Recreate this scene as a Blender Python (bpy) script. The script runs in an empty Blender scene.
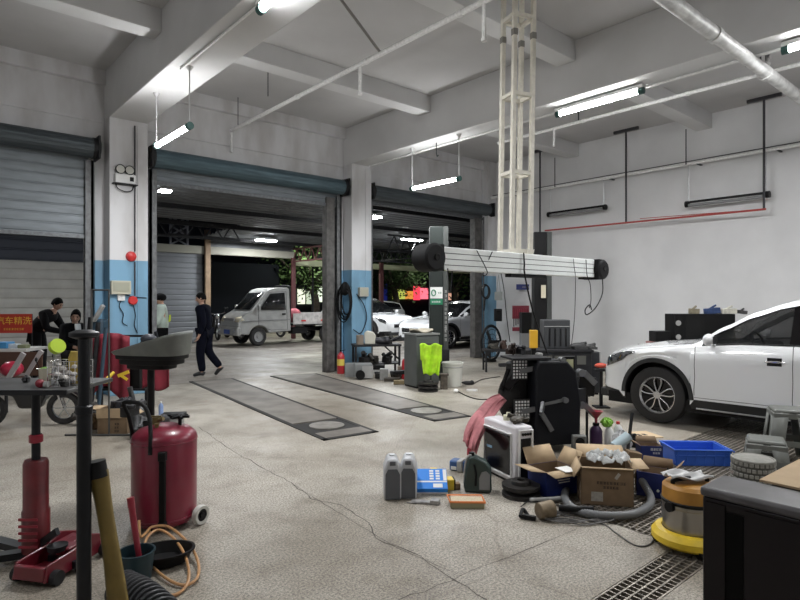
import bpy, bmesh, math, random
from mathutils import Vector, Matrix, Quaternion
random.seed(7)
C = bpy.context.scene.collection
PI = math.pi
R = math.radians
# ---------- camera constants (eye height 1.55 m, heading 41 deg right of the doorway axis)
EYE, F, YAW = 1.55, 575.0, R(41)
SY, CY = math.sin(YAW), math.cos(YAW)
def PP(px, py, d):
    l = (px-400)/F*d
    return Vector((SY*d+CY*l, CY*d-SY*l, EYE-(py-300)/F*d))
def G(px, py, z=0.0):
    d = F*(EYE-z)/(py-300.0)
    return PP(px, py, d)
def onX(px, X):
    k = (px-400)/F
    return X*(CY-SY*k)/(SY+CY*k)
def onY(px, Y):
    k = (px-400)/F
    return Y*(SY+CY*k)/(CY-SY*k)

# ---------- materials
MATS = {}
def mat(name, col, rough=.6, metal=0.0, var=0.0, vscale=8.0, bump=0.0, bscale=60.0, emit=None, estr=0.0, spec=None, coat=0.0, trans=0.0, alpha=None, col2=None, stretch=None, thr=None):
    if name in MATS: return MATS[name]
    m = bpy.data.materials.new(name); m.use_nodes = True
    n = m.node_tree.nodes; l = m.node_tree.links
    b = n['Principled BSDF']
    c = (*col, 1)
    b.inputs['Base Color'].default_value = c
    b.inputs['Roughness'].default_value = rough
    b.inputs['Metallic'].default_value = metal
    if spec is not None: b.inputs['Specular IOR Level'].default_value = spec
    if coat: b.inputs['Coat Weight'].default_value = coat; b.inputs['Coat Roughness'].default_value = .05
    if trans: b.inputs['Transmission Weight'].default_value = trans
    if alpha is not None: b.inputs['Alpha'].default_value = alpha
    if emit is not None:
        b.inputs['Emission Color'].default_value = (*emit, 1); b.inputs['Emission Strength'].default_value = estr
    tc = n.new('ShaderNodeTexCoord'); mp = n.new('ShaderNodeMapping'); l.new(tc.outputs['Object'], mp.inputs[0])
    if stretch: mp.inputs['Scale'].default_value = stretch
    if var or col2:
        t = n.new('ShaderNodeTexNoise'); t.inputs['Scale'].default_value = vscale; t.inputs['Detail'].default_value = 6
        l.new(mp.outputs[0], t.inputs['Vector'])
        rp = n.new('ShaderNodeValToRGB')
        lo, hi = thr or (.35, .68)
        rp.color_ramp.elements[0].position = lo; rp.color_ramp.elements[1].position = hi
        if col2:
            rp.color_ramp.elements[0].color = (*col2, 1); rp.color_ramp.elements[1].color = c
        else:
            rp.color_ramp.elements[0].color = (*[x*(1-var) for x in col], 1)
            rp.color_ramp.elements[1].color = (*[min(1, x*(1+var*.6)) for x in col], 1)
        l.new(t.outputs[0], rp.inputs[0]); l.new(rp.outputs[0], b.inputs['Base Color'])
    if bump:
        t2 = n.new('ShaderNodeTexNoise'); t2.inputs['Scale'].default_value = bscale; t2.inputs['Detail'].default_value = 4
        l.new(mp.outputs[0], t2.inputs['Vector'])
        bp = n.new('ShaderNodeBump'); bp.inputs['Strength'].default_value = bump; bp.inputs['Distance'].default_value = .01
        l.new(t2.outputs[0], bp.inputs['Height']); l.new(bp.outputs[0], b.inputs['Normal'])
    MATS[name] = m
    return m

def band_mat(name, lo, hi, z, rough=.6):
    """two coats of paint meeting at height z, with wear"""
    m = bpy.data.materials.new(name); m.use_nodes = True
    n = m.node_tree.nodes; l = m.node_tree.links; b = n['Principled BSDF']; b.inputs['Roughness'].default_value = rough
    g = n.new('ShaderNodeNewGeometry'); s = n.new('ShaderNodeSeparateXYZ'); l.new(g.outputs['Position'], s.inputs[0])
    mt = n.new('ShaderNodeMath'); mt.operation = 'GREATER_THAN'; mt.inputs[1].default_value = z; l.new(s.outputs['Z'], mt.inputs[0])
    mx = n.new('ShaderNodeMix'); mx.data_type = 'RGBA'; l.new(mt.outputs[0], mx.inputs['Factor'])
    mx.inputs['A'].default_value = (*lo, 1); mx.inputs['B'].default_value = (*hi, 1)
    t = n.new('ShaderNodeTexNoise'); t.inputs['Scale'].default_value = 2.5; t.inputs['Detail'].default_value = 9
    mp = n.new('ShaderNodeMapping'); mp.inputs['Scale'].default_value = (1, 1, .35); l.new(g.outputs['Position'], mp.inputs[0]); l.new(mp.outputs[0], t.inputs['Vector'])
    rp = n.new('ShaderNodeValToRGB'); rp.color_ramp.elements[0].position = .3; rp.color_ramp.elements[1].position = .6
    rp.color_ramp.elements[0].color = (.72, .7, .68, 1); rp.color_ramp.elements[1].color = (1, 1, 1, 1)
    l.new(t.outputs[0], rp.inputs[0])
    mu = n.new('ShaderNodeMix'); mu.data_type = 'RGBA'; mu.blend_type = 'MULTIPLY'; mu.inputs['Factor'].default_value = 1
    l.new(mx.outputs['Result'], mu.inputs['A']); l.new(rp.outputs[0], mu.inputs['B']); l.new(mu.outputs['Result'], b.inputs['Base Color'])
    MATS[name] = m
    return m

def floor_mat(name, base, spk, grime):
    m = bpy.data.materials.new(name); m.use_nodes = True
    n = m.node_tree.nodes; l = m.node_tree.links; b = n['Principled BSDF']
    g = n.new('ShaderNodeNewGeometry')
    def noise(sc, det, lo, hi, c0, c1, rough=.55):
        t = n.new('ShaderNodeTexNoise'); t.inputs['Scale'].default_value = sc; t.inputs['Detail'].default_value = det; t.inputs['Roughness'].default_value = rough
        l.new(g.outputs['Position'], t.inputs['Vector'])
        r = n.new('ShaderNodeValToRGB'); r.color_ramp.elements[0].position = lo; r.color_ramp.elements[1].position = hi
        r.color_ramp.elements[0].color = (*c0, 1); r.color_ramp.elements[1].color = (*c1, 1)
        l.new(t.outputs[0], r.inputs[0]); return r.outputs[0], t.outputs[0]
    def mul(a, bb, f=1):
        x = n.new('ShaderNodeMix'); x.data_type = 'RGBA'; x.blend_type = 'MULTIPLY'; x.inputs['Factor'].default_value = f
        l.new(a, x.inputs['A']); l.new(bb, x.inputs['B']); return x.outputs['Result']
    c1, _ = noise(70, 3, .40, .60, [x*spk*.85 for x in base], [min(1, x*1.6) for x in base], .9)
    c2, _ = noise(.55, 8, .36, .62, grime, (1, 1, 1))
    c3, _ = noise(3.1, 6, .30, .52, (.72, .70, .67), (1, 1, 1))
    # cracks between slabs of ground: thin voronoi edges, warped
    t = n.new('ShaderNodeTexNoise'); t.inputs['Scale'].default_value = 1.3; t.inputs['Detail'].default_value = 5; l.new(g.outputs['Position'], t.inputs['Vector'])
    mxv = n.new('ShaderNodeMix'); mxv.data_type = 'VECTOR'; mxv.inputs['Factor'].default_value = .28
    l.new(g.outputs['Position'], mxv.inputs['A']); l.new(t.outputs['Color'], mxv.inputs['B'])
    v = n.new('ShaderNodeTexVoronoi'); v.feature = 'DISTANCE_TO_EDGE'; v.inputs['Scale'].default_value = .42; l.new(mxv.outputs['Result'], v.inputs['Vector'])
    r = n.new('ShaderNodeValToRGB'); r.color_ramp.elements[0].position = .0; r.color_ramp.elements[1].position = .004
    r.color_ramp.elements[0].color = (.8, .78, .76, 1); r.color_ramp.elements[1].color = (1, 1, 1, 1); l.new(v.outputs['Distance'], r.inputs[0])
    l.new(mul(mul(mul(c1, c2), c3), r.outputs[0]), b.inputs['Base Color'])
    ro, rf = noise(1.7, 5, .3, .7, (.34, .34, .34), (.62, .62, .62)); l.new(ro, b.inputs['Roughness'])
    b.inputs['Specular IOR Level'].default_value = .45
    bp = n.new('ShaderNodeBump'); bp.inputs['Strength'].default_value = .15; bp.inputs['Distance'].default_value = .01
    t2 = n.new('ShaderNodeTexNoise'); t2.inputs['Scale'].default_value = 60; l.new(g.outputs['Position'], t2.inputs['Vector'])
    l.new(t2.outputs[0], bp.inputs['Height']); l.new(bp.outputs[0], b.inputs['Normal'])
    MATS[name] = m
    return m

# ---------- mesh builder
class MB:
    def __init__(s): s.v = []; s.f = []; s.M = Matrix(); s.mi = []; s.cur = 0
    def at(s, M): s.M = M; return s
    def slot(s, i): s.cur = i; return s
    def add(s, vs, fs):
        o = len(s.v); s.v += [s.M @ Vector(v) for v in vs]; s.f += [tuple(i+o for i in f) for f in fs]; s.mi += [s.cur]*len(fs); return s
    def box(s, c, d, rot=None, taper=None):
        x, y, z = [a/2 for a in d]; t = taper or 1.0
        pts = [(-x, -y, -z), (x, -y, -z), (x, y, -z), (-x, y, -z), (-x*t, -y*t, z), (x*t, -y*t, z), (x*t, y*t, z), (-x*t, y*t, z)]
        pts = [Vector(p) for p in pts]
        if rot is not None:
            q = rot if isinstance(rot, Matrix) else Matrix.Rotation(rot, 3, 'Z'); pts = [q @ p for p in pts]
        c = Vector(c)
        return s.add([p+c for p in pts], [(0, 3, 2, 1), (4, 5, 6, 7), (0, 1, 5, 4), (1, 2, 6, 5), (2, 3, 7, 6), (3, 0, 4, 7)])
    def b2(s, x0, x1, y0, y1, z0, z1): return s.box(((x0+x1)/2, (y0+y1)/2, (z0+z1)/2), (abs(x1-x0), abs(y1-y0), abs(z1-z0)))
    def cyl(s, p0, p1, r0, r1=None, n=16, cap=True):
        r1 = r0 if r1 is None else r1
        p0, p1 = Vector(p0), Vector(p1); q = (p1-p0).to_track_quat('Z', 'Y')
        vs = []
        for p, r in ((p0, r0), (p1, r1)):
            for i in range(n):
                a = 2*PI*i/n; vs.append(p+q @ Vector((r*math.cos(a), r*math.sin(a), 0)))
        fs = [(i, (i+1) % n, n+(i+1) % n, n+i) for i in range(n)]
        if cap: fs += [tuple(reversed(range(n))), tuple(range(n, 2*n))]
        return s.add(vs, fs)
    def bar(s, p0, p1, w, h=None, up=(0, 0, 1)):
        p0, p1 = Vector(p0), Vector(p1); h = h or w; d = (p1-p0).normalized(); u = Vector(up)
        if abs(d.dot(u)) > .98: u = Vector((0, 1, 0))
        a = d.cross(u).normalized(); b = a.cross(d).normalized()
        vs = [p+a*(w/2*i)+b*(h/2*j) for p in (p0, p1) for i, j in ((-1, -1), (1, -1), (1, 1), (-1, 1))]
        return s.add(vs, [(3, 2, 1, 0), (4, 5, 6, 7), (0, 1, 5, 4), (1, 2, 6, 5), (2, 3, 7, 6), (3, 0, 4, 7)])
    def tube(s, pts, r, n=8, closed=False):
        pts = [Vector(p) for p in pts]; N = len(pts)
        rr = r if isinstance(r, (list, tuple)) else [r]*N
        vs = []; prev = None
        for i, p in enumerate(pts):
            if closed: d = pts[(i+1) % N]-pts[i-1]
            else: d = pts[min(i+1, N-1)]-pts[max(i-1, 0)]
            if d.length < 1e-9: d = Vector((0, 0, 1))
            d.normalize()
            if prev is None: u = d.orthogonal().normalized()
            else:
                u = prev-d*prev.dot(d)
                u = d.orthogonal().normalized() if u.length < 1e-6 else u.normalized()
            prev = u; w = d.cross(u)
            for k in range(n):
                a = 2*PI*k/n; vs.append(p+(u*math.cos(a)+w*math.sin(a))*rr[i])
        fs = []
        for i in range(N if closed else N-1):
            a, b = i*n, ((i+1) % N)*n
            fs += [(a+k, a+(k+1) % n, b+(k+1) % n, b+k) for k in range(n)]
        if not closed: fs += [tuple(reversed(range(n))), tuple(range((N-1)*n, N*n))]
        return s.add(vs, fs)
    def lathe(s, prof, n=24, axis='Z', c=(0, 0, 0), a0=0, a1=2*PI, sx=1, sy=1):
        vs = []; full = abs(a1-a0-2*PI) < 1e-6; m = n if full else n+1; c = Vector(c)
        for r, z in prof:
            for i in range(m):
                a = a0+(a1-a0)*i/n; x, y = r*math.cos(a)*sx, r*math.sin(a)*sy
                v = {'Z': (x, y, z), 'X': (z, x, y), 'Y': (x, z, y)}[axis]; vs.append(Vector(v)+c)
        fs = []
        for j in range(len(prof)-1):
            for i in range(n):
                k = (i+1) % m if full else i+1
                f = (j*m+i, j*m+k, (j+1)*m+k, (j+1)*m+i); fs.append(f if axis != 'Y' else f[::-1])
        return s.add(vs, fs)
    def prism(s, poly, a, b, plane='XY'):
        def P(u, v, w): return {'XY': (u, v, w), 'XZ': (u, w, v), 'YZ': (w, u, v)}[plane]
        n = len(poly)
        vs = [P(u, v, a) for u, v in poly]+[P(u, v, b) for u, v in poly]
        return s.add(vs, [tuple(reversed(range(n))), tuple(range(n, 2*n))]+[(i, (i+1) % n, n+(i+1) % n, n+i) for i in range(n)])
    def sph(s, c, r, sx=1, sy=1, sz=1, n=16, m=10):
        c = Vector(c)
        pr = [(max(1e-4, math.sin(PI*j/m)), -math.cos(PI*j/m)) for j in range(m+1)]
        vs = []
        for rr, z in pr:
            for i in range(n):
                a = 2*PI*i/n; vs.append(c+Vector((rr*math.cos(a)*sx*r, rr*math.sin(a)*sy*r, z*sz*r)))
        fs = [(j*n+i, j*n+(i+1) % n, (j+1)*n+(i+1) % n, (j+1)*n+i) for j in range(m) for i in range(n)]
        return s.add(vs, fs)
    def grid(s, fn, nu, nv):
        vs = [fn(i/nu, j/nv) for j in range(nv+1) for i in range(nu+1)]
        return s.add(vs, [(j*(nu+1)+i, j*(nu+1)+i+1, (j+1)*(nu+1)+i+1, (j+1)*(nu+1)+i) for j in range(nv) for i in range(nu)])
    def mesh(s, name, mats, smooth=True, ang=35):
        me = bpy.data.meshes.new(name); me.from_pydata([tuple(v) for v in s.v], [], s.f)
        for m in (mats if isinstance(mats, (list, tuple)) else [mats]): me.materials.append(m)
        for p, i in zip(me.polygons, s.mi): p.material_index = i
        bm = bmesh.new(); bm.from_mesh(me); bmesh.ops.remove_doubles(bm, verts=bm.verts, dist=1e-6)
        bmesh.ops.recalc_face_normals(bm, faces=bm.faces); bm.to_mesh(me); bm.free()
        if smooth:
            for p in me.polygons: p.use_smooth = True
            me.set_sharp_from_angle(angle=R(ang))
        me.update(); return me

def link(name, me, parent=None, bevel=0, solid=0, sub=0):
    o = bpy.data.objects.new(name, me); C.objects.link(o)
    if parent: o.parent = parent
    if solid: md = o.modifiers.new('s', 'SOLIDIFY'); md.thickness = solid; md.offset = 0
    if bevel: md = o.modifiers.new('b', 'BEVEL'); md.width = bevel; md.segments = 2; md.limit_method = 'ANGLE'; md.angle_limit = R(40)
    if sub: md = o.modifiers.new('u', 'SUBSURF'); md.levels = sub; md.render_levels = sub
    return o
def tag(o, label=None, cat=None, group=None, kind=None):
    if label: o['label'] = label
    if cat: o['category'] = cat
    if group: o['group'] = group
    if kind: o['kind'] = kind
    return o
def thing(name, label, cat, loc=(0, 0, 0), rz=0, group=None, kind=None):
    o = bpy.data.objects.new(name, None); C.objects.link(o); o.empty_display_size = .1
    o.location = loc; o.rotation_euler = (0, 0, rz); return tag(o, label, cat, group, kind)
def part(name, mb, m, parent, label=None, bevel=0, solid=0, sub=0, smooth=True, ang=35):
    o = link(name, mb.mesh(name, m, smooth, ang), parent, bevel, solid, sub)
    if label: o['label'] = label
    return o
def solo(name, mb, m, label, cat, loc=(0, 0, 0), rz=0, group=None, bevel=0, solid=0, sub=0, kind=None, ang=35):
    o = link(name, mb.mesh(name, m, True, ang), None, bevel, solid, sub)
    o.location = loc; o.rotation_euler = (0, 0, rz); return tag(o, label, cat, group, kind)
def struct(name, mb, m, bevel=0, label=None):
    o = link(name, mb.mesh(name, m), None, bevel); o['kind'] = 'structure'
    if label: o['label'] = label
    return o
def dup(root, loc=None, rz=None, label=None, group=None):
    r = root.copy(); C.objects.link(r)
    if loc is not None: r.location = loc
    if rz is not None: r.rotation_euler = (0, 0, rz)
    if label: r['label'] = label
    if group: r['group'] = group
    for ch in list(root.children):
        c = ch.copy(); C.objects.link(c); c.parent = r
        for g in ch.children:
            d = g.copy(); C.objects.link(d); d.parent = c
    return r
def curve(pts, n=8):
    """catmull-rom through points"""
    P = [Vector(p) for p in pts]; P = [P[0]*2-P[1]]+P+[P[-1]*2-P[-2]]; out = []
    for i in range(1, len(P)-2):
        for k in range(n):
            t = k/n; a, b, c, d = P[i-1], P[i], P[i+1], P[i+2]
            out.append(.5*((2*b)+(-a+c)*t+(2*a-5*b+4*c-d)*t*t+(-a+3*b-3*c+d)*t**3))
    out.append(P[-2]); return out
def textmb(txt, size, M, depth=.001, align='CENTER'):
    cu = bpy.data.curves.new('t', 'FONT'); cu.body = txt; cu.size = size; cu.extrude = depth; cu.align_x = align; cu.align_y = 'CENTER'; cu.resolution_u = 2
    o = bpy.data.objects.new('t', cu); C.objects.link(o)
    bpy.context.view_layer.update()
    me = o.to_mesh(); mb = MB(); mb.M = M
    mb.add([v.co.copy() for v in me.vertices], [tuple(p.vertices) for p in me.polygons])
    o.to_mesh_clear(); bpy.data.objects.remove(o); bpy.data.curves.remove(cu)
    return mb
def TM(loc, rx=0, ry=0, rz=0): return Matrix.Translation(loc) @ Matrix.Rotation(rz, 4, 'Z') @ Matrix.Rotation(ry, 4, 'Y') @ Matrix.Rotation(rx, 4, 'X')

# ---------- palette
white_wall = mat('wall_white', (.70, .70, .705), .75, var=.07, vscale=1.2, bump=.05, bscale=30)
ceil_m = mat('ceiling_paint', (.52, .515, .515), .85, var=.10, vscale=.8)
beam_m = mat('beam_paint', (.62, .62, .62), .8, var=.08, vscale=1.0)
col_m = band_mat('column_paint', (.19, .37, .53), (.66, .66, .67), 2.2)
shutter_g = mat('shutter_grey', (.20, .225, .245), .5, .2, var=.2, vscale=2, stretch=(1, 1, 6))
shutter_d = mat('shutter_dark', (.035, .04, .055), .5, .3)
shutter_w = mat('shutter_warm', (.40, .39, .36), .55, .1, var=.1, vscale=3)
tube_blue = mat('roller_blue', (.085, .135, .16), .45, .3, var=.25, vscale=6, stretch=(.4, 4, 4))
tube_dark = mat('roller_dark', (.07, .085, .095), .45, .3, var=.25, vscale=6, stretch=(.4, 4, 4))
steel_d = mat('steel_dark', (.022, .022, .024), .55, .1, var=.3, vscale=20, spec=.25)
black_p = mat('black_plastic', (.005, .005, .0055), .5, spec=.25)
black_g = mat('black_gloss', (.004, .0035, .004), .15, spec=.4)
rubber = mat('rubber', (.010, .010, .010), .75, bump=.1, bscale=80)
chrome = mat('chrome', (.75, .75, .76), .18, 1.0)
alu = mat('aluminium', (.55, .56, .57), .35, .85, var=.1, vscale=25)
grey_p = mat('grey_plastic', (.22, .225, .23), .5)
lgrey_p = mat('light_grey_plastic', (.36, .36, .35), .5, var=.08, vscale=9)
white_p = mat('white_plastic', (.75, .75, .74), .4)
red_p = mat('red_paint', (.28, .018, .035), .35, var=.15, vscale=8, coat=.3)
red_b = mat('red_bright', (.55, .03, .03), .4)
cream = mat('cream_steel', (.72, .69, .60), .5, var=.10, vscale=14)
cardb = mat('cardboard', (.215, .145, .085), .85, var=.10, vscale=14)
cardi = mat('cardboard_inside', (.50, .37, .23), .85, var=.08, vscale=14)
blue_c = mat('carton_blue', (.010, .022, .14), .5, var=.1, vscale=10)
ink = mat('ink', (.03, .02, .02), .7)
paper = mat('paper', (.78, .78, .76), .7)
yellow = mat('yellow_plastic', (.75, .52, .03), .45, var=.12, vscale=12)
# ================= SETTING =================
YF, Y0, Y1 = 10.35, 10.04, 10.62      # wall plane above the openings, columns' front and back
ZC, ZB = 5.3, 4.5
XR, XL, YB = 12.3, -3.6, -4.2
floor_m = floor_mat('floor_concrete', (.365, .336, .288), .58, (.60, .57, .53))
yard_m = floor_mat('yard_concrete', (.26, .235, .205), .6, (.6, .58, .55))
# floor with a cut-out for the grating channels
def rects(x0, x1, y0, y1, holes):
    xs = sorted({x0, x1, *[h[0] for h in holes], *[h[1] for h in holes]}); ys = sorted({y0, y1, *[h[2] for h in holes], *[h[3] for h in holes]})
    for i in range(len(xs)-1):
        for j in range(len(ys)-1):
            cx, cy = (xs[i]+xs[i+1])/2, (ys[j]+ys[j+1])/2
            if not any(h[0] < cx < h[1] and h[2] < cy < h[3] for h in holes): yield xs[i], xs[i+1], ys[j], ys[j+1]
GA = (1.2, 3.72, 1.36, 1.60)
GB = (3.72, 8.6, 1.55, 2.75)
m = MB()
for r in rects(XL, XR, YB, Y1, [GA, GB]):
    m.add([(r[0], r[2], 0), (r[1], r[2], 0), (r[1], r[3], 0), (r[0], r[3], 0)], [(0, 1, 2, 3)])
for (a, b, c, d) in (GA, GB):
    m.add([(a, c, 0), (b, c, 0), (b, d, 0), (a, d, 0), (a, c, -.25), (b, c, -.25), (b, d, -.25), (a, d, -.25)], [(0, 1, 5, 4), (1, 2, 6, 5), (2, 3, 7, 6), (3, 0, 4, 7), (4, 5, 6, 7)])
struct('floor', m, floor_m)
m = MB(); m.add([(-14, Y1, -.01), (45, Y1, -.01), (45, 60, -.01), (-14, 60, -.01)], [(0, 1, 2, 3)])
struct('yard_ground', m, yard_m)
m = MB().b2(XL, XR, YB, Y1, ZC, ZC+.15); struct('ceiling', m, ceil_m)
m = MB().b2(XR, XR+.2, YB, Y1, 0, ZC); struct('wall_right', m, white_wall)
m = MB().b2(XL-.2, XL, YB, Y1, 0, ZC); struct('wall_left', m, white_wall)
m = MB().b2(XL, XR, YB-.2, YB, 0, ZC); struct('wall_back', m, white_wall)
# front wall above openings, with the shallow ledges
m = MB()
for a, b in ((XL, 2.54), (3.13, 7.35), (7.88, 12.3)):
    m.b2(a, b, YF, YF+.2, 3.82, ZC)
    m.b2(a, b, YF-.10, YF, 5.07, ZC)
    m.b2(a, b, YF-.025, YF, 4.46, 4.50)
m.b2(2.40, 2.54, YF, YF+.2, 0, 3.82); m.b2(3.13, 3.2, YF, YF+.2, 0, 3.82); m.b2(7.22, 7.35, YF, YF+.2, 0, 3.82); m.b2(7.88, 7.95, YF, YF+.2, 0, 3.82)
m.b2(12.02, 12.3, YF, YF+.2, 0, 3.82)
struct('wall_front', m, col_m)
for a, b in ((2.54, 3.13), (7.35, 7.88)):
    m = MB().b2(a, b, Y0, Y1, 0, ZB); m.b2(b-.17, b, Y0-.012, Y0, 0, ZB-.06)
    struct('column', m, col_m, bevel=.012)
    m = MB().b2(a, b, YB, Y0, ZB, ZC); m.b2(a, b, Y0, Y1, ZB, ZC)
    struct('ceiling_beam', m, beam_m, bevel=.01)
m = MB().b2(11.95, XR, Y0+.1, Y1, 0, ZC); struct('column', m, col_m)
for yc in (7.75, 4.75, 1.75, -1.25):
    for a, b in ((XL, 2.54), (3.13, 7.35), (7.88, XR)):
        m = MB().b2(a, b, yc-.15, yc+.15, 5.0, ZC); struct('ceiling_crossbeam', m, beam_m, bevel=.008)
# gratings
gm = mat('grating_steel', (.30, .27, .23), .5, .6, var=.35, vscale=18)
def grating(x0, x1, y0, y1, label):
    m = MB()
    nx = int((x1-x0)/.045)
    for i in range(nx+1):
        x = x0+(x1-x0)*i/nx; m.b2(x-.004, x+.004, y0, y1, -.022, -.002)
    ny = max(2, int((y1-y0)/.045))
    for j in range(ny+1):
        y = y0+(y1-y0)*j/ny; m.b2(x0, x1, y-.005, y+.005, -.028, 0.0)
    solo('floor_grating', m, gm, label, 'floor grating', group='steel floor gratings')
grating(GA[0]+.02, GA[1], GA[2]+.01, GA[3]-.01, 'narrow steel drain grating running past the vacuum cleaner and black cabinet')
grating(GB[0]+.01, 6.1, GB[2]+.01, GB[3]-.01, 'wide steel floor grating under the cardboard boxes and blue crate')
grating(6.12, GB[1]-.01, GB[2]+.01, GB[3]-.01, 'wide steel floor grating reaching under the white car')
# the two long turntable plates let into the floor
plate_m = mat('plate_steel', (.205, .185, .162), .55, .25, var=.35, vscale=2.2, bump=.1, bscale=20)
groove = mat('groove', (.012, .011, .010), .7)
def quadmb(m, P, z0, z1):
    m.add([(p[0], p[1], z0) for p in P]+[(p[0], p[1], z1) for p in P], [(3, 2, 1, 0), (4, 5, 6, 7), (0, 1, 5, 4), (1, 2, 6, 5), (2, 3, 7, 6), (3, 0, 4, 7)])
def runway(P, label):
    P = [Vector((p[0], p[1])) for p in P]     # near-left, near-right, far-right, far-left
    t = thing('alignment_plate', label, 'floor plate', (P[0].x, P[0].y, 0), 0, 'long steel alignment plates in the floor')
    O = P[0]; L = [p-O for p in P]
    def lerp(u, v): return (L[0].lerp(L[3], v)).lerp(L[1].lerp(L[2], v), u)
    m = MB()
    for a, b in ((0, 1), (1, 2), (2, 3), (3, 0)):
        d = (L[b]-L[a]).normalized()*.03; m.bar((*(L[a]-d), .004), (*(L[b]+d), .004), .06, .012)
    part('frame', m, groove, t)
    m = MB(); quadmb(m, [lerp(.04, .17), lerp(.96, .17), lerp(.96, .995), lerp(.04, .995)], 0, .012)
    part('cover_sheet', m, plate_m, t)
    m = MB(); quadmb(m, [lerp(.04, .005), lerp(.96, .005), lerp(.96, .055), lerp(.04, .055)], 0, .014); part('end_sheet', m, plate_m, t)
    c = lerp(.5, .11); m = MB(); quadmb(m, [lerp(.03, .058), lerp(.97, .058), lerp(.97, .165), lerp(.03, .165)], 0, .006); part('pit', m, groove, t)
    m = MB().lathe([(0, .022), (.20, .022), (.215, .018), (.215, .004)], 32, c=(c.x, c.y, 0)); part('turntable', m, mat('turntable', (.25, .235, .21), .5, .3, var=.25, vscale=9), t)
runway([G(325, 440), G(375, 432), G(232, 379), G(191, 382)], 'long dark steel floor plate nearer the red tank, turntable at its near end')
runway([G(435, 421), G(468, 416.5), G(316, 374), G(272, 376.5)], 'long dark steel floor plate nearer the grey cabinet and lift post')

def crack(pts, w, nm='floor_crack'):
    c = [G(x, y) for x, y in pts]; rd = random.Random(int(pts[0][0])); P = []
    for a, b in zip(c, c[1:]):
        n = max(1, int((b-a).length/.08))
        for i in range(n):
            q = a.lerp(b, i/n); P.append(q+Vector((rd.gauss(0, w*2.2), rd.gauss(0, w*2.2), 0)))
    P.append(c[-1]); vs = []
    for i, q in enumerate(P):
        d = (P[min(i+1, len(P)-1)]-P[max(0, i-1)]).normalized(); s_ = Vector((-d.y, d.x, 0))*w*(.5+rd.random()); vs += [(q.x-s_.x, q.y-s_.y, .0012), (q.x+s_.x, q.y+s_.y, .0012)]
    struct(nm, MB().add(vs, [(2*i, 2*i+1, 2*i+3, 2*i+2) for i in range(len(P)-1)]), mat('crack_dark', (.07, .06, .052), .9))
crack([(198, 427), (233, 451), (259, 466), (292, 483), (312, 499), (342, 505), (369, 523), (377, 538), (421, 556), (456, 582), (500, 608)], .0035)
crack([(292, 484), (347, 518), (395, 547), (456, 573)], .0018)
crack([(395, 602), (451, 580), (500, 560), (577, 529)], .0025)
crack([(233, 451), (310, 441), (330, 436)], .0018)
crack([(600, 519), (640, 532), (654, 537)], .004)

# ---------- roller shutters
def slats(m, x0, x1, z0, z1, y, pitch=.075, dep=.012):
    n = max(2, round((z1-z0)/pitch)); h = (z1-z0)/n; pts = []
    for i in range(n):
        z = z0+i*h
        for f, dy in ((0, dep), (.10, dep), (.16, 0), (.5, -.35*dep), (.92, 0)): pts.append((z+f*h, y+dy))
    pts.append((z1, y+dep))
    vs = [(x, yy, zz) for zz, yy in pts for x in (x0, x1)]
    m.add(vs, [(2*i, 2*i+1, 2*i+3, 2*i+2) for i in range(len(pts)-1)])
def shutter(n, x0, x1, zb, tm, cm, label, rails=True, rx0=None, rx1=None):
    t = thing('door_%d' % n, label, None, ((x0+x1)/2, YF, 0), 0, None, 'structure'); w = (x1-x0)/2
    m = MB()
    prof = [(.16, -w+.05), (.16, w-.05)]
    nn = 40; vs = []
    for xx in (-w+.06, w-.06):
        for i in range(nn): a = 2*PI*i/nn; r = .155+(.006 if i % 2 else 0); vs.append((xx, -.17+r*math.cos(a), 3.98+r*math.sin(a)))
    m.add(vs, [(i, (i+1) % nn, nn+(i+1) % nn, nn+i) for i in range(nn)]+[tuple(range(nn)), tuple(range(nn, 2*nn))])
    part('roller_tube', m, tm, t)
    for s in (-1, 1):
        m = MB().box((s*(w-.03), -.17, 3.98), (.03, .36, .36)); m.cyl((s*(w-.1), -.17, 3.98), (s*(w), -.17, 3.98), .17)
        part('end_bracket', m, steel_d, t)
    if zb < 3.8:
        m = MB(); slats(m, -w+.12, w-.12, zb+.06, 3.95, -.02, .145 if n == 1 else .085, .010); part('curtain', m, cm, t)
        m = MB().b2(-w+.1, w-.1, -.05, .01, zb, zb+.06); part('bottom_bar', m, mat('bar_steel', (.16, .17, .18), .5, .5, var=.3, vscale=20), t)
    for s in (-1, 1):
        m = MB(); x = s*(w-.12); m.b2(x-.06, x+.06, -.09, -.065, 0, 3.8); m.b2(x-.06, x+.06, .025, .05, 0, 3.8); m.b2(x+s*.04-.02, x+s*.04+.02, -.09, .05, 0, 3.8)
        part('guide_rail', m, mat('rail_steel', (.17, .175, .18), .55, .4, var=.3, vscale=12), t)
def side_post(x0, x1, label):
    o = struct('door_post', MB().b2(x0, x1, YF-.08, YF+.10, 0, 3.75), mat('side_post', (.13, .125, .12), .6, .3, var=.35, vscale=9), bevel=.01, label=label)
side_post(6.86, 7.07, 'wide steel post closing the right side of the middle opening'); side_post(11.58, 11.86, 'wide steel post closing the right side of the right opening')
shutter(1, -2.0, 2.42, 2.54, tube_dark, shutter_g, 'left roller shutter half lowered, grey slats')
shutter(2, 3.17, 7.30, 3.56, tube_blue, shutter_g, 'middle roller shutter rolled nearly all the way up')
shutter(3, 7.92, 12.1, 3.72, tube_dark, mat('shutter_mid', (.16, .17, .18), .5, .3), 'right roller shutter rolled up under its dark tube')

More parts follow.
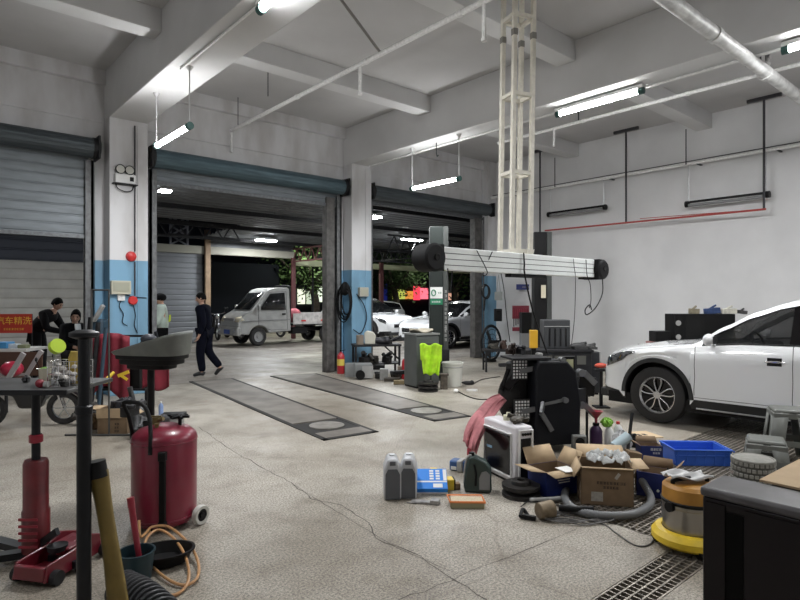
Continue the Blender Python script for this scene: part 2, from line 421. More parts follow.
# ================= LAMPS AND PIPES =================
glow = mat('tube_glow', (.9, .9, .9), .4, emit=(1, 1, 1), estr=52)
def lamp(name, p, size, power, col=(.97, .985, 1), rot=(0, 0, 0)):
    L = bpy.data.lights.new(name, 'AREA'); L.shape = 'RECTANGLE'; L.size, L.size_y = size; L.energy = power; L.color = col
    o = bpy.data.objects.new(name, L); C.objects.link(o); o.location = p; o.rotation_euler = rot; return o
green_cap = mat('green_cap', (.03, .09, .08), .4)
def hung_tube(X, ya, yb, zt, z, label, power=60, rod=True, lit=True, capm=None, batten=False):
    t = thing('fluorescent_lamp' if lit else 'unlit_lamp', label, 'ceiling lamp', (X, (ya+yb)/2, z), 0, 'fluorescent tube lamps'); h = abs(yb-ya)/2
    m = MB().cyl((0, -h+.06, 0), (0, h-.06, 0), .033, n=14); part('tube', m, glow if lit else grey_p, t)
    if batten: m = MB().b2(-.05, .05, -h, h, .035, .085); part('batten', m, white_p, t, bevel=.006)
    for s in (-1, 1):
        m = MB().cyl((0, s*(h-.07), 0), (0, s*h, 0), .048, n=14); part('end_cap', m, capm or green_cap, t)
        if rod:
            m = MB().cyl((0, s*(h-.03), 0.03), (0, s*(h-.03), zt-z), .009, n=8); m.cyl((0, s*(h-.03), zt-z-.05), (0, s*(h-.03), zt-z), .02, .05, n=12)
            part('hanger_rod', m, mat('rod', (.5, .5, .5), .5, .3), t)
    if lit:
        L = lamp('tube_light', (X, (ya+yb)/2, z-.05), (.09, 2*h-.15), power*.62); L.parent = t; L.location = (0, 0, -.045)
    return t
hung_tube(2.76, 7.2, 8.5, 4.5, 3.75, 'lit tube lamp hanging on two rods beside the left column', 95)
hung_tube(7.5, 7.0, 8.3, 4.5, 3.71, 'lit tube lamp hanging on two rods in front of the right shutter', 100)
hung_tube(2.70, 3.9, 5.24, 4.5, 4.43, 'lit tube lamp under the left beam at the top edge of the view', 150, rod=False, batten=True)
hung_tube(7.62, 3.72, 5.1, 4.5, 4.40, 'lit tube lamp under the right beam above the aligner boom', 150, rod=False, batten=True)
hung_tube(7.62, .75, 2.1, 4.5, 4.40, 'lit tube lamp under the right beam nearest the corner above the white car', 170, rod=False, batten=True)
hung_tube(2.86, -1.6, -.2, 4.5, 4.40, 'unseen tube lamp assumed under the left beam behind the viewer', 30, rod=False, batten=True)  # out of view, assumed here for fill light
hung_tube(7.62, -2.6, -1.2, 4.5, 4.40, 'unseen tube lamp assumed under the right beam behind the viewer', 70, rod=False, batten=True)  # assumed lamp behind the camera, fills the sides facing it
hung_tube(-1.2, 2.3, 3.6, 5.3, 4.3, 'unseen tube lamp assumed in the left bay outside the view', 14)  # assumed lamp out of view, weak fill for the left bay
wp = mat('pipe_white', (.84, .84, .83), .4, var=.12, vscale=30)
dk = mat('pipe_dark', (.05, .05, .055), .5, .3)
# water pipe of the middle bay
t = thing('water_pipe', 'white water pipe crossing the middle bay ceiling with short drops', 'pipe', (4.72, 7, 4.75))
m = MB().cyl((0, -8, 0), (0, 3.3, 0), .032, n=12)
for y in (-8, -5.2, -2.6, -.9, .9, 2.6): m.cyl((0, y-.03, 0), (0, y+.03, 0), .04, n=12)
part('pipe', m, wp, t)
for y, L in ((onX(484, 4.72)-7, .40), (onX(360, 4.72)-7, .38), (3.28, .38), (-6.0, .4)):
    part('drop', MB().cyl((0, y, 0), (0, y, -L), .022, n=10).cyl((0, y, -L), (0, y, -L-.03), .03, n=10), wp, t)
for y in (3.0, -5.0): part('hanger', MB().cyl((0, y, 0), (0, y, .55), .008, n=6), dk, t)
a = Vector((4.72, onX(380, 4.72), 4.78)); b = PP(334, -8, 6.96); b.z = 5.3
solo('stay_rod', MB().cyl((0, 0, 0), b-a, .018, n=8), mat('stay_dark', (.25, .24, .23), .5), 'thin slanted rod from the ceiling down to the white water pipe', 'rod', a)
p = PP(268, 68, 9.4); p.z = 5.3
solo('ceiling_chain', MB().cyl((0, 0, 0), (0, 0, -.42), .008, n=6), dk, 'short dark chain hanging from the ceiling behind the left tube lamp', 'chain', p)
p = PP(441, 143, 10.5); solo('ceiling_hook', MB().tube([(0, 0, 0), (0, 0, -.2), (.02, 0, -.26), (.05, 0, -.22)], .012, 6), dk, 'small rusty hook under the right beam by the hanging tube lamp', 'hook', (7.6, 7.7, 4.5))
# conduits clipped under beams
solo('conduit', MB().cyl((0, -11, 0), (0, 0, 0), .014, n=8).cyl((0, 0, 0), (0, 0, .05), .014, n=8), wp, 'thin grey conduit clipped under the left ceiling beam', 'conduit', (2.68, 7.3, 4.47))
solo('conduit', MB().cyl((0, -12, 0), (0, 0, 0), .014, n=8), wp, 'thin white conduit clipped under the right ceiling beam', 'conduit', (7.72, 9.9, 4.47))
# right bay pipe
t = thing('water_pipe', 'bright white water pipe with short drops running over the right bay', 'pipe', (9.21, 5, 4.75))
m = MB().cyl((0, -8, 0), (0, 2.55, 0), .03, n=12)
for y in (-3, -1.2, .6, 2): m.cyl((0, y-.03, 0), (0, y+.03, 0), .038, n=12)
part('pipe', m, wp, t)
for px, L in ((554, .33),): part('drop', MB().cyl((0, onX(px, 9.21)-5, 0), (0, onX(px, 9.21)-5, -L), .022, n=10), wp, t)
for y in (-2.2, .7): part('hanger', MB().cyl((0, y, 0), (0, y, .55), .012, n=6), dk, t)
for i, (px, w) in enumerate(((748, 'left'), (768, 'right'))):
    p = PP(px, 20, 7.7); p.z = 5.3
    m = MB().cyl((0, 0, 0), (0, 0, -.45), .03, n=10); m.cyl((0, 0, -.45), (0, 0, -.62), .035, n=10)
    solo('pipe_stub', m, mat('stub', (.5, .49, .48), .5, col2=(.05, .05, .05), vscale=14), ('stained white pipe stub hanging from the ceiling above the big pipe, the left of two', 'stained white pipe stub hanging from the ceiling above the big pipe, the right of two')[i], 'pipe', p)
m = MB().cyl((4.8, 2.42, 0), (12.28, 2.36, 0), .072, n=16)
for x in (6.5, 8.1, 10): m.cyl((x-.05, 2.41, 0), (x+.05, 2.41, 0), .088, n=16)
solo('main_pipe', m, mat('main_pipe', (.60, .60, .59), .45, var=.25, vscale=9), 'thick white main pipe crossing the right bay above the white car', 'pipe', (0, 0, 4.36))
# wall pipe with its T hangers, red pipe, unlit fittings
t = thing('wall_pipe', 'long grey pipe run along the right wall', 'pipe', (12.1, 6, 4.32))
part('pipe', MB().cyl((0, -9, 0), (0, 4.3, 0), .034, n=10), wp, t)
part('cable', MB().cyl((.05, -9, .06), (.05, 4.3, .06), .010, n=6), dk, t)
for y in (3.4, .7, -1.2, -2.6): part('bracket', MB().b2(0, .2, y-.02, y+.02, -.04, -.02), dk, t)
for px, zt, w in ((626, 3.24, 'T-topped black hanger post on the right wall over the aligner boom'), (764, 3.24, 'T-topped black hanger post on the right wall over the white car'), (540, 2.4, 'slanted black hanger post near the far corner of the right wall')):
    Y = onX(px, 12.02)
    m = MB().cyl((0, 0, zt), (0, 0, 5.27), .022, n=8); m.b2(-.03, .03, -.28, .28, 5.24, 5.3)
    solo('hanger_post', m, dk, w, 'hanger', (12.02, Y, 0))
solo('hanger_rod', MB().cyl((0, 0, 4.3), (0, 0, 5.02), .012, n=8), dk, 'thin rusty rod between ceiling crossbeam and wall pipe', 'rod', (12.05, onX(686, 12.05), 0))
solo('hanger_rod', MB().cyl((0, 0, 4.3), (0, 0, 5.02), .012, n=8), dk, 'thin dark rod between crossbeam and wall pipe next to the white mast', 'rod', (12.05, onX(562, 12.05)+.2, 0))
m = MB().cyl((0, onX(545, 12.0), 3.26), (0, onX(766, 12.0), 3.22), .02, n=8); m.cyl((0, onX(640, 12.0), 3.30), (0, onX(766, 12.0), 3.22), .008, n=6)
solo('red_pipe', m, mat('red_pipe', (.38, .06, .05), .5), 'thin red pipe along the right wall below the dark fittings', 'pipe', (12.0, 0, 0))
for pa, pb, z, lb in ((549, 605, 3.63, 'unlit dark tube fitting on the right wall nearer the white mast'), (687, 768, 3.47, 'unlit dark tube fitting on the right wall above the red pipe end')):
    ya, yb = onX(pa, 12.1), onX(pb, 12.1)
    t = thing('wall_lamp', lb, 'lamp fitting', (12.1, (ya+yb)/2, z), 0, 'unlit tube fittings on the right wall'); h = abs(ya-yb)/2
    part('tube', MB().cyl((0, -h, 0), (0, h, 0), .03, n=12), grey_p, t)
    part('batten', MB().b2(-.03, .03, -h, h, .045, .085), black_p, t)
    for s in (-1, 1):
        part('end_cap', MB().cyl((0, s*h-.03, .03), (0, s*h+.03, .03), .065, n=14), black_p, t)
        part('hanger_rod', MB().cyl((0, s*(h-.03), .05), (0, s*(h-.03), 4.32-z), .010, n=6), alu, t)
# ================= VEHICLES =================
glass = mat('car_glass', (.008, .009, .010), .04, alpha=.72, spec=.6)
car_white = mat('car_white', (.80, .81, .82), .16, coat=.8)
car_silver = mat('car_silver', (.50, .51, .52), .25, .5, coat=.5)
tyre_m = mat('tyre', (.022, .021, .021), .8, bump=.15, bscale=40)
lamp_lens = mat('headlight', (.10, .105, .11), .08, coat=1, spec=.8, col2=(.01, .01, .01), vscale=18, thr=(.45, .55))
plast = mat('car_cladding', (.02, .021, .022), .55)
amber = mat('amber', (.6, .2, .02), .3); plate_blue = mat('plate_blue', (.03, .08, .35), .4)
def terp(tab, y):
    if y >= tab[0][0]: return tab[0][1]
    for (a, va), (b, vb) in zip(tab, tab[1:]):
        if b <= y <= a:
            t = (a-y)/(a-b); t = t*t*(3-2*t)*.35+t*.65; return va+(vb-va)*t
    return tab[-1][1]
def wheel(parent, y, s, hw, r=.35, simple=False, name='wheel'):
    m = MB(); w = .22; x = s*(hw-.02)
    rr = r*.66
    m.lathe([(rr, -w/2), (r*.86, -w/2), (r*.97, -w/2+.02), (r, -w/2+.05), (r, w/2-.05), (r*.97, w/2-.02), (r*.86, w/2), (rr, w/2), (rr, -w/2)], 40, 'X')
    wl = part(name, m, tyre_m, parent); wl.location = (x-s*w/2, y, r)
    rim = MB()
    e = s*(w/2-.015)
    rim.lathe([(rr+.002, e), (rr-.012, e+s*.004), (rr-.03, e-s*.02), (rr-.03, e-s*.16)], 40, 'X')
    rim.lathe([(.001, e-s*.01), (.045, e-s*.012), (.055, e-s*.04)], 20, 'X')
    for k in range(5):
        a = 2*PI*k/5+.35
        loop = []
        for i in range(22):
            t = 2*PI*i/22; rad = rr*.54-rr*.44*math.cos(t)
            ang = a+.30*math.sin(t)
            loop.append((e-s*.022, rad*math.cos(ang), rad*math.sin(ang)))
        rim.tube(loop, .0095, 6, closed=True)
    o = part('rim', rim, mat('rim_silver', (.62, .62, .63), .25, .9), wl)
    back = MB().lathe([(.001, e-s*.05), (rr-.03, e-s*.05)], 28, 'X'); part('rim_disc', back, black_g, wl)
    return wl
def car(name, label, loc, rz, P, paint, detail=True, roofm=None):
    t = thing(name, label, 'car', loc, rz)
    WB, r = P['wb'], P['r']; ar = r+.065
    top, sh, wd, wr = P['top'], P['sh'], P['w'], P['wr']
    def zb(y):
        z = terp(P['sill'], y)
        for c in (0, -WB):
            if abs(y-c) < ar: z = max(z, r+math.sqrt(ar*ar-(y-c)**2))
        return z
    def sec(y):
        b, zs, zt, w, q = zb(y), terp(sh, y), terp(top, y), terp(wd, y), terp(wr, y)
        q = min(q, w-.05); zt = max(zt, zs+.012)
        b = min(b, zs-.10)
        z7 = max(zt-.085, zs+(zt-zs)*.4)
        k = zs-b
        return [(w-.05, b), (w-.002, b+min(.12 if abs(y) > ar+.02 and abs(y+WB) > ar+.02 else .05, k*.4)), (w+.006, b+max(k*.30, min(.13, k*.45))), (w-.016, b+k*.52), (w-.004, b+k*.70), (w-.03, zs-.02), (w-.055, zs), (q+.015, z7), (q-.045, zt-.028+0), (q*.6, zt-.004), (0, zt+.008)]
    def S(y, v, s=-1, off=0):
        a = sec(y); i = min(int(v), 9); f = v-i
        x = a[i][0]*(1-f)+a[i+1][0]*f; z = a[i][1]*(1-f)+a[i+1][1]*f
        dx = a[i+1][1]-a[i][1]; dz = a[i][0]-a[i+1][0]; L = math.hypot(dx, dz) or 1
        return Vector((s*(x+off*dx/L), y, z+off*dz/L))
    y0, y1 = top[0][0], top[-1][0]
    ys = {y0, y1}; y = y0
    while y > y1: ys.add(round(y, 4)); y -= .07
    for c in (0, -WB):
        for d in range(-12, 13): ys.add(round(c+ar*math.sin(d*PI/24), 4))
    ys |= set(P['cuts']); ys = sorted(ys, reverse=True)
    W0, W1, ws0, ws1, rw = P['win'][0], P['win'][1], P['ws'][0], P['ws'][1], P['rw']
    G_ = {k: MB() for k in ('body_shell', 'side_window', 'windshield', 'lower_cladding', 'rear_window')}
    for s in (-1, 1):
        for a, b in zip(ys, ys[1:]):
            A = [S(a, i, s) for i in range(11)]; B = [S(b, i, s) for i in range(11)]; mid = (a+b)/2
            for i in range(10):
                k = 'body_shell'
                if i == 0: k = 'lower_cladding'
                if i == 6 and W1 < mid < W0: k = 'side_window'
                if i >= 8 and ws1 < mid < ws0: k = 'windshield'
                if i >= 8 and rw[1] < mid < rw[0]: k = 'rear_window'
                G_[k].add([A[i], A[i+1], B[i+1], B[i]], [(0, 1, 2, 3)])
    for y in (y0, y1):
        m = G_['body_shell']; A = [S(y, i, -1) for i in range(11)]+[S(y, i, 1) for i in range(9, -1, -1)]; m.add(A, [tuple(range(len(A)))])
    for k, m in G_.items():
        o = part(k, m, {'body_shell': paint, 'lower_cladding': plast}.get(k, glass), t, ang=50)
    # underbody and interior
    m = MB().b2(-.86, .86, y1+.15, y0-.2, .20, .34)
    part('underbody', m, black_p, t)
    for c in (0, -WB):
        pass
    if detail:
        def strip(pts, w=.006, off=.002, mm=None): return MB().tube(pts, w/2, 5)
        for s in (-1, 1):
            dl = MB()
            for yy in P['doors']: dl.tube([S(yy, v/4, s, .0) for v in range(6, 25)], .0035, 5)
            dl.tube([S(P['doors'][0]+(P['doors'][-1]-P['doors'][0])*i/20, 1.25, s, 0) for i in range(21)], .003, 5)
            part('door_gap', dl, black_p, t)
            part('bonnet_gap', MB().tube([S(.70-1.08*i/16, 6.25-.15*math.sin(i/16*PI), s, 0) for i in range(17)], .003, 5), black_p, t)
            for yy in P['handles']:
                h = MB().tube(curve([S(yy+.09, 4.3, s, .004), S(yy+.05, 4.3, s, .035), S(yy-.05, 4.3, s, .035), S(yy-.09, 4.3, s, .004)], 4), .011, 8)
                part('door_handle', h, chrome, t); part('handle_cup', MB().grid(lambda u, v: S(yy+.07-.14*u, 4.1+.4*v, s, .003), 4, 2), black_g, t)
            # mirror
            p = S(P['mir'], 6.1, s, 0)
            mm = MB().sph(p+Vector((s*.13, .02, .055)), .085, 1.05, .75, .85); mm.bar(p, p+Vector((s*.10, .01, .03)), .035, .05)
            part('side_mirror', mm, paint, t)
            part('mirror_glass', MB().b2(p.x+s*.06, p.x+s*.20, p.y-.052, p.y-.045, p.z+.01, p.z+.10), chrome, t)
            # window trims
            part('window_trim', MB().tube([S(W0+(W1-W0)*i/30, 6.02, s, .004) for i in range(31)], .008, 6), black_p, t)
            part('window_frame', MB().tube([S(W0+(W1-W0)*i/30, 6.98, s, .004) for i in range(31)], .009, 6), black_p, t)
            for yy in P['pillars']: part('door_pillar', MB().grid(lambda u, v: S(yy+.05-.1*u, 6+v, s, .004), 2, 4), black_g, t)
            part('roof_rail', MB().tube([S(-1.5-1.7*i/12, 8.0, s, .02) for i in range(13)], .012, 6), alu, t)
            part('sill_trim', MB().tube([S(-ar-.06-(WB-2*ar-.12)*i/14, .12, s, .006) for i in range(15)], .010, 6), alu, t)
            # arch lip
            for c in (0, -WB):
                ach = MB(); n = 24; vs = []
                for i in range(n+1):
                    a = PI*i/n; yy = c+math.cos(a)*(ar+.0); 
                    for rr_, off in ((ar-.005, -.02), (ar-.005, .012), (ar+.042, .014), (ar+.047, -.004)):
                        y_ = c+math.cos(a)*rr_; z_ = r+math.sin(a)*rr_; x_ = terp(wd, y_)
                        vs.append((s*(x_+off), y_, max(z_, .2)))
                ach.add(vs, [(4*i+j, 4*i+j+1, 4*i+5+j, 4*i+4+j) for i in range(n) for j in range(3)])
                part('wheel_arch', ach, plast, t)
                liner = MB().lathe([(ar+.01, 0), (ar+.01, -s*.3), (.05, -s*.3)], 24, 'X', c=(s*(terp(wd, c)-.03), c, r), a0=0, a1=PI); part('arch_liner', liner, black_p, t)
            hl = MB(); h = P['head']
            def HL(u, v):
                yy = h[0]+(h[1]-h[0])*u; wv = h[2]+(h[3]-h[2])*v*(1-.75*u)+(.35*u)
                return S(yy, wv, s, .008)
            hl.grid(HL, 10, 4); part('headlight', hl, lamp_lens, t, solid=.006)
        # front: grille, plate, bumper
        z0 = terp(sh, y0)
        w0 = terp(wd, y0)
        m = MB().b2(-w0*.75, w0*.75, y0-.01, y0+.015, z0-.17, z0-.04); part('grille', m, black_p, t)
        m = MB()
        for i in range(4): m.b2(-w0*.72, w0*.72, y0+.014, y0+.022, z0-.16+i*.034, z0-.154+i*.034)
        part('grille_bar', m, chrome, t)
        m = MB().b2(-w0-.06, w0+.06, y0-.10, y0+.03, .22, .34); part('lower_bumper', m, plast, t, bevel=.02)
        m = MB().b2(-.22, .22, y0+.03, y0+.04, .36, .50); part('number_plate', m, P.get('plate', plate_blue), t)
        seat = MB()
        for sx in (-.38, .38):
            for yy in (-1.35, -2.25):
                seat.box((sx, yy, .62), (.48, .5, .22)); seat.box((sx, yy-.28, .95), (.46, .14, .62), Matrix.Rotation(-.2, 3, 'X')); seat.box((sx, yy-.36, 1.32), (.24, .09, .16))
        part('seat', seat, mat('seat_grey', (.05, .05, .052), .7), t, bevel=.03)
        part('dashboard', MB().box((0, -.72, .90), (1.5, .45, .22)), black_p, t, bevel=.04)
        part('steering_wheel', MB().tube([(-.38+.18*math.cos(a*PI/10), -1.0+.06*math.sin(a*PI/10), 1.0+.17*math.sin(a*PI/10)) for a in range(20)], .014, 6, closed=True), black_p, t)
    for c in (0, -WB):
        for s in (-1, 1): wheel(t, c, s, terp(wd, c) if c == 0 else terp(wd, c), r)
    return t
SUV = dict(wb=2.70, r=.355,
  top=[(.86, .74), (.80, .85), (.55, .93), (.2, .985), (-.15, 1.015), (-.40, 1.035), (-.74, 1.265), (-1.05, 1.435), (-1.35, 1.545), (-1.7, 1.62), (-2.2, 1.66), (-3.0, 1.61), (-3.45, 1.52), (-3.62, 1.25), (-3.72, .98), (-3.78, .7)],
  sh=[(.86, .68), (.7, .80), (.4, .895), (0, .95), (-.42, 1.0), (-1.0, 1.045), (-2.5, 1.075), (-3.5, 1.09), (-3.7, .9), (-3.78, .62)],
  w=[(.86, .60), (.80, .70), (.70, .79), (.5, .875), (.2, .92), (-.5, .925), (-3.0, .925), (-3.6, .86), (-3.78, .72)],
  wr=[(.86, .5), (.4, .74), (0, .80), (-.42, .82), (-.74, .76), (-1.2, .68), (-1.7, .63), (-3.0, .61), (-3.6, .66), (-3.78, .6)],
  sill=[(.86, .26), (.5, .24), (0, .24), (-3.2, .26), (-3.78, .36)],
  cuts=(-.42, -.54, -1.36, -3.40, -3.44, -3.60), win=(-.54, -3.40), ws=(-.42, -1.36), rw=(-3.44, -3.60),
  doors=(-.47, -1.47, -2.35), handles=(-1.30, -2.22), mir=-.68, pillars=(-1.48, -2.4), head=(.74, .28, 4.2, 5.7))
suv = car('white_suv', 'white five-door SUV with silver petal wheels parked beside the right wall', (8.06, 3.34, 0), 0, SUV, car_white)
HAT = dict(SUV); HAT['top'] = [(y, z*.93) for y, z in SUV['top']]
cB = car('white_crossover', 'white crossover outside the right shutter, behind the green lift post', (13.25, 13.7, 0), R(90), HAT, car_white)
cA = car('white_suv', 'white SUV outside with a dark windscreen, left of the crossover in the right doorway', (14.45, 17.3, 0), R(180), SUV, car_white)
cC = car('white_suv', 'white car roof seen farthest back at the left edge of the right doorway', (15.9, 22.9, 0), R(90), HAT, car_white, detail=False)

# ---- small truck, faces -X
def truck():
    t = thing('pickup_truck', 'small silver drop-side truck parked outside the middle shutter', 'truck', (9.15, 18.55, 0), 0); t.scale = (1.02, 1, 1.04)
    silver = mat('truck_silver', (.40, .40, .385), .35, .35, var=.12, vscale=5, coat=.3)
    H = .75   # half width
    def side(xs): return xs
    prof = [(-.68, .38), (-.72, .55), (-.70, .80), (-.58, .98), (-.22, 1.16), (.30, 1.74), (.42, 1.84), (.62, 1.90), (1.14, 1.91), (1.20, 1.85), (1.22, .45), (.40, .45)]
    # arch
    arch = [(.02+.36*math.cos(a*PI/10), .30+.36*math.sin(a*PI/10)) for a in range(0, 11)]
    poly = prof[:-1]+[(.38, .40)]+arch[1:-1]+[(-.34, .36)]
    n = len(poly); vs = []
    for s in (-1, 1):
        for x, z in poly:
            k = 1-.13*max(0, (z-1.1))/.8
            f = 1 if x > -.5 else .95
            vs.append((x, s*H*k*f, z))
    m = MB().add(vs, [tuple(range(n)), tuple(range(2*n-1, n-1, -1))]+[(i, n+i, n+(i+1) % n, (i+1) % n) for i in range(n)])
    part('cab', m, silver, t, bevel=.03, ang=30)
    def yz(z, s, o=.006): return s*(H*(1-.13*max(0, z-1.1)/.8)+o)
    for s in (-1, 1):
        w = [(.02, 1.16), (.44, 1.70), (1.0, 1.74), (1.02, 1.16)]
        part('side_window', MB().add([(x, yz(z, s), z) for x, z in w], [(0, 1, 2, 3) if s > 0 else (3, 2, 1, 0)]), glass, t, solid=.01)
        d = [(.0, .62), (0, 1.14), (.42, 1.74), (1.06, 1.78), (1.08, .5), (.46, .5)]
        part('door_gap', MB().tube([(x, yz(z, s, .001), z) for x, z in d], .006, 5, closed=True), black_p, t)
        part('door_handle', MB().box((.93, yz(1, s, .012), 1.02), (.13, .03, .05)), black_p, t, bevel=.008)
        part('side_mirror', MB().box((-.05, s*(H+.12), 1.24), (.07, .13, .17)).bar((.05, s*H, 1.16), (-.05, s*(H+.1), 1.2), .02), silver, t, bevel=.015)
        part('headlight', MB().add([(-.715, s*.44, .78), (-.70, s*.70, .78), (-.50, s*.735, .84), (-.58, s*.70, .96), (-.66, s*.44, .93)], [(0, 1, 2, 3, 4) if s < 0 else (4, 3, 2, 1, 0)]), mat('truck_lamp', (.55, .5, .38), .15, coat=1), t, solid=.02)
        part('side_crease', MB().bar((-.6, yz(.84, s, .004), .80), (1.2, yz(.84, s, .004), .84), .012, .02), mat('crease', (.2, .2, .2), .6), t)
    p = [(-.245, -.60, 1.17), (-.245, .60, 1.17), (.285, .56, 1.73), (.285, -.56, 1.73)]
    part('windshield', MB().add([(x-.018, y, z+.006) for x, y, z in p], [(3, 2, 1, 0)]), glass, t, solid=.01)
    part('grille', MB().box((-.715, 0, .86), (.03, .8, .08)), mat('grille_grey', (.25, .25, .25), .4), t)
    part('bumper', MB().box((-.70, 0, .48), (.16, 1.48, .28)), silver, t, bevel=.04)
    part('fog_lamp', MB().cyl((-.80, -.58, .50), (-.76, -.58, .50), .06).cyl((-.80, .58, .50), (-.76, .58, .50), .06), chrome, t)
    part('number_plate', MB().box((-.79, 0, .46), (.01, .44, .14)), plate_blue, t)
    # chassis, bed
    part('chassis', MB().b2(1.0, 3.9, -.4, -.3, .40, .52).b2(1.0, 3.9, .3, .4, .40, .52).b2(1.3, 1.9, -.7, -.4, .34, .56), black_p, t)
    m = MB().b2(1.3, 3.95, -H, H, .62, .68)
    part('bed_floor', m, steel_d, t)
    for s in (-1, 1):
        m = MB().b2(1.3, 3.95, s*H-.02, s*H+.02, .66, 1.02)
        for i in range(9): m.b2(1.34+i*.31, 1.40+i*.31, s*H-.03, s*H+.03, .68, 1.0)
        m.b2(1.3, 3.95, s*H-.03, s*H+.03, .99, 1.03)
        part('side_board', m, mat('bed_white', (.50, .48, .46), .6, var=.25, vscale=8), t)
        m = MB()
        for x in (1.7, 2.5, 3.3): m.box((x, s*(H+.035), .78), (.18, .01, .05))
        part('reflector', m, red_b, t)
    part('tailboard', MB().b2(3.92, 3.96, -H, H, .66, 1.02), MATS['bed_white'], t)
    m = MB()
    for s in (-1, 1): m.tube(curve([(1.27, s*.6, .68), (1.27, s*.6, 1.4), (1.27, s*.55, 1.92), (1.27, s*.3, 1.98)], 5), .025, 8)
    m.tube([(1.27, -.32, 1.98), (1.27, .32, 1.98)], .025, 8); m.tube([(1.27, -.6, 1.45), (1.27, .6, 1.45)], .02, 8)
    part('headboard_rail', m, black_p, t)
    for x in (.02, 2.75):
        for s in (-1, 1):
            m = MB().lathe([(.17, -.09), (.26, -.09), (.295, -.05), (.295, .05), (.26, .09), (.17, .09)], 32, 'Y')
            w_ = part('wheel', m, tyre_m, t); w_.location = (x, s*(H-.12), .295)
            m = MB().lathe([(.17, s*.08), (.15, s*.04), (.06, s*.03), (.05, s*.07), (.001, s*.07)], 24, 'Y'); part('rim', m, mat('steel_rim', (.4, .4, .4), .4, .6), w_)
    return t
truck()
for i, (x, y, z, s, c, lb) in enumerate(((10.75, 18.2, .68, (.5, .5, .45), (.45, .12, .14), 'pink-red wrapped bundle on the truck bed by the cab'), (11.6, 18.45, .68, (.6, .5, .30), (.12, .12, .11), 'dark crate on the truck bed behind the red bundle'))):
    m = MB().sph((0, 0, .27 if i == 0 else .15), .27, 1, .9, 1 if i == 0 else .6) if i == 0 else MB().box((0, 0, s[2]/2), s)
    solo('bundle' if i == 0 else 'crate', m, mat('load_%d' % i, c, .8, var=.3, vscale=14), lb, 'load', (x, y, z+.035), bevel=.02)

# ================= YARD =================
canopy_m = mat('canopy_sheet', (.13, .135, .14), .5, .3, var=.2, vscale=3)
def corr(x0, x1, y0, y1, z0, z1, pitch=.28):
    m = MB(); n = int((y1-y0)/pitch); pts = []
    for i in range(n):
        for f, d in ((0, 0), (.35, 0), (.5, .05), (.85, .05)):
            v = (i+f)/n; pts.append((y0+(y1-y0)*v, z0+(z1-z0)*v+d))
    m.add([(x, y, z) for y, z in pts for x in (x0, x1)], [(2*i, 2*i+1, 2*i+3, 2*i+2) for i in range(len(pts)-1)])
    return m
m = corr(-6, 8.2, Y1+.02, 17.3, 4.32, 3.93); struct('canopy_roof', m, canopy_m)
m = corr(8.2, 30, Y1+.02, 20.6, 4.32, 3.76); struct('canopy_roof', m, canopy_m)
m = MB()
for y in (12.5, 15, 17.2, 19.5): m.b2(-6, 30 if y < 18 else 30, y-.04, y+.04, 4.3-.057*(y-10.6)-.14, 4.3-.057*(y-10.6)-.02)
struct('canopy_purlins', m, steel_d)
def truss(xa, xb, y, z0, z1, mm, rot=False):
    m = MB(); L = xb-xa; n = max(3, int(L/.55))
    def Q(a, z): return (a, y, z) if not rot else (y, a, z)
    m.bar(Q(xa, z0), Q(xb, z0), .06); m.bar(Q(xa, z1), Q(xb, z1), .06)
    for i in range(n):
        a, b = xa+L*i/n, xa+L*(i+1)/n; m.bar(Q(a, z0), Q((a+b)/2, z1), .035); m.bar(Q((a+b)/2, z1), Q(b, z0), .035)
    struct('roof_truss', m, mm)
red_steel = mat('red_steel', (.10, .035, .035), .6, .2)
truss(-6, 8.2, 17.25, 3.45, 3.9, steel_d)
truss(16.5, 20.4, 12.0, 3.1, 3.6, red_steel, True)
truss(11.0, 20.4, 16.6, 3.35, 3.75, steel_d, True)
truss(13.0, 30, 15.6, 3.3, 3.85, steel_d)
truss(12.3, 30, 19.0, 3.2, 3.7, steel_d)
# far line: cream header beam, posts, shutters
YG = 20.5
struct('header_beam', MB().b2(-6, 12.05, YG-.12, YG+.12, 3.22, 3.50), mat('header_cream', (.34, .33, .27), .6), bevel=.01)
struct('header_beam', MB().b2(12.05, 30, YG-.12, YG+.12, 2.95, 3.18), mat('header_green', (.62, .66, .42), .6), bevel=.01)
struct('header_cladding', MB().b2(8.45, 12.05, YG-.05, YG+.05, 3.5, 3.80), canopy_m)
bw = mat('post_tan', (.30, .20, .12), .6, var=.2, vscale=6)
for x, mm, w in ((8.42, bw, .20), (11.98, red_steel, .16), (16.55, red_steel, .2), (20.5, steel_d, .2)):
    struct('yard_post', MB().b2(x-w/2, x+w/2, YG-.22, YG-.1, 0, 4.1 if x < 9 else 3.25), mm, bevel=.01)
m = MB(); 
for xx in (7.15, 7.75): m.bar((xx, YG, 3.5), (xx, YG, 4.5), .07)
for i in range(3): m.bar((7.15, YG, 3.5+i*.33), (7.75, YG, 3.83+i*.33), .05); m.bar((7.75, YG, 3.5+i*.33), (7.15, YG, 3.83+i*.33), .05)
struct('header_lattice', m, mat('lattice_grey', (.22, .23, .25), .5, .3))
m = MB(); slats(m, 4.0, 8.3, 0, 3.25, YG, .19, .012)
o = struct('door_4', m, mat('shutter_far', (.19, .20, .215), .5, .2, var=.08, vscale=2)); o['label'] = 'closed grey shutter across the yard, left of the tan post'
m = MB(); slats(m, -.2, 3.95, 0, 2.62, YG-2.2, .26, .016)
o = struct('door_5', m, shutter_w); o['label'] = 'closed warm grey shutter across the yard under the left shutter'
m = MB(); slats(m, -4, 4.0, 2.62, 4.0, YG-2.25, .26, .02); struct('shutter_header', m, shutter_d)
struct('yard_post', MB().b2(-.35, -.18, YG-2.35, YG-2.15, 0, 2.7), mat('post_grey', (.45, .46, .47), .5))
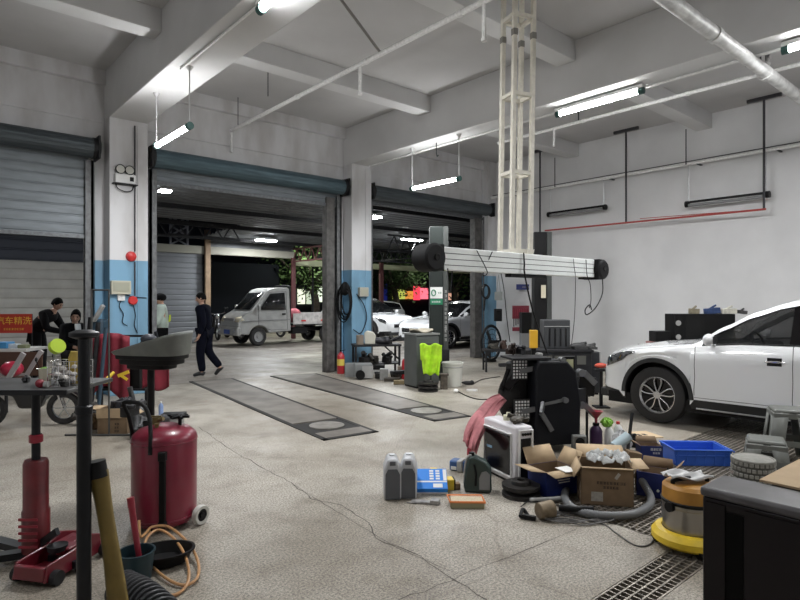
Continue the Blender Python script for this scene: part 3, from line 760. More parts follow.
# distant ground wall and lit shops
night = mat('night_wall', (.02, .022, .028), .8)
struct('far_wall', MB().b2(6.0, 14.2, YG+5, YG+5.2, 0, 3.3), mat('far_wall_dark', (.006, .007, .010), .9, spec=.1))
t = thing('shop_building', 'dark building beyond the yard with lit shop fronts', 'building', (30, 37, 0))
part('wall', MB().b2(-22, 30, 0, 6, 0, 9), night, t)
def litm(n, c, s): return mat(n, c, .5, emit=c, estr=s)
SB = Vector((30, 37, 0))
for nm, pa, pb, ya, yb, c, s in (('lit_window', 298, 305, 289, 304, (.85, .9, .7), 1.2), ('lit_window', 307, 312, 291, 304, (.7, .8, .6), .8), ('lit_window', 316, 322, 286, 302, (.85, .95, .75), 1.3), ('lit_sign', 393, 405, 289, 299, (.55, .62, .12), .9), ('lit_sign', 405, 413, 291, 299, (.75, .28, .05), 1.0), ('lit_sign', 414, 420, 286, 300, (.85, .05, .09), 1.5), ('lit_sign', 420, 428, 288, 299, (.9, .15, .2), 1.5), ('lit_sign', 446, 458, 293, 300, (.75, .42, .3), .9), ('blue_panel', 382, 387, 270, 302, (.02, .03, .25), .3)):
    xa, xb = onY(pa, 36.9), onY(pb, 36.9); d = SY*xa+CY*36.9
    za, zb_ = EYE-(ya-300)/F*d, EYE-(yb-300)/F*d
    part(nm, MB().b2(xa-30, xb-30, -.12, -.02, zb_, za), litm('lit_%d_%d' % (pa, ya), c, s), t)
# trees
leaf_m = mat('foliage', (.045, .085, .02), .7, var=.4, vscale=3); bark = mat('bark', (.07, .055, .045), .9, var=.3, vscale=10)
def tree(x, y, h, cr, nb, label, seed):
    rd = random.Random(seed); t = thing('tree', label, 'tree', (x, y, 0), 0, 'street trees beyond the yard')
    m = MB(); tips = []
    base = curve([(0, 0, 0), (.1, 0, h*.25), (-.05, .05, h*.42)], 4); m.tube(base, [.26-.1*i/len(base) for i in range(len(base))], 9)
    for k in range(nb):
        a = 2*PI*k/nb+rd.uniform(-.3, .3); r = cr*rd.uniform(.5, .95); z = h*rd.uniform(.6, .9)
        c = curve([(-.05, .05, h*.38), (r*.3*math.cos(a), r*.3*math.sin(a), h*.5), (r*math.cos(a), r*math.sin(a), z)], 4)
        m.tube(c, [.13-.1*i/len(c) for i in range(len(c))], 6); tips += c[4:]
    part('trunk', m, bark, t)
    m = MB()
    for p in tips:
        for j in range(70):
            q = p+Vector([rd.gauss(0, .45*cr/2) for _ in range(3)]); e = Vector([rd.uniform(-1, 1) for _ in range(3)]).normalized(); f = e.orthogonal().normalized(); s = rd.uniform(.08, .16)
            m.add([q-e*s, q+f*s*.45, q+e*s, q-f*s*.45], [(0, 1, 2, 3)])
    part('foliage', m, leaf_m, t, smooth=False)
tree(onY(314, 25), 25, 5.2, 2.2, 7, 'street tree beyond the truck bed with lit windows behind it', 1)
tree(onY(395, 27), 27, 5.6, 2.4, 7, 'street tree with bare forking limbs above the white cars', 2)
tree(onY(372, 33), 32.4, 5.5, 2.6, 6, 'street tree farther back left of the forked one', 5)
tree(onY(455, 29), 29, 5.6, 2.6, 6, 'street tree behind the green lift post', 3)
# parked motorcycles in the dark bay
def motorbike(x, y, rz, label, grp, s=1.0, body=(.05, .02, .02)):
    t = thing('motorcycle', label, 'motorcycle', (x, y, 0), rz, grp)
    bm_ = mat('bike_%s' % (body,), body, .3, coat=.5)
    for yy in (-.62, .62):
        m = MB().lathe([(.20, -.045), (.27, -.05), (.30, 0), (.27, .05), (.20, .045), (.20, -.045)], 24, 'X'); w = part('wheel', m, tyre_m, t); w.location = (0, yy, .30)
        m = MB().lathe([(.205, 0), (.19, .01), (.19, -.01)], 24, 'X')
        for k in range(6): a = PI*k/3; m.bar((0, 0, 0), (0, .2*math.cos(a), .2*math.sin(a)), .018)
        part('rim', m, alu, w)
    part('body', MB().prism([(-.75, .62), (-.2, .55), (-.1, .32), (.25, .32), (.36, .6), (.52, .95), (.40, 1.02), (.22, .70), (-.1, .74), (-.72, .80)], -.12, .12, 'YZ'), bm_, t, bevel=.05)
    part('seat', MB().prism([(-.72, .80), (-.1, .76), (-.15, .85), (-.68, .88)], -.12, .12, 'YZ'), black_p, t, bevel=.03)
    part('fork', MB().bar((-.06, .62, .3), (-.06, .42, .95), .03).bar((.06, .62, .3), (.06, .42, .95), .03), chrome, t)
    part('handlebar', MB().tube(curve([(-.34, .30, 1.06), (-.2, .38, 1.02), (0, .42, 1.0), (.2, .38, 1.02), (.34, .30, 1.06)], 4), .015, 8), chrome, t)
    part('headlight', MB().sph((0, .52, .92), .09, 1, .7, 1), chrome, t)
    part('front_mudguard', MB().lathe([(.335, -.06), (.345, 0), (.335, .06)], 14, 'X', c=(0, .62, .30), a0=R(30), a1=R(150)), bm_, t)
    for sx in (-.3, .3): part('mirror', MB().bar((sx, .33, 1.06), (sx*1.2, .30, 1.20), .012).sph((sx*1.2, .30, 1.23), .05, 1, .3, .8), black_p, t)
    return t
for i, px in enumerate((214, 233, 252, 271)):
    motorbike(onY(px, 21.8), 21.8, R(170+i*7), ('motorcycle parked beyond the yard post, nearest the post', 'second motorcycle from the tan post in the dark bay', 'third motorcycle from the tan post in the dark bay', 'motorcycle in the dark bay just ahead of the truck cab')[i], 'motorcycles in the dark bay', body=(.06, .06, .065))
# yard lamps
fl = mat('flood_glow', (1, 1, 1), .4, emit=(.95, .98, 1), estr=75)
def yard_lamp(p, size, power, label):
    t = thing('yard_lamp', label, 'lamp', p, 0, 'lamps under the yard canopy')
    part('housing', MB().box((0, 0, .05), (size[0]+.06, size[1]+.06, .06)), white_p, t, bevel=.01)
    part('diffuser', MB().box((0, 0, .0), (size[0], size[1], .04)), fl, t)
    L = lamp('yard_light', p, size, power, (.93, .97, 1)); L.parent = t; L.location = (0, 0, -.04)
    part('stem', MB().cyl((0, 0, .07), (0, 0, .20), .02), steel_d, t)
yard_lamp((4.5, 13.25, 4.0), (.22, .22), 45, 'small bright lamp under the canopy nearest the left column')
yard_lamp((10.0, 18.9, 3.70), (.7, .3), 130, 'oblong bright lamp under the canopy above the truck')
yard_lamp((10.6, 13.55, 4.02), (.5, .5), 130, 'bright lamp under the canopy at the right column edge')
yard_lamp((14.5, 16.0, 3.8), (.9, .2), 150, 'lamp added under the canopy to brighten the white cars')  # lamp added to brighten the cars and the green header beam
yard_lamp((0.5, 14.2, 3.95), (.6, .2), 60, 'lamp under the canopy beyond the left shutter')

for (x, y, lb) in ((14.2, 22.4, 'street lamp added beyond the truck bed to light the tree'), (24.5, 23.5, 'street lamp added beyond the white cars to light the trees')):  # unseen street lamps added so the foliage catches light
    t = thing('added_street_lamp', lb, 'lamp', (x, y, 0), 0, 'street lamps added beyond the yard to light the trees')
    part('pole', MB().cyl((0, 0, 0), (0, 0, 4.6), .06, .04), steel_d, t); part('arm', MB().cyl((0, 0, 4.6), (0, .5, 4.7), .03), steel_d, t); part('lamp_head', MB().box((0, .6, 4.7), (.2, .4, .08)), fl, t)
    L = lamp('added_street_light', (0, 0, 0), (.3, .4), 170, (.95, 1, .8)); L.parent = t; L.location = (0, .6, 4.64); 
# ================= PEOPLE =================
def skinmesh(nodes, edges, root, sub=2):
    names = list(nodes); idx = {k: i for i, k in enumerate(names)}
    me = bpy.data.meshes.new('sk'); me.from_pydata([nodes[k][0] for k in names], [(idx[a], idx[b]) for a, b in edges], [])
    o = bpy.data.objects.new('sk', me); C.objects.link(o)
    md = o.modifiers.new('k', 'SKIN'); md.use_smooth_shade = True
    lay = me.skin_vertices[0].data
    for i, k in enumerate(names):
        r = nodes[k][1]; lay[i].radius = (r, r) if not isinstance(r, tuple) else r
        lay[i].use_root = (k == root)
    s = o.modifiers.new('s', 'SUBSURF'); s.levels = sub; s.render_levels = sub
    dg = bpy.context.evaluated_depsgraph_get(); dg.update(); e = o.evaluated_get(dg)
    m2 = bpy.data.meshes.new_from_object(e); bpy.data.objects.remove(o); bpy.data.meshes.remove(me)
    return m2
def from_mesh(mb, me): return mb.add([v.co.copy() for v in me.vertices], [tuple(p.vertices) for p in me.polygons])
skin_m = mat('skin', (.52, .31, .22), .55); hair_m = mat('hair', (.004, .0035, .003), .8, spec=.15)
shoe_m = mat('shoe', (.02, .02, .022), .5)
def person(label, loc, rz, J, top, legs, extra=None, hair='short', shoes=True, sleeves='long'):
    """J: joints in metres, facing -Y.  Every limb is laid out joint by joint."""
    t = thing('person', label, 'person', loc, rz)
    J = {k: Vector(v) for k, v in J.items()}
    for s in 'LR':
        for a in ('sh', 'el', 'wr', 'hip', 'kn', 'an', 'toe'): assert a+s in J
    fac = J.get('face', Vector((0, -1, 0))).normalized()
    up = (J['head']-J['neck']).normalized()
    n = {'pel': (J['pel'], .115), 'wst': (J['pel'].lerp(J['chest'], .45), .10), 'chest': (J['chest'], .125), 'neckb': (J['chest'].lerp(J['neck'], .75), .075), 'neck': (J['neck'], .052), 'jaw': (J['neck'].lerp(J['head'], .6)+fac*.005, .055)}
    e = [('pel', 'wst'), ('wst', 'chest'), ('chest', 'neckb'), ('neckb', 'neck'), ('neck', 'jaw')]
    for s in 'LR':
        sg = 1 if s == 'L' else -1
        n.update({'sh'+s: (J['sh'+s], .06), 'el'+s: (J['el'+s], .042), 'fa'+s: (J['el'+s].lerp(J['wr'+s], .3), .042), 'wr'+s: (J['wr'+s], .027),
                  'hip'+s: (J['hip'+s], .088), 'kn'+s: (J['kn'+s], .057), 'cf'+s: (J['kn'+s].lerp(J['an'+s], .3), .057), 'an'+s: (J['an'+s], .037), 'toe'+s: (J['toe'+s], .03)})
        e += [('chest', 'sh'+s), ('sh'+s, 'el'+s), ('el'+s, 'fa'+s), ('fa'+s, 'wr'+s), ('pel', 'hip'+s), ('hip'+s, 'kn'+s), ('kn'+s, 'cf'+s), ('cf'+s, 'an'+s), ('an'+s, 'toe'+s)]
        d = (J['wr'+s]-J['el'+s]).normalized(); bend = J.get('curl'+s, Vector((0, -1, 0))); bend = (bend-d*bend.dot(d)).normalized(); side = d.cross(bend)
        if side.dot(Vector((sg, 0, 0))) < 0: side = -side
        palm = J['wr'+s]+d*.075
        n['pm'+s] = (palm, (.034, .018)); e.append(('wr'+s, 'pm'+s))
        for k, (w, L) in enumerate(((-.026, .068), (-.009, .078), (.009, .073), (.025, .058))):
            o = side*0; ax = d.cross(bend).normalized()
            r0 = palm+ax*w+d*.012; r1 = r0+d*L*.5+bend*.008; r2 = r1+d*L*.35+bend*L*.45
            for q, (c, rad) in enumerate(((r0, .0095), (r1, .0088), (r2, .0075))): n['f%d%d%s' % (k, q, s)] = (c, rad)
            e += [('pm'+s, 'f%d0%s' % (k, s)), ('f%d0%s' % (k, s), 'f%d1%s' % (k, s)), ('f%d1%s' % (k, s), 'f%d2%s' % (k, s))]
        ax = d.cross(bend).normalized()
        th = palm-d*.045-ax*.026; n['t0'+s] = (th, .012); n['t1'+s] = (th-ax*.022+d*.03+bend*.012, .0105); n['t2'+s] = (th-ax*.022+d*.058+bend*.026, .009)
        e += [('wr'+s, 't0'+s), ('t0'+s, 't1'+s), ('t1'+s, 't2'+s)]
    mb = MB(); sm = skinmesh(n, e, 'pel', 1); from_mesh(mb, sm)
    # head: skull, jaw, nose, ears, brows, lips
    right = fac.cross(up).normalized(); f2 = up.cross(right).normalized()
    if f2.dot(fac) < 0: f2 = -f2
    M = Matrix((right, f2*-1, up)).transposed().to_4x4()
    if M.determinant() < 0: M = Matrix((-right, f2*-1, up)).transposed().to_4x4()
    M = Matrix.Translation(J['head']) @ M      # local: face looks to -Y
    mb.M = M
    def skull(u, v):
        th = 2*PI*u; ph = PI*(v-.5); x, y, z = math.cos(ph)*math.cos(th), math.cos(ph)*math.sin(th), math.sin(ph)
        X, Y, Z = .073*x, .092*y, .115*z
        if z < 0: X *= 1+.35*z*abs(z)*1.1; Y = Y*(1+.25*z) if y < 0 else Y*(1+.42*z); Y -= .012*(-z)
        if y < 0 and abs(z) < .35: Y += .006*(1-abs(z)/.35)*0
        for ex in (-.031, .031):
            dd = (X-ex)**2/.018**2+(Z-.008)**2/.013**2
            if y < 0 and dd < 4: Y += .010*math.exp(-dd)
        return (X, Y, Z)
    mb.grid(skull, 32, 22)
    mb.add([(-.014, -.085, -.030), (.014, -.085, -.030), (0, -.114, -.026), (0, -.090, .018), (0, -.086, -.036)], [(0, 2, 3), (2, 1, 3), (0, 4, 2), (4, 1, 2)])
    for sx in (-1, 1): mb.sph((sx*.073, .006, -.006), .030, .28, .6, 1, 10, 8)
    body = part('body', mb, skin_m, t, ang=60)
    em = MB(); em.M = M
    for sx in (-1, 1): em.sph((sx*.031, -.080, .008), .0105, 1.2, .6, .7, 8, 6)
    part('eyes', em, mat('eye', (.03, .02, .02), .2), t)
    em = MB(); em.M = M
    for sx in (-1, 1): em.bar((sx*.016, -.089, .026), (sx*.046, -.080, .028), .006)
    part('eyebrows', em, hair_m, t)
    em = MB(); em.M = M; em.sph((0, -.088, -.056), .020, 1.1, .35, .32, 10, 6); part('mouth', em, mat('lips', (.35, .13, .11), .5), t)
    hb = MB(); hb.M = M
    def hair_fn(u, v):
        th = 2*PI*u; ph = PI*.5*(1-v); 
        front = max(0, -math.sin(th)); low = -.16+(.62*front)+(-.35 if hair == 'long' else -.12)*(1-front)
        zz = math.sin(ph); z = low+(1-low)*zz+.05*math.sin(5*th)*(1-zz)*front; rr = math.sqrt(max(0, 1-z*z)) if z > 0 else 1-.12*(z*z)
        return (.079*rr*math.cos(th), .101*rr*math.sin(th)+.008, .127*z+.003)
    hb.grid(hair_fn, 28, 12)
    part('hair', hb, hair_m, t, solid=.003)
    if hair == 'long':
        hb = MB(); hb.M = M; hb.sph((0, .085, -.06), .075, 1, .75, 1.5, 12, 8); part('hair_bun', hb, hair_m, t)
    # clothes: separate skins a little thicker than the limbs
    n2 = {'pel': (J['pel']+Vector((0, 0, -.03)), .155), 'wst': (J['pel'].lerp(J['chest'], .45), .15), 'chest': (J['chest'], .165), 'neckb': (J['chest'].lerp(J['neck'], .62), .125), 'col': (J['chest'].lerp(J['neck'], 1.08), .080)}
    e2 = [('pel', 'wst'), ('wst', 'chest'), ('chest', 'neckb'), ('neckb', 'col')]
    for s in 'LR':
        n2['sh'+s] = (J['sh'+s]+Vector((0, 0, .012)), .092); e2.append(('neckb', 'sh'+s))
        if sleeves == 'long':
            n2['el'+s] = (J['el'+s], .068); n2['cu'+s] = (J['el'+s].lerp(J['wr'+s], .97), .052); e2 += [('sh'+s, 'el'+s), ('el'+s, 'cu'+s)]
        else:
            n2['el'+s] = (J['sh'+s].lerp(J['el'+s], .8), .062); e2 += [('sh'+s, 'el'+s)]
    mb = MB(); from_mesh(mb, skinmesh(n2, e2, 'pel', 2)); part('jacket' if sleeves == 'long' else 'shirt', mb, top, t, ang=60)
    n3 = {'pel': (J['pel'], .128)}; e3 = []
    for s in 'LR':
        n3.update({'hip'+s: (J['hip'+s], .12), 'kn'+s: (J['kn'+s], .092), 'hem'+s: (J['kn'+s].lerp(J['an'+s], 1.0), .075)}); e3 += [('pel', 'hip'+s), ('hip'+s, 'kn'+s), ('kn'+s, 'hem'+s)]
    mb = MB(); from_mesh(mb, skinmesh(n3, e3, 'pel', 2)); part('trousers', mb, legs, t, ang=60)
    if shoes:
        for s in 'LR':
            d = (J['toe'+s]-J['an'+s]); heel = J['an'+s]-Vector((d.x, d.y, 0)).normalized()*.045; low = Vector((0, 0, -.045))
            n4 = {'a': (J['an'+s]+Vector((0, 0, -.005)), .048), 'h': (heel+low*.75, .040), 'm': (J['an'+s].lerp(J['toe'+s], .55), .044), 't': (J['toe'+s]+d.normalized()*.04, (.046, .034))}
            mb = MB(); from_mesh(mb, skinmesh(n4, [('a', 'h'), ('a', 'm'), ('m', 't')], 'a', 2)); part('shoe', mb, shoe_m, t, ang=60)
    return t
def stand(**k):
    J = dict(pel=(0, 0, .92), chest=(0, 0, 1.30), neck=(0, .0, 1.46), head=(0, -.015, 1.585), shL=(.17, 0, 1.37), shR=(-.17, 0, 1.37), elL=(.22, .02, 1.09), elR=(-.22, .02, 1.09), wrL=(.23, -.06, .86), wrR=(-.23, -.06, .86),
             hipL=(.085, 0, .88), hipR=(-.085, 0, .88), knL=(.09, -.02, .48), knR=(-.09, -.02, .48), anL=(.09, .02, .085), anR=(-.09, .02, .085), toeL=(.10, -.13, .035), toeR=(-.10, -.13, .035))
    J.update(k); return J
navy = mat('navy_cloth', (.004, .005, .012), .9, var=.2, vscale=12, spec=.12); blackc = mat('black_cloth', (.005, .005, .006), .9, spec=.2); hivis = mat('hi_vis', (.55, .65, .58), .6, var=.12, vscale=9)
# walking man
p = G(204, 376)
person('man in dark navy jacket and trousers walking past the middle doorway', (p.x, p.y, 0), math.atan2(-.755, -.656), stand(
    pel=(0, .02, .91), chest=(0, -.02, 1.29), neck=(0, -.04, 1.45), head=(0, -.065, 1.58), shL=(.17, -.02, 1.37), shR=(-.17, -.02, 1.37), face=(.25, -1, -.05),
    elL=(.23, .07, 1.10), wrL=(.22, -.02, .85), elR=(-.22, .05, 1.10), wrR=(-.23, -.03, .87),
    knL=(.09, -.05, .48), anL=(.09, .0, .085), toeL=(.10, -.15, .035), knR=(-.09, .06, .48), anR=(-.09, .31, .17), toeR=(-.09, .22, .045), hipR=(-.085, .03, .88)), navy, navy)
# man bending over at the left bench
p = G(46, 380)
d_ = 891/78.
person('person in a black hoodie bent forward over the cluttered bench at the left', (PP(38, 0, 10.8).x, PP(38, 0, 10.8).y, 0), R(50), stand(
    pel=(0, .12, .93), chest=(.0, -.18, 1.22), neck=(0, -.30, 1.34), head=(0, -.36, 1.47), face=(0, -1, -.7), shL=(.17, -.20, 1.27), shR=(-.17, -.20, 1.27),
    elL=(.22, -.34, 1.02), wrL=(.12, -.56, .96), elR=(-.24, -.30, 1.02), wrR=(-.12, -.54, .96)), blackc, blackc)
# seated woman
q = PP(76, 0, 9.9)
person('seated person in black with white collar behind the black pole', (q.x, q.y, 0), R(10), stand(
    pel=(0, .10, .52), chest=(0, .06, .90), neck=(0, .04, 1.05), head=(0, .01, 1.175), face=(-.5, -1, -.3), shL=(.16, .05, .97), shR=(-.16, .05, .97), elL=(.22, -.02, .72), wrL=(.12, -.26, .66), elR=(-.22, -.02, .72), wrR=(-.12, -.26, .66),
    hipL=(.09, .08, .50), hipR=(-.09, .08, .50), knL=(.11, -.36, .52), knR=(-.11, -.36, .52), anL=(.11, -.34, .10), anR=(-.11, -.34, .10), toeL=(.11, -.48, .035), toeR=(-.11, -.48, .035)), blackc, blackc, hair='long')
C_ = [o for o in C.objects if o.get('label', '').startswith('seated person')][0]; C_.location.z = .09; part('white_collar', MB().box((0, -.075, .99), (.10, .03, .13), Matrix.Rotation(-.3, 3, 'X')), paper, C_, bevel=.02)
solo('stool', MB().cyl((0, 0, .42), (0, 0, .46), .17).cyl((.12, .12, 0), (.08, .08, .42), .015).cyl((-.12, .12, 0), (-.08, .08, .42), .015).cyl((.12, -.12, 0), (.08, -.08, .42), .015).cyl((-.12, -.12, 0), (-.08, -.08, .42), .015), steel_d, 'low round stool under the seated person', 'stool', (q.x-.02, q.y+.12, 0), bevel=.01)
# person in hi-vis, leaning
q = PP(161.5, 0, 11.9)
tt = person('person in pale hi-vis vest standing beyond the left column', (q.x, q.y, 0), R(-110), stand(
    head=(0, -.03, 1.56), face=(0, -1, -.35), elL=(.24, -.06, 1.1), elR=(-.24, -.06, 1.1), wrL=(.18, -.30, 1.0), wrR=(-.18, -.30, 1.0)), hivis, blackc)
m = MB().bar((-.06, .155, 1.00), (.06, .155, 1.14), .03, .012).bar((.06, .155, 1.00), (-.06, .155, 1.14), .03, .012)
part('vest_stripe', MB().bar((-.10, .150, 1.10), (-.04, .165, 1.24), .03, .012).bar((-.04, .165, 1.24), (0, .165, 1.13), .03, .012).bar((0, .165, 1.13), (.05, .165, 1.24), .03, .012).bar((.05, .165, 1.24), (.10, .15, 1.10), .03, .012), mat('vest_yellow', (.7, .8, .05), .5), tt)
part('cap', MB().sph((0, -.02, 1.605), .108, 1, 1.1, .8).box((0, -.15, 1.585), (.14, .10, .012)), blackc, tt)

q = PP(76, 0, 9.9)
# ================= INTERIOR THINGS =================
def loc(px, py, z=0): p = G(px, py, z); return (p.x, p.y, z)
VIEW = -YAW     # rz that turns local +Y to point away from the viewer
# ---- aligner boom
t = thing('aligner_boom', 'white slatted wheel aligner camera boom with round black end housings', 'camera boom', (5.34, 3.94, 1.95))
bw_m = mat('boom_white', (.93, .96, .94), .35, var=.04, vscale=10)
m = MB().b2(-1.47, 1.32, -.05, .05, -.113, .113); part('beam', m, bw_m, t, bevel=.008)
m = MB()
for z in (-.062, -.004, .052): m.b2(-1.43, 1.335, -.0515, -.048, z-.003, z+.003)
part('beam_grooves', m, black_p, t)
drum = mat('drum_grey', (.012, .012, .013), .7, spec=.25, bump=.2, bscale=25)
m = MB().lathe([(.001, -.11), (.115, -.11), (.135, -.09), (.135, .09), (.115, .11), (.001, .11)], 28, 'Y', c=(-1.575, -.02, .0)); m.b2(-1.53, -1.455, -.11, .10, -.125, .125)
part('end_housing', m, drum, t)
m = MB().lathe([(.001, -.11), (.105, -.11), (.125, -.09), (.125, .09), (.105, .11), (.001, .11)], 28, 'Y', c=(1.42, -.02, -.01)); m.b2(1.31, 1.39, -.11, .10, -.14, .115)
part('end_housing', m, drum, t)
part('lens', MB().cyl((-1.575, -.14, 0), (-1.575, -.12, 0), .03), black_g, t); part('lens', MB().cyl((1.42, -.14, 0), (1.42, -.12, 0), .03), black_g, t)
part('under_bracket', MB().b2(-.35, .30, -.03, .05, -.15, -.105).b2(1.1, 1.34, -.03, .05, -.14, -.105), black_p, t)
# cables hanging from the boom
def cable(pts, r, label, mm=None, n=8, nm='cable'):
    o = Vector(pts[0]); c = curve([Vector(p)-o for p in pts], 8)
    return solo(nm, MB().tube(c, r, n), mm or black_p, label, nm, o)
B0 = Vector((5.34, 3.94, 1.95))
cable([B0+Vector(v) for v in ((-.18, -.07, .12), (-.18, -.08, 0), (-.17, -.08, -.13), (-.05, -.09, -.5), (.10, -.12, -.85), (.15, -.16, -1.02))], .009, 'black cable running down from the middle of the white boom to the console')
cable([B0+Vector(v) for v in ((1.42, -.1, -.12), (1.38, -.12, -.32), (1.25, -.1, -.50), (1.05, -.1, -.58), (.98, -.12, -.52), (1.08, -.12, -.46), (1.16, -.1, -.52))], .007, 'curly black cable dangling from the right end of the boom')
cable([B0+Vector(v) for v in ((.80, -.07, .10), (.81, -.075, 0), (.83, -.08, -.15), (.81, -.08, -.6), (.79, -.05, -.95))], .004, 'thin straight cable hanging from the right half of the boom')
cable([B0+Vector(v) for v in ((1.08, -.07, .10), (1.1, -.075, -.1), (1.16, -.08, -.2), (1.18, -.08, -.4), (1.14, -.08, -.5))], .005, 'thin looped cable wound round the right half of the boom')
cable([B0+Vector(v) for v in ((-.95, -.07, .10), (-.80, -.08, -.11), (-.78, .0, -.13), (-.72, -.08, .10))], .005, 'thin cable wrapped over the left half of the boom')
cable([B0+Vector(v) for v in ((-1.42, -.12, -.1), (-1.38, -.1, -.25), (-1.32, -.05, -.32), (-1.25, 0, -.25), (-1.2, .03, -.10))], .006, 'short cable sagging below the left end housing')
# ---- lattice mast, leaning slightly
mp_ = PP(515, 250, 6.55); top_ = PP(519, -20, 6.55); base = Vector((mp_.x, mp_.y, 2.02)); tp = Vector((top_.x, top_.y, 5.28))
t = thing('lattice_mast', 'tall cream steel lattice mast rising from the boom to the ceiling', 'mast', base, R(-18))
ax = Matrix.Rotation(R(18), 3, 'Z') @ (tp-base)
offs = [(-.125, -.115), (.125, -.115), (.125, .115), (-.125, .115)]
for ox, oy in offs:
    m = MB().bar((ox, oy, .04), (ox+ax.x, oy+ax.y, ax.z), .045); part('rail', m, cream, t)
for k in range(5):
    z = .08+k*.88*1.0; 
    if z > ax.z-.05: break
    m = MB(); f = z/ax.z
    P4 = [Vector((ox+ax.x*f, oy+ax.y*f, z)) for ox, oy in offs]
    for i in range(4): m.bar(P4[i], P4[(i+1) % 4], .04)
    part('rung_ring', m, cream, t)
m = MB()
for ox in (-.11, .11): m.prism([(ox-.05, .10), (ox+.05, .10), (ox*.55+.02, -.16), (ox*.55-.02, -.16)], -.15, -.13, 'XZ')
part('gusset', m, cream, t)
for f in (.77,):
    for ox, oy in offs: part('joint_sleeve', MB().box((ox+ax.x*f, oy+ax.y*f, ax.z*f), (.055, .055, .07)), mat('joint_grey', (.25, .24, .22), .5, .3), t)
t2 = MB().b2(-.25, .25, -.03, .03, -.22, -.16)
# ---- aligner console
c0 = PP(548, 0, 6.05); cx, cy = c0.x, c0.y
t = thing('aligner_console', 'black wheel aligner cabinet with reflective targets hung on its side', 'cabinet', (cx, cy, 0), R(-30))
m = MB().prism([(-.24, .08), (.24, .08), (.25, .50), (.20, .82), (.10, .93), (-.20, .93), (-.24, .86)], -.24, .24, 'XZ'); part('cabinet_body', m, mat('console_black', (.0045, .005, .0075), .6, spec=.25), t, bevel=.02)
part('upper_shelf', MB().b2(-.46, -.05, -.18, .18, .94, .96), steel_d, t)
part('lower_shelf', MB().b2(-.42, -.23, -.2, .2, .12, .16), steel_d, t)
part('side_rack', MB().b2(-.40, -.24, -.05, .20, .16, .90), black_p, t, bevel=.03)
part('side_bag', MB().sph((-.40, .06, .52), .14, .9, 1, 1.7), mat('bag_dark', (.010, .009, .008), .9), t)
for s in (-.2, .2):
    for x in (-.24, .22): part('castor', MB().cyl((x, s-.015, .05), (x, s+.015, .05), .05).b2(x-.02, x+.02, s-.02, s+.02, .05, .10), black_p, t)
tgt = mat('target_black', (.015, .015, .016), .4); dots = mat('target_dots', (.75, .76, .75), .4)
def target(x, y, z, s=1.0, rz=0):
    h = MB(); M = Matrix.Translation((x, y, z)) @ Matrix.Rotation(rz, 4, 'Z'); h.M = M
    h.b2(-.085, .085, -.01, .01, -.105, .105); o = part('target_panel', h, tgt, t)
    d = MB(); d.M = M
    for i in range(5):
        for j in range(6): d.box((-.064+i*.032, -.012, -.08+j*.032), (.02, .004, .02))
    part('target_dots', d, dots, o)
    c = MB(); c.M = M
    c.bar((0, .0, -.02), (.22, -.06, .03), .035, .05); c.bar((.20, -.07, .08), (.16, -.11, -.02), .03, .05); c.bar((.16, -.11, -.02), (.27, -.12, -.20), .03, .045); c.bar((.20, -.07, .06), (.42, -.09, .10), .022, .03); c.cyl((.42, -.13, .10), (.42, -.05, .10), .028)
    part('wheel_clamp', c, mat('clamp_grey', (.20, .205, .21), .4, .7), t)
    c = MB(); c.M = M; c.bar((-.02, .02, -.06), (-.10, .08, -.20), .06, .08); c.bar((-.10, .05, .0), (-.16, .1, -.22), .05, .03); c.cyl((-.02, .03, 0), (.05, .05, 0), .05)
    part('clamp_knob', c, black_p, t)
target(-.36, -.10, .84, rz=0); target(-.36, -.16, .44, rz=0)
for z in (.74, .40):
    m = MB().bar((.27, .02, z), (.42, -.02, z+.04), .03, .05).bar((.40, -.02, z+.04), (.52, -.04, z-.08), .04, .06).cyl((.36, -.06, z+.04), (.36, .02, z+.04), .04)
    part('wheel_clamp', m, MATS['clamp_grey'], t)
part('target_panel', MB().box((.34, -.05, .52), (.17, .02, .20), Matrix.Rotation(R(20), 3, 'Z')), tgt, t, bevel=.01)
# things on the console
def on(px, py, d): p = PP(px, py, d); return (p.x, p.y, p.z)
# white sheet-metal unit with black window (by the console)
corner = G(516, 486.5); wl_ = G(483, 470)
ang = math.atan2(wl_.y-corner.y, wl_.x-corner.x)      # long side runs away from the corner
t = thing('white_machine', 'white boxy service machine with a black glass front and red towel on top', 'machine', (corner.x, corner.y, 0), ang-PI/2)
W_, D_, H_ = .50, .175, .49     # long side along local +Y, depth along +X
wm = mat('machine_white', (.72, .70, .73), .35)
part('case', MB().b2(0, D_, 0, W_, .015, H_), wm, t, bevel=.02)
part('front_glass', MB().b2(-.012, .004, .075, W_-.045, .07, H_-.09), black_g, t, bevel=.006)
part('front_frame', MB().tube([(-.008, .06, .06), (-.008, W_-.03, .06), (-.008, W_-.03, H_-.07), (-.008, .06, H_-.07)], .010, 6, closed=True), white_p, t)
part('logo_plate', MB().b2(-.016, -.012, W_-.16, W_-.08, .24, .26), mat('logo_blue', (.3, .5, .7), .4), t)
part('side_opening', MB().b2(.045, D_-.03, -.01, .005, .05, H_-.10), black_p, t, bevel=.006)
part('side_frame', MB().tube([(.03, -.006, .04), (D_-.015, -.006, .04), (D_-.015, -.006, H_-.03), (.03, -.006, H_-.03)], .012, 6, closed=True), white_p, t)
m = MB()
for x in (.065, .09, .115, .14): m.cyl((x, -.012, H_-.065), (x, -.004, H_-.065), .012, n=10)
part('control_knobs', m, black_p, t)
part('base_rail', MB().b2(.01, D_-.01, .02, W_-.02, 0, .02), black_p, t)
wmp = t
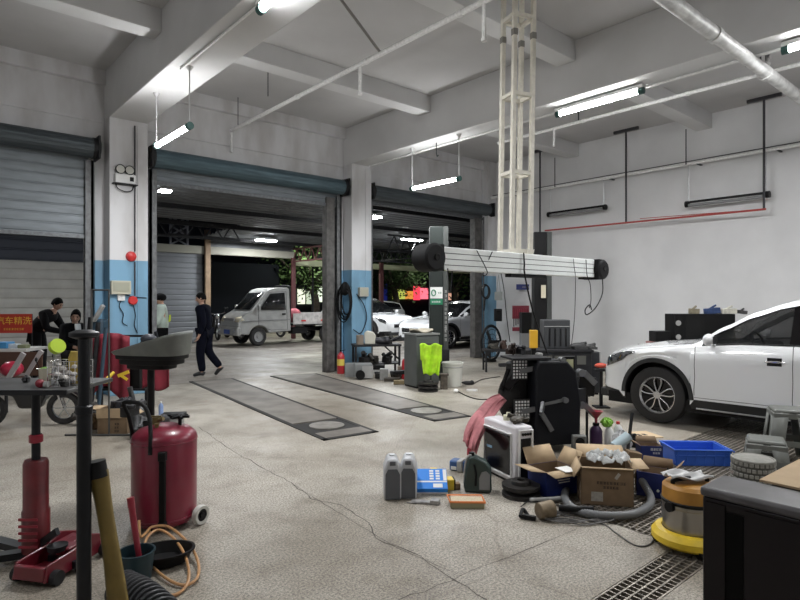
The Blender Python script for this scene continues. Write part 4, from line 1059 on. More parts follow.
# greasy parts on top
mw = wmp.location; Mw = Matrix.Translation(mw) @ Matrix.Rotation(ang-PI/2, 4, 'Z')
m = MB(); rd = random.Random(3)
m.sph((0, 0, .03), .06, 1.6, 1, .5); m.cyl((-.1, 0, .02), (.12, .02, .05), .018); m.cyl((.02, -.05, .03), (.0, .08, .06), .022); m.lathe([(.02, 0), (.045, 0), (.045, .03), (.02, .03)], 14, c=(.08, -.05, .0))
pt = Mw @ Vector((.12, .16, H_)); solo('greasy_part', m, mat('greasy', (.05, .042, .03), .5, .4, var=.6, vscale=30), 'greasy metal part lying on the white machine by the towel', 'machine part', pt, .5)
m = MB().cyl((0, 0, 0), (0, 0, .045), .03).cyl((.045, .02, 0), (.05, .02, .06), .018)
pt = Mw @ Vector((.10, .28, H_)); solo('plastic_fitting', m, mat('fitting', (.6, .58, .42), .5), 'small cream fitting on top of the white machine', 'fitting', pt)
# towel: draped cloth
towel_m = mat('towel_red', (.50, .19, .205), .95, var=.2, vscale=10, bump=.4, bscale=70)
TL = [(499, 394, 5.85), (489, 398, 5.75), (480, 408, 5.55), (471, 419, 5.30), (465, 431, 5.2), (463, 441, 5.15)]
TR = [(506, 400, 5.88), (501, 408, 5.70), (494, 418, 5.45), (486, 430, 5.2), (480, 443, 5.1), (476, 455, 5.05)]
TLc = curve([PP(*a) for a in TL], 5); TRc = curve([PP(*a) for a in TR], 5); TO = PP(482, 425, 5.3)
fw = Vector((SY, CY, 0))
def towel(u, v):
    k = min(int(v*(len(TLc)-1)), len(TLc)-2); f = v*(len(TLc)-1)-k
    a = TLc[k].lerp(TLc[k+1], f); b = TRc[k].lerp(TRc[k+1], f)
    return a.lerp(b, u)-TO+fw*(.022*math.sin(u*12+v*4)+.012*math.sin(u*23-v*7)-.05*math.sin(u*PI))+Vector((0, 0, .012*math.sin(u*15)*v))
m = MB().grid(towel, 26, 26)
solo('towel', m, towel_m, 'faded red towel draped over the corner of the white machine', 'towel', TO, 0, solid=.008)
p = loc(470, 462); solo('red_can', MB().lathe([(.001, 0), (.03, 0), (.03, .12), (.024, .14), (.024, .15), (.001, .15)], 18), red_p, 'small dark red can standing behind the dark green oil jug', 'can', p)
# ---- oil jugs (two)
def jug(name, label, cat, lc, rz, w, d, h, body, capm, group=None):
    t = thing(name, label, cat, lc, rz, group)
    poly = [(-w/2, 0), (w/2, 0), (w/2, h*.72), (w*.30, h*.93), (w*.16, h*.97), (-w*.16, h*.97), (-w*.30, h*.93), (-w/2, h*.72)]
    part('jug_body', MB().prism(poly, -d/2, d/2, 'XZ'), body, t, bevel=.014)
    return t
jb = mat('jug_silver', (.50, .51, .53), .4, .1); jp = mat('jug_panel', (.10, .105, .115), .6)
t = jug('oil_jug', 'grey oil jug with dark side panel, left of the two', 'oil jug', loc(392, 496), VIEW+R(4), .135, .20, .325, jb, None, 'pair of grey oil jugs')
part('side_panel', MB().prism([(-.056, .01), (.056, .01), (.056, .20), (.035, .24), (-.035, .24), (-.056, .20)], -.106, -.098, 'XZ'), jp, t)
part('cap', MB().cyl((0, .02, .305), (0, .02, .325), .022, n=18), jb, t); part('label_patch', MB().b2(-.022, .022, -.103, -.098, .268, .298), jp, t)
dup(t, loc(408.5, 495), VIEW-R(3), 'grey oil jug with dark side panel, right of the two')
# dark green jug
t = thing('green_oil_jug', 'dark green oil jug with a grey label beside the white machine', 'oil jug', loc(478, 491), VIEW+R(-8))
gj = mat('jug_green', (.025, .045, .04), .4)
part('jug_body', MB().prism([(-.105, 0), (.10, 0), (.11, .03), (.105, .19), (.06, .25), (-.03, .29), (-.075, .28), (-.10, .18), (-.115, .05)], -.055, .055, 'XZ'), gj, t, bevel=.014)
part('pale_edge', MB().tube(curve([(-.11, -.02, .06), (-.105, -.02, .18), (-.085, -.02, .275), (-.05, -.02, .295)], 4), .010, 6), lgrey_p, t)
part('side_label', MB().prism([(.01, .03), (.095, .03), (.095, .15), (.065, .18), (.03, .17), (.01, .12)], -.062, -.054, 'XZ'), grey_p, t)
part('cap', MB().cyl((-.05, 0, .285), (-.05, 0, .315), .022), black_p, t); part('grip', MB().tube(curve([(-.03, -.057, .23), (-.015, -.06, .15), (-.02, -.057, .06)], 4), .008, 6), black_p, t)
# blue carton propped up with filter boxes behind
p = loc(432, 495)
bl = mat('carton_bright', (.02, .22, .72), .45)
t = thing('filter_carton', 'bright blue flat carton with white print, propped up at the back', 'carton', (p[0], p[1], 0), VIEW)
Mt = TM((0, 0, .012), rx=R(28))
m = MB(); m.M = Mt; m.b2(-.125, .125, 0, .22, 0, .05); part('carton', m, bl, t, bevel=.003)
m = MB(); m.M = Mt; m.b2(-.126, .126, -.001, .221, .0, .012); m.b2(-.122, .122, .07, .085, .0505, .0515); m.b2(.01, .085, .015, .055, .0505, .0515); m.b2(.095, .122, .09, .21, .0505, .0510); part('print_band', m, paper, t)
m = MB(); m.M = Mt
rd = random.Random(2)
for i in range(4):
    for j in range(2): m.b2(-.015+j*.05, .018+j*.05, .10+i*.028, .118+i*.028, .0506, .0518)
part('lettering', m, paper, t)
part('prop', MB().b2(-.09, .09, .12, .19, 0, .05), cardb, t)
t = thing('yellow_carton', 'small yellow carton with dark end beside the blue carton', 'carton', loc(450, 490.5), VIEW+R(6)); part('carton', MB().b2(-.03, .035, 0, .10, 0, .085), yellow, t, bevel=.003); part('dark_end', MB().b2(.035, .045, 0, .10, 0, .085), black_p, t)
t = thing('small_carton', 'small brown carton standing right of the yellow one', 'carton', loc(457, 490), VIEW+R(10)); part('carton', MB().b2(-.025, .03, 0, .06, 0, .05), cardb, t, bevel=.003)
t = thing('small_carton', 'tiny yellow-topped box peeking out behind the blue carton', 'carton', loc(434, 482), VIEW); part('carton', MB().b2(-.03, .03, 0, .06, 0, .105), yellow, t); part('blue_side', MB().b2(.03, .085, 0, .06, 0, .09), mat('navy_box', (.05, .04, .25), .5), t)
m = MB().b2(-.13, .09, -.03, .03, 0, .016).b2(.02, .09, -.03, .04, .016, .035).bar((-.16, -.035, .006), (-.05, -.03, .01), .008)
solo('metal_bracket', m, mat('bracket_grey', (.30, .29, .28), .5, .3, var=.3, vscale=30), 'flat grey metal bracket lying in front of the blue carton', 'metal part', loc(428, 503.5), VIEW-R(14), bevel=.003)
t = thing('air_filter', 'cream pleated air filter with an orange rim on the floor', 'air filter', loc(467, 509), VIEW+R(-2))
part('frame', MB().tube([(-.125, 0, .05), (.135, 0, .05), (.125, .15, .05), (-.14, .15, .05)], .009, 6, closed=True), mat('filter_orange', (.72, .22, .06), .6), t)
part('filter_body', MB().b2(-.12, .13, 0, .15, 0, .045), mat('filter_olive', (.30, .27, .16), .8), t, bevel=.004)
m = MB()
for i in range(28): m.prism([(-.115+i*.0085, .04), (-.111+i*.0085, .056), (-.1065+i*.0085, .04)], .01, .14, 'XZ')
part('pleats', m, mat('pleat_paper', (.92, .84, .72), .8), t)
t = thing('blue_tool_case', 'blue and white hand tool pack on the floor behind the green jug', 'tool pack', loc(459, 470), VIEW+R(-25))
part('pack', MB().box((0, 0, .05), (.15, .12, .09)), mat('pack_navy', (.03, .09, .25), .5), t, bevel=.015); part('silver_band', MB().box((.03, -.02, .055), (.05, .13, .1)), lgrey_p, t, bevel=.01); part('white_patch', MB().box((-.03, -.062, .03), (.05, .004, .03)), paper, t)
# ---- brake discs
cast = mat('cast_iron', (.045, .042, .040), .55, .5, var=.4, vscale=20)
def disc(label, lc, rz=0, r=.15):
    t = thing('brake_disc', label, 'brake disc', lc, rz, 'brake discs by the white machine')
    part('rotor', MB().lathe([(r*.5, 0), (r, 0), (r, .009), (r*.98, .010), (r*.98, .018), (r, .019), (r, .028), (r*.5, .028), (r*.5, 0)], 40), cast, t)
    part('hat', MB().lathe([(r*.52, .028), (r*.5, .055), (r*.46, .06), (r*.22, .06), (r*.21, .03)], 32), cast, t)
    return t
p = G(521, 495.5); disc('black brake disc lying underneath another on the floor by the white machine', (p.x, p.y, .0)); disc('black brake disc on top of the floor pair by the white machine', (p.x+.012, p.y+.01, .061), .4)
# ---- dirty steel cup and small stuff
t = thing('metal_cup', 'dirty brown metal cup lying on its side on the floor', 'cup', loc(545, 519), VIEW+R(20))
m = MB().lathe([(.001, -.055), (.05, -.055), (.055, -.05), (.062, .05), (.064, .055), (.058, .055), (.052, -.045), (.001, -.045)], 28, 'X', c=(0, 0, .064)); part('cup', m, mat('cup_brown', (.22, .17, .11), .5, .4, var=.3, vscale=20), t)
m = MB().tube(curve([(-.08, -.02, .02), (-.05, .03, .05), (-.02, .0, .015), (.0, -.05, .015)], 6), .014, 8).bar((-.08, 0, .02), (.02, -.06, .02), .03, .025)
solo('pliers', m, black_p, 'black handled pliers beside the dirty metal cup', 'pliers', loc(531, 518), VIEW)
m = MB().tube(curve([(0, 0, .012), (.08, .10, .012), (.18, .08, .012), (.2, -.04, .012), (.12, -.1, .012)], 6), .005, 6); solo('thin_wire', m, black_p, 'thin black wire loop on the floor left of the metal cup', 'wire', loc(521, 508), VIEW)
a, b = G(530, 502.5), G(566, 500.5); solo('metal_tube', MB().cyl((0, 0, .018), (b.x-a.x, b.y-a.y, .018), .017), lgrey_p, 'straight light grey pipe on the floor in front of the blue open box', 'tube', (a.x, a.y, 0))
# cable heap
rd = random.Random(11); c0 = G(578, 519); pts = []
for i in range(46):
    a = i*.75; rr = .13+.05*math.sin(i*1.7); pts.append((rr*1.55*math.cos(a), rr*.75*math.sin(a), .008+.016*rd.random()))
tail = [G(600, 524)-c0, G(615, 533)-c0, G(635, 546)-c0, G(650, 545)-c0, G(657, 533)-c0]
pts += [(v.x, v.y, .006) for v in tail]
cm = MB()
cc = curve([(Matrix.Rotation(VIEW, 3, 'Z') @ Vector(p)) if i < 46 else p for i, p in enumerate(pts)], 5); cm.tube(cc, .005, 5)
solo('cable_heap', cm, mat('cable_grey', (.10, .095, .09), .6), 'tangled grey power cable on the floor with one end trailing to the vacuum', 'cable', (c0.x, c0.y, 0))
m = MB().lathe([(.001, -.12), (.022, -.12), (.025, -.06), (.020, .0), (.028, .05), (.028, .12), (.001, .12)], 16, 'X', c=(0, 0, .05)); solo('torch', m, black_p, 'black torch handle lying on the grey cable heap', 'torch', loc(576, 516), VIEW-R(12))
# vacuum hose: grey ribbed
hp = [G(566, 494), G(565, 503), G(575, 514), G(598, 520), G(628, 520), G(646, 513), G(651, 503), G(642, 495)]
hp = [Vector((v.x, v.y, .035)) for v in hp]; hp[-1].z = .12
o = hp[0].copy(); cc = curve([p-o for p in hp], 22); m = MB().tube(cc, [.027+(.003 if i % 2 else 0) for i in range(len(cc))], 12)
solo('vacuum_hose', m, mat('hose_grey', (.15, .155, .16), .5), 'thick ribbed grey vacuum hose curling round the big cardboard box', 'hose', o)
# ---- cardboard boxes
def obox(name, label, lc, rz, w, d, h, outm, flaps, inm=None, th=.006, sleeve=None):
    """open carton, origin at base centre; flaps = {side: angle from horizontal}"""
    t = thing(name, label, 'cardboard box', lc, rz)
    m = MB(); m.b2(-w/2, w/2, -d/2, d/2, 0, th); m.b2(-w/2, w/2, -d/2, -d/2+th, 0, h); m.b2(-w/2, w/2, d/2-th, d/2, 0, h); m.b2(-w/2, -w/2+th, -d/2, d/2, 0, h); m.b2(w/2-th, w/2, -d/2, d/2, 0, h)
    part('walls', m, outm, t)
    e_ = th+.001; m = MB(); m.b2(-w/2+e_, w/2-e_, -d/2+e_, d/2-e_, th, th+.001); m.b2(-w/2+e_, w/2-e_, -d/2+e_, -d/2+e_+.001, th, h); m.b2(-w/2+e_, w/2-e_, d/2-e_-.001, d/2-e_, th, h); m.b2(-w/2+e_, -w/2+e_+.001, -d/2+e_, d/2-e_, th, h); m.b2(w/2-e_-.001, w/2-e_, -d/2+e_, d/2-e_, th, h)
    part('lining', m, cardb, t)
    for sd, (a, L) in flaps.items():
        a = R(a); c, s = math.cos(a), math.sin(a); m = MB()
        if sd == 'f': vs = [(-w/2, -d/2, h), (w/2, -d/2, h), (w/2-.01, -d/2-L*c, h+L*s), (-w/2+.01, -d/2-L*c, h+L*s)]
        if sd == 'b': vs = [(w/2, d/2, h), (-w/2, d/2, h), (-w/2+.01, d/2+L*c, h+L*s), (w/2-.01, d/2+L*c, h+L*s)]
        if sd == 'l': vs = [(-w/2, d/2, h), (-w/2, -d/2, h), (-w/2-L*c, -d/2+.01, h+L*s), (-w/2-L*c, d/2-.01, h+L*s)]
        if sd == 'r': vs = [(w/2, -d/2, h), (w/2, d/2, h), (w/2+L*c, d/2-.01, h+L*s), (w/2+L*c, -d/2+.01, h+L*s)]
        m.add(vs, [(0, 1, 2, 3)]); part('flap', m, inm or cardi, t, solid=.005)
    return t
b1 = obox('open_carton', 'dark blue open carton with kraft flaps beside the white machine', loc(552, 491), VIEW+R(24), .30, .24, .20, blue_c, {'l': (10, .14), 'b': (55, .15), 'f': (-12, .10), 'r': (60, .14)})
part('tape_patch', MB().b2(-.02, .10, -.20, -.06, .205, .209), paper, b1)
m = MB()
for i in range(3): m.b2(-.05+.01*i, .08, -.1215, -.1205, .14-i*.02, .148-i*.02)
part('print', m, paper, b1)
b2_ = obox('open_carton', 'large brown open cardboard box with bubble wrap on top, printed side forward', loc(604, 499), VIEW+R(-11), .38, .30, .285, cardb, {'b': (28, .15), 'f': (-8, .02), 'r': (4, .11), 'l': (-60, .10)})
# printed marks (not legible in the photo): two rows of dense little glyph-like marks
def marks(n, w, h, x0, z0, y, seed, gap=1.25):
    rd = random.Random(seed); m = MB()
    for i in range(n):
        x = x0+i*w*gap
        for k in range(3): zz = z0+h*(k/2-.5)*.85; m.b2(x, x+w, y-.0006, y, zz-h*.07, zz+h*.07)
        for k in range(2): xx = x+w*rd.choice((.2, .35, .5, .7, .85)); m.b2(xx-w*.08, xx+w*.08, y-.0006, y, z0-h/2, z0+h/2)
    return m
part('print', marks(9, .019, .020, -.075, .17, -.151, 4), ink, b2_); part('print', marks(5, .019, .019, -.03, .137, -.151, 5), ink, b2_)
part('white_label', MB().b2(-.115, -.03, -.152, -.150, .03, .10), mat('label_worn', (.42, .40, .36), .7, var=.2, vscale=40), b2_)
part('white_label', MB().box((.075, -.151, .225), (.022, .002, .05), Matrix.Rotation(.6, 3, 'Y')), MATS['label_worn'], b2_)
m = MB()
for i in range(6):
    for j in range(4): m.b2(-.1915, -.1905, -.12+j*.06, -.085+j*.06, .06+i*.035, .075+i*.035)
part('print', m, ink, b2_)
# bubble wrap
def bub(u, v):
    a = 2*PI*u; r = .5+.5*v; x = .17*r*math.cos(a); y = .13*r*math.sin(a)
    return (x+.01*math.sin(7*a), y, .03+.035*math.sin(PI*v)+.012*math.sin(9*a+3*v)+.01*math.sin(23*a))
Mb = Matrix.Translation(b2_.location) @ Matrix.Rotation(b2_.rotation_euler.z, 4, 'Z')
solo('bubble_wrap', MB().grid(bub, 60, 10), mat('bubble_wrap', (.78, .80, .80), .25, alpha=.75, bump=.8, bscale=120), 'crumpled clear bubble wrap lying on top of the large brown box', 'bubble wrap', Mb @ Vector((.03, .0, .29)), VIEW, solid=.004)
b3 = obox('open_carton', 'blue-sided open carton with brown flaps left of the vacuum cleaner', loc(655, 494), VIEW+R(-34), .24, .20, .19, blue_c, {'r': (48, .12), 'l': (-65, .10), 'b': (70, .08)}, inm=cardb)
part('kraft_side', MB().b2(-.132, -.1305, -.10, .10, .02, .19), cardb, b3)
m = MB()
for x in (-.06, .04): m.cyl((x, -.104, .06), (x, -.1, .06), .011, n=12)
part('hole', m, paper, b3)
b4 = obox('blue_carton', 'dark blue carton with white print left of the blue crate', loc(649, 463), VIEW+R(-6), .20, .16, .18, blue_c, {'l': (30, .10), 'b': (60, .06)}, inm=cardb)
part('print', marks(4, .02, .022, -.01, .15, -.081, 6), paper, b4); part('print', marks(3, .018, .016, .01, .115, -.081, 7), paper, b4); part('print', marks(2, .02, .02, .03, .035, -.081, 8), paper, b4)
# light blue & kraft sleeve between
solo('paper_roll', MB().cyl((0, 0, .16), (.16, .02, .25), .05, n=18), mat('pale_blue', (.42, .52, .56), .6), 'pale blue rolled sheet lying over the boxes behind the bubble wrap', 'roll', loc(614, 464), VIEW+R(10))
solo('small_box', MB().box((0, 0, .07), (.13, .11, .14), Matrix.Rotation(.2, 3, 'Y')), cardb, 'small kraft box wedged left of the dark blue carton', 'box', loc(632, 466), VIEW, bevel=.004)
t = thing('flat_carton', 'flattened kraft carton on the floor under the front of the white car', 'flat carton', loc(640, 436), VIEW+R(14)); part('sheet', MB().b2(-.24, .20, -.14, .17, 0, .012), mat('kraft_light', (.58, .44, .28), .85), t)
m = MB()
for i in range(3): m.b2(-.1+i*.07, -.06+i*.07, -.03, .04, .012, .0135)
part('print', m, ink, t)
# ---- bottles, loose parts round the console
def bottle(label, lc, h, r, body, capm, group=None, name='bottle', neck=.35):
    t = thing(name, label, 'bottle', lc, 0, group)
    part('body', MB().lathe([(.001, 0), (r*.95, 0), (r, .01), (r, h*.68), (r*.8, h*.8), (r*neck, h*.88), (r*neck, h*.94), (.001, h*.94)], 20), body, t)
    part('cap', MB().lathe([(r*neck*1.15, h*.90), (r*neck*1.15, h), (.001, h)], 14), capm, t); return t
bottle('dark purple jug standing right of the black console', loc(596, 447.5), .26, .065, mat('purple', (.05, .018, .07), .4), black_p, name='purple_jug', neck=.45)
bottle('white bottle with a green cap right of the purple jug', loc(609, 448), .25, .045, white_p, mat('lime', (.3, .7, .1), .4), name='white_bottle')
bottle('white bottle with a red mark behind the pale blue roll', loc(618, 447), .27, .045, white_p, red_b, name='white_bottle')
solo('funnel', MB().lathe([(.012, 0), (.015, .06), (.07, .13), (.075, .135), (.068, .13), (.01, .05)], 20), mat('funnel_red', (.35, .03, .05), .4), 'dark red funnel resting on the purple jug', 'funnel', (*loc(596, 447.5)[:2], .25))
def crumple(r, seed, sz=1.0):
    rd = random.Random(seed); ph = [rd.uniform(0, 6) for _ in range(4)]
    def f(u, v):
        th = 2*PI*u; p_ = PI*(v-.5); k = 1+.16*math.sin(5*th+ph[0])*math.cos(3*p_+ph[1])+.12*math.sin(9*th+6*p_+ph[2])+.08*math.sin(17*th-5*p_+ph[3])
        return (r*k*math.cos(p_)*math.cos(th), r*k*math.cos(p_)*math.sin(th), r*sz*(1+k*math.sin(p_)))
    return MB().grid(f, 40, 22)
solo('plastic_bag', crumple(.055, 3, .8), mat('lime_bag', (.26, .55, .06), .45), 'crumpled lime green plastic bag on the white bottles', 'bag', (*loc(607, 448)[:2], .225))
solo('white_bag', crumple(.085, 5, 1.2), mat('white_bag', (.62, .62, .63), .4, var=.2, vscale=20), 'crumpled white plastic bag right of the white bottles', 'bag', loc(622, 452))
t = thing('throttle_body', 'grey metal throttle housing with two round openings beside the console', 'machine part', loc(579, 456), VIEW)
part('housing', MB().b2(-.07, .07, -.03, .04, 0, .21), mat('throttle', (.22, .22, .21), .45, .6, var=.3, vscale=20), t, bevel=.015)
for z in (.06, .145): part('bore', MB().cyl((0, -.04, z), (0, -.028, z), .045 if z > .1 else .035, n=24).cyl((0, -.044, z), (0, -.04, z), .025), black_p if z > .1 else lgrey_p, t)
solo('pry_bar', MB().bar((0, 0, .03), (.10, .12, .42), .02, .04).bar((0, 0, .03), (.12, -.03, .01), .02, .04), black_p, 'black pry bar standing up behind the small kraft box', 'tool', loc(627, 458), VIEW)
# ---- crate, stools
cm_ = mat('crate_blue', (.04, .14, .60), .4)
t = thing('plastic_crate', 'bright blue open plastic crate on the grating beside the white car', 'crate', loc(695, 461), VIEW+R(-3))
w, d, h = .49, .32, .145
m = MB(); m.b2(-w/2, w/2, -d/2, d/2, 0, .006)
for y in (-d/2, d/2): m.prism([(-w/2, 0), (w/2, 0), (w/2+.02, h), (-w/2-.02, h)], y-.004, y+.004, 'XZ')
for x in (-w/2, w/2): m.prism([(-d/2, 0), (d/2, 0), (d/2+.01, h), (-d/2-.01, h)], x-.004, x+.004, 'YZ')
part('tray', m, cm_, t)
part('rim', MB().tube([(-w/2-.02, -d/2-.01, h), (w/2+.02, -d/2-.01, h), (w/2+.02, d/2+.01, h), (-w/2-.02, d/2+.01, h)], .010, 6, closed=True), cm_, t)
m = MB()
for i in range(7): m.b2(-w/2+.01+i*.085, -w/2+.02+i*.085, -d/2-.012, -d/2-.001, .01, h)
m.b2(-w/2, w/2, -d/2-.014, -d/2-.001, h*.62, h*.68); part('rib', m, cm_, t)
m = MB()
for i in range(7): m.b2(-w/2+.01+i*.085, -w/2+.02+i*.085, d/2-.006, d/2+.006, .01, h)
m.b2(-w/2, w/2, d/2-.006, d/2+.006, h*.62, h*.68); part('rib', m, cm_, t)
stool_m = mat('stool_grey', (.13, .135, .122), .45, var=.08, vscale=6, bump=.05, bscale=50)
def pstool(label, lc, rz, h, a, b, group=None):
    t = thing('plastic_stool', label, 'stool', lc, rz, group)
    # seat
    part('seat', MB().box((0, 0, h-.02), (a, a, .04), taper=.96), stool_m, t, bevel=.018)
    for sx in (-1, 1):
        for sy in (-1, 1):
            m = MB(); A, B = a/2-.004, b/2
            tpz = h-.03; w0, w1 = .12, .10
            for (ax1, ay1) in ((1, 0), (0, 1)):
                if ax1: vs = [(sx*A, sy*A, tpz), (sx*(A-w0), sy*A, tpz), (sx*(B-w1), sy*B, 0), (sx*B, sy*B, 0)]
                else: vs = [(sx*A, sy*A, tpz), (sx*A, sy*(A-w0), tpz), (sx*B, sy*(B-w1), 0), (sx*B, sy*B, 0)]
                m.add(vs, [(0, 1, 2, 3)])
            part('leg', m, stool_m, t, solid=.010)
    for k, (zz, hh) in enumerate(((h-.075, .075), (h*.36, .055))):
        f = 1-zz/h; S_ = a/2+(b/2-a/2)*f-.006; m = MB()
        for i in range(4):
            q = Matrix.Rotation(i*PI/2, 4, 'Z'); m.M = q; m.b2(-S_, S_, -S_-.004, -S_+.004, zz-hh/2 if k else zz-.01, zz+hh/2)
        part('apron' if k == 0 else 'stretcher', m, stool_m, t, bevel=.003)
    return t
pstool('tall grey square plastic stool at the right edge beside the white car', loc(789, 459), VIEW+R(-22), .50, .31, .40)
pstool('low grey square plastic stool in front of the tall grey stool', loc(766, 471), VIEW+R(-30), .30, .30, .38)
t = thing('woven_stool', 'round grey woven-pattern low stool in front of the plastic stools', 'stool', loc(753, 487), 0); t.scale = (1, 1, 1.15)
wv = mat('woven_grey', (.24, .235, .21), .7, var=.15, vscale=30)
part('drum', MB().lathe([(.14, 0), (.155, .02), (.155, .19), (.15, .205), (.001, .21)], 36), mat('woven_back', (.08, .078, .07), .7), t)
m = MB()
for j in range(5):
    for i in range(26):
        a = 2*PI*(i+.5*(j % 2))/26; m.M = Matrix.Rotation(a, 4, 'Z'); m.box((.157, 0, .025+j*.04), (.012, .030, .026))
m.M = Matrix()
part('weave', m, wv, t, bevel=.004)
part('top_rim', MB().tube([(.155*math.cos(a*PI/18), .155*math.sin(a*PI/18), .205) for a in range(36)], .010, 6, closed=True), wv, t)
part('top_pad', MB().lathe([(.15, .205), (.13, .216), (.001, .220)], 32), wv, t)
# ---- vacuum cleaner
p = loc(690, 546)
t = thing('vacuum_cleaner', 'industrial vacuum cleaner, steel drum on a yellow wheeled base', 'vacuum cleaner', p, VIEW+R(10))
steel = mat('drum_steel', (.40, .38, .35), .28, .9, var=.15, vscale=5, stretch=(1, 1, .2))
part('base', MB().lathe([(.001, .03), (.20, .03), (.225, .05), (.225, .085), (.20, .115), (.165, .12)], 40), yellow, t)
part('drum', MB().lathe([(.158, .11), (.160, .26), (.164, .265), (.164, .285), (.158, .29)], 40), steel, t)
part('motor_head', MB().lathe([(.162, .285), (.160, .38), (.14, .40), (.08, .405), (.001, .405)], 40), mat('head_orange', (.42, .20, .03), .5, var=.2, vscale=9), t)
part('head_band', MB().lathe([(.166, .283), (.170, .29), (.170, .30), (.162, .305)], 40), black_p, t)
part('carry_handle', MB().tube(curve([(-.12, 0, .395), (-.10, 0, .425), (.10, 0, .425), (.12, 0, .395)], 5), .014, 8), black_p, t)
for a in (-110, -20, 60, 150): 
    x, y = .19*math.cos(R(a)), .19*math.sin(R(a)); part('castor', MB().cyl((x-.015, y, .028), (x+.015, y, .028), .028).box((x, y, .055), (.05, .05, .03)), black_p, t)
part('inlet', MB().cyl((-.14, -.03, .27), (-.18, -.04, .27), .03), black_p, t)
cable([G(657, 533)+Vector((0, 0, .01)), G(662, 518)+Vector((0, 0, .03)), G(662, 505)+Vector((0, 0, .10)), G(668, 500)+Vector((0, 0, .25))], .005, 'thin dark power lead climbing the left side of the vacuum cleaner')
# rags and bits on top of the vacuum head / boxes
m = MB().grid(lambda u, v: ((u-.5)*.26, (v-.5)*.16, .012+.012*math.sin(u*8+v*5)+.008*math.sin(v*15)), 20, 12)
solo('plastic_sheet', m, mat('sheet_grey', (.50, .50, .50), .45), 'crumpled grey plastic sheet lying on top of the vacuum cleaner', 'plastic sheet', (p[0], p[1]+.02, .43), VIEW, solid=.004)

# more pieces of the heap round the console
def lump(name, label, cat, p, seed, s=1.0, c=(.02, .02, .022), metal=.4):
    rd = random.Random(seed); m = MB()
    for k in range(3):
        a = Vector((rd.uniform(-.08, .08), rd.uniform(-.06, .06), rd.uniform(.02, .12))); b = Vector((rd.uniform(-.10, .10), rd.uniform(-.06, .06), rd.uniform(.03, .16)))
        m.cyl(a, b, rd.uniform(.018, .035), n=12)
    m.box((rd.uniform(-.03, .03), 0, .045), (rd.uniform(.09, .15), rd.uniform(.06, .1), .08), rd.uniform(0, 1))
    m.lathe([(.015, 0), (.045, 0), (.05, .02), (.045, .035), (.015, .035), (.015, 0)], 16, c=(rd.uniform(-.05, .05), -.03, .07))
    m.v = [v*s for v in m.v]
    return solo(name, m, mat('lump_%s' % (c,), c, .5, metal, var=.5, vscale=22), label, cat, p, rd.uniform(0, 3), bevel=.003)
cz = .96
for i, (px, d, c, lb) in enumerate(((512, 6.2, (.05, .035, .03), 'rust-brown caliper on the left end of the console shelf'), (522, 6.25, (.03, .03, .035), 'dark clamp lying on the console shelf beside the caliper'))):
    q = PP(px, 0, d); lump('console_tool', lb, 'tool', (q.x, q.y, cz), 50+i, .8, c)
lump('machine_part', 'dark alternator-like part on the floor between console and blue open box', 'machine part', loc(540, 474), 61, 1.0, (.03, .028, .025))
lump('machine_part', 'black clamp head on the floor right of the purple jug', 'machine part', loc(632, 447), 62, .9, (.015, .015, .016))
lump('machine_part', 'small grey fitting beside the round metal throttle housing', 'machine part', loc(590, 458), 63, .6, (.10, .10, .10))
t = thing('tablet_panel', 'dark tilted panel target standing right of the console', 'panel', (*PP(587, 0, 6.15)[:2], .52), VIEW+R(-15)); part('panel', MB().box((0, 0, .11), (.17, .02, .20), Matrix.Rotation(.12, 3, 'Y')), mat('panel_dark', (.008, .009, .010), .3), t, bevel=.005); part('stem', MB().cyl((0, .03, -.52), (0, .01, .05), .014), steel_d, t)
# ---- foreground black cabinet
t = thing('black_cabinet', 'glossy black cabinet with grey top at the lower right corner', 'cabinet', (2.12, .825, 0), R(-1))
cab = mat('cabinet_plum', (.0055, .003, .005), .25, spec=.35)
part('case', MB().b2(0, .19, -1.5, 0, .03, .865), cab, t, bevel=.006)
part('worktop', MB().b2(-.008, .20, -1.51, .008, .865, .90), mat('worktop_grey', (.09, .086, .09), .35, var=.25, vscale=12), t, bevel=.012)
part('front_panel', MB().b2(-.006, .0, -.075, -.012, .04, .85), cab, t); part('front_panel', MB().b2(-.006, .0, -.72, -.135, .04, .85), cab, t)
part('recessed_strip', MB().b2(-.004, .002, -.132, -.078, .04, .83), mat('strip_black', (.002, .002, .002), .4, spec=.1), t)
part('plinth', MB().b2(.02, .17, -1.48, -.02, 0, .03), black_p, t)
t = thing('rear_cabinet', 'dark cabinet standing behind the glossy black one, covered by cardboard', 'cabinet', (2.35, .68, 0), 0)
part('case', MB().b2(0, .55, -1.3, 0, .03, .895), mat('rear_dark', (.02, .02, .02), .5), t, bevel=.006); part('plinth', MB().b2(.02, .53, -1.28, -.02, 0, .03), black_p, t)
t = thing('cardboard_sheet', 'brown cardboard sheet lying over the back of the black cabinets', 'cardboard', (2.52, .28, .902), R(-2))
part('sheet', MB().b2(-.22, .36, -.6, .42, .0, .008), cardi, t, smooth=False)
part('folded_edge', MB().add([(-.22, -.6, .008), (-.22, .30, .008), (-.10, .28, .03), (-.10, -.6, .03)], [(0, 1, 2, 3)]), cardi, t, solid=.005)
t = thing('screwdriver', 'short metal screwdriver standing on the cardboard sheet', 'screwdriver', (2.30, .50, .91), 0); part('handle', MB().cyl((0, 0, 0), (.005, .0, .05), .006, n=10), grey_p, t); part('shaft', MB().cyl((-.0, 0, .012), (.03, -.10, .012), .004, n=8), chrome, t)
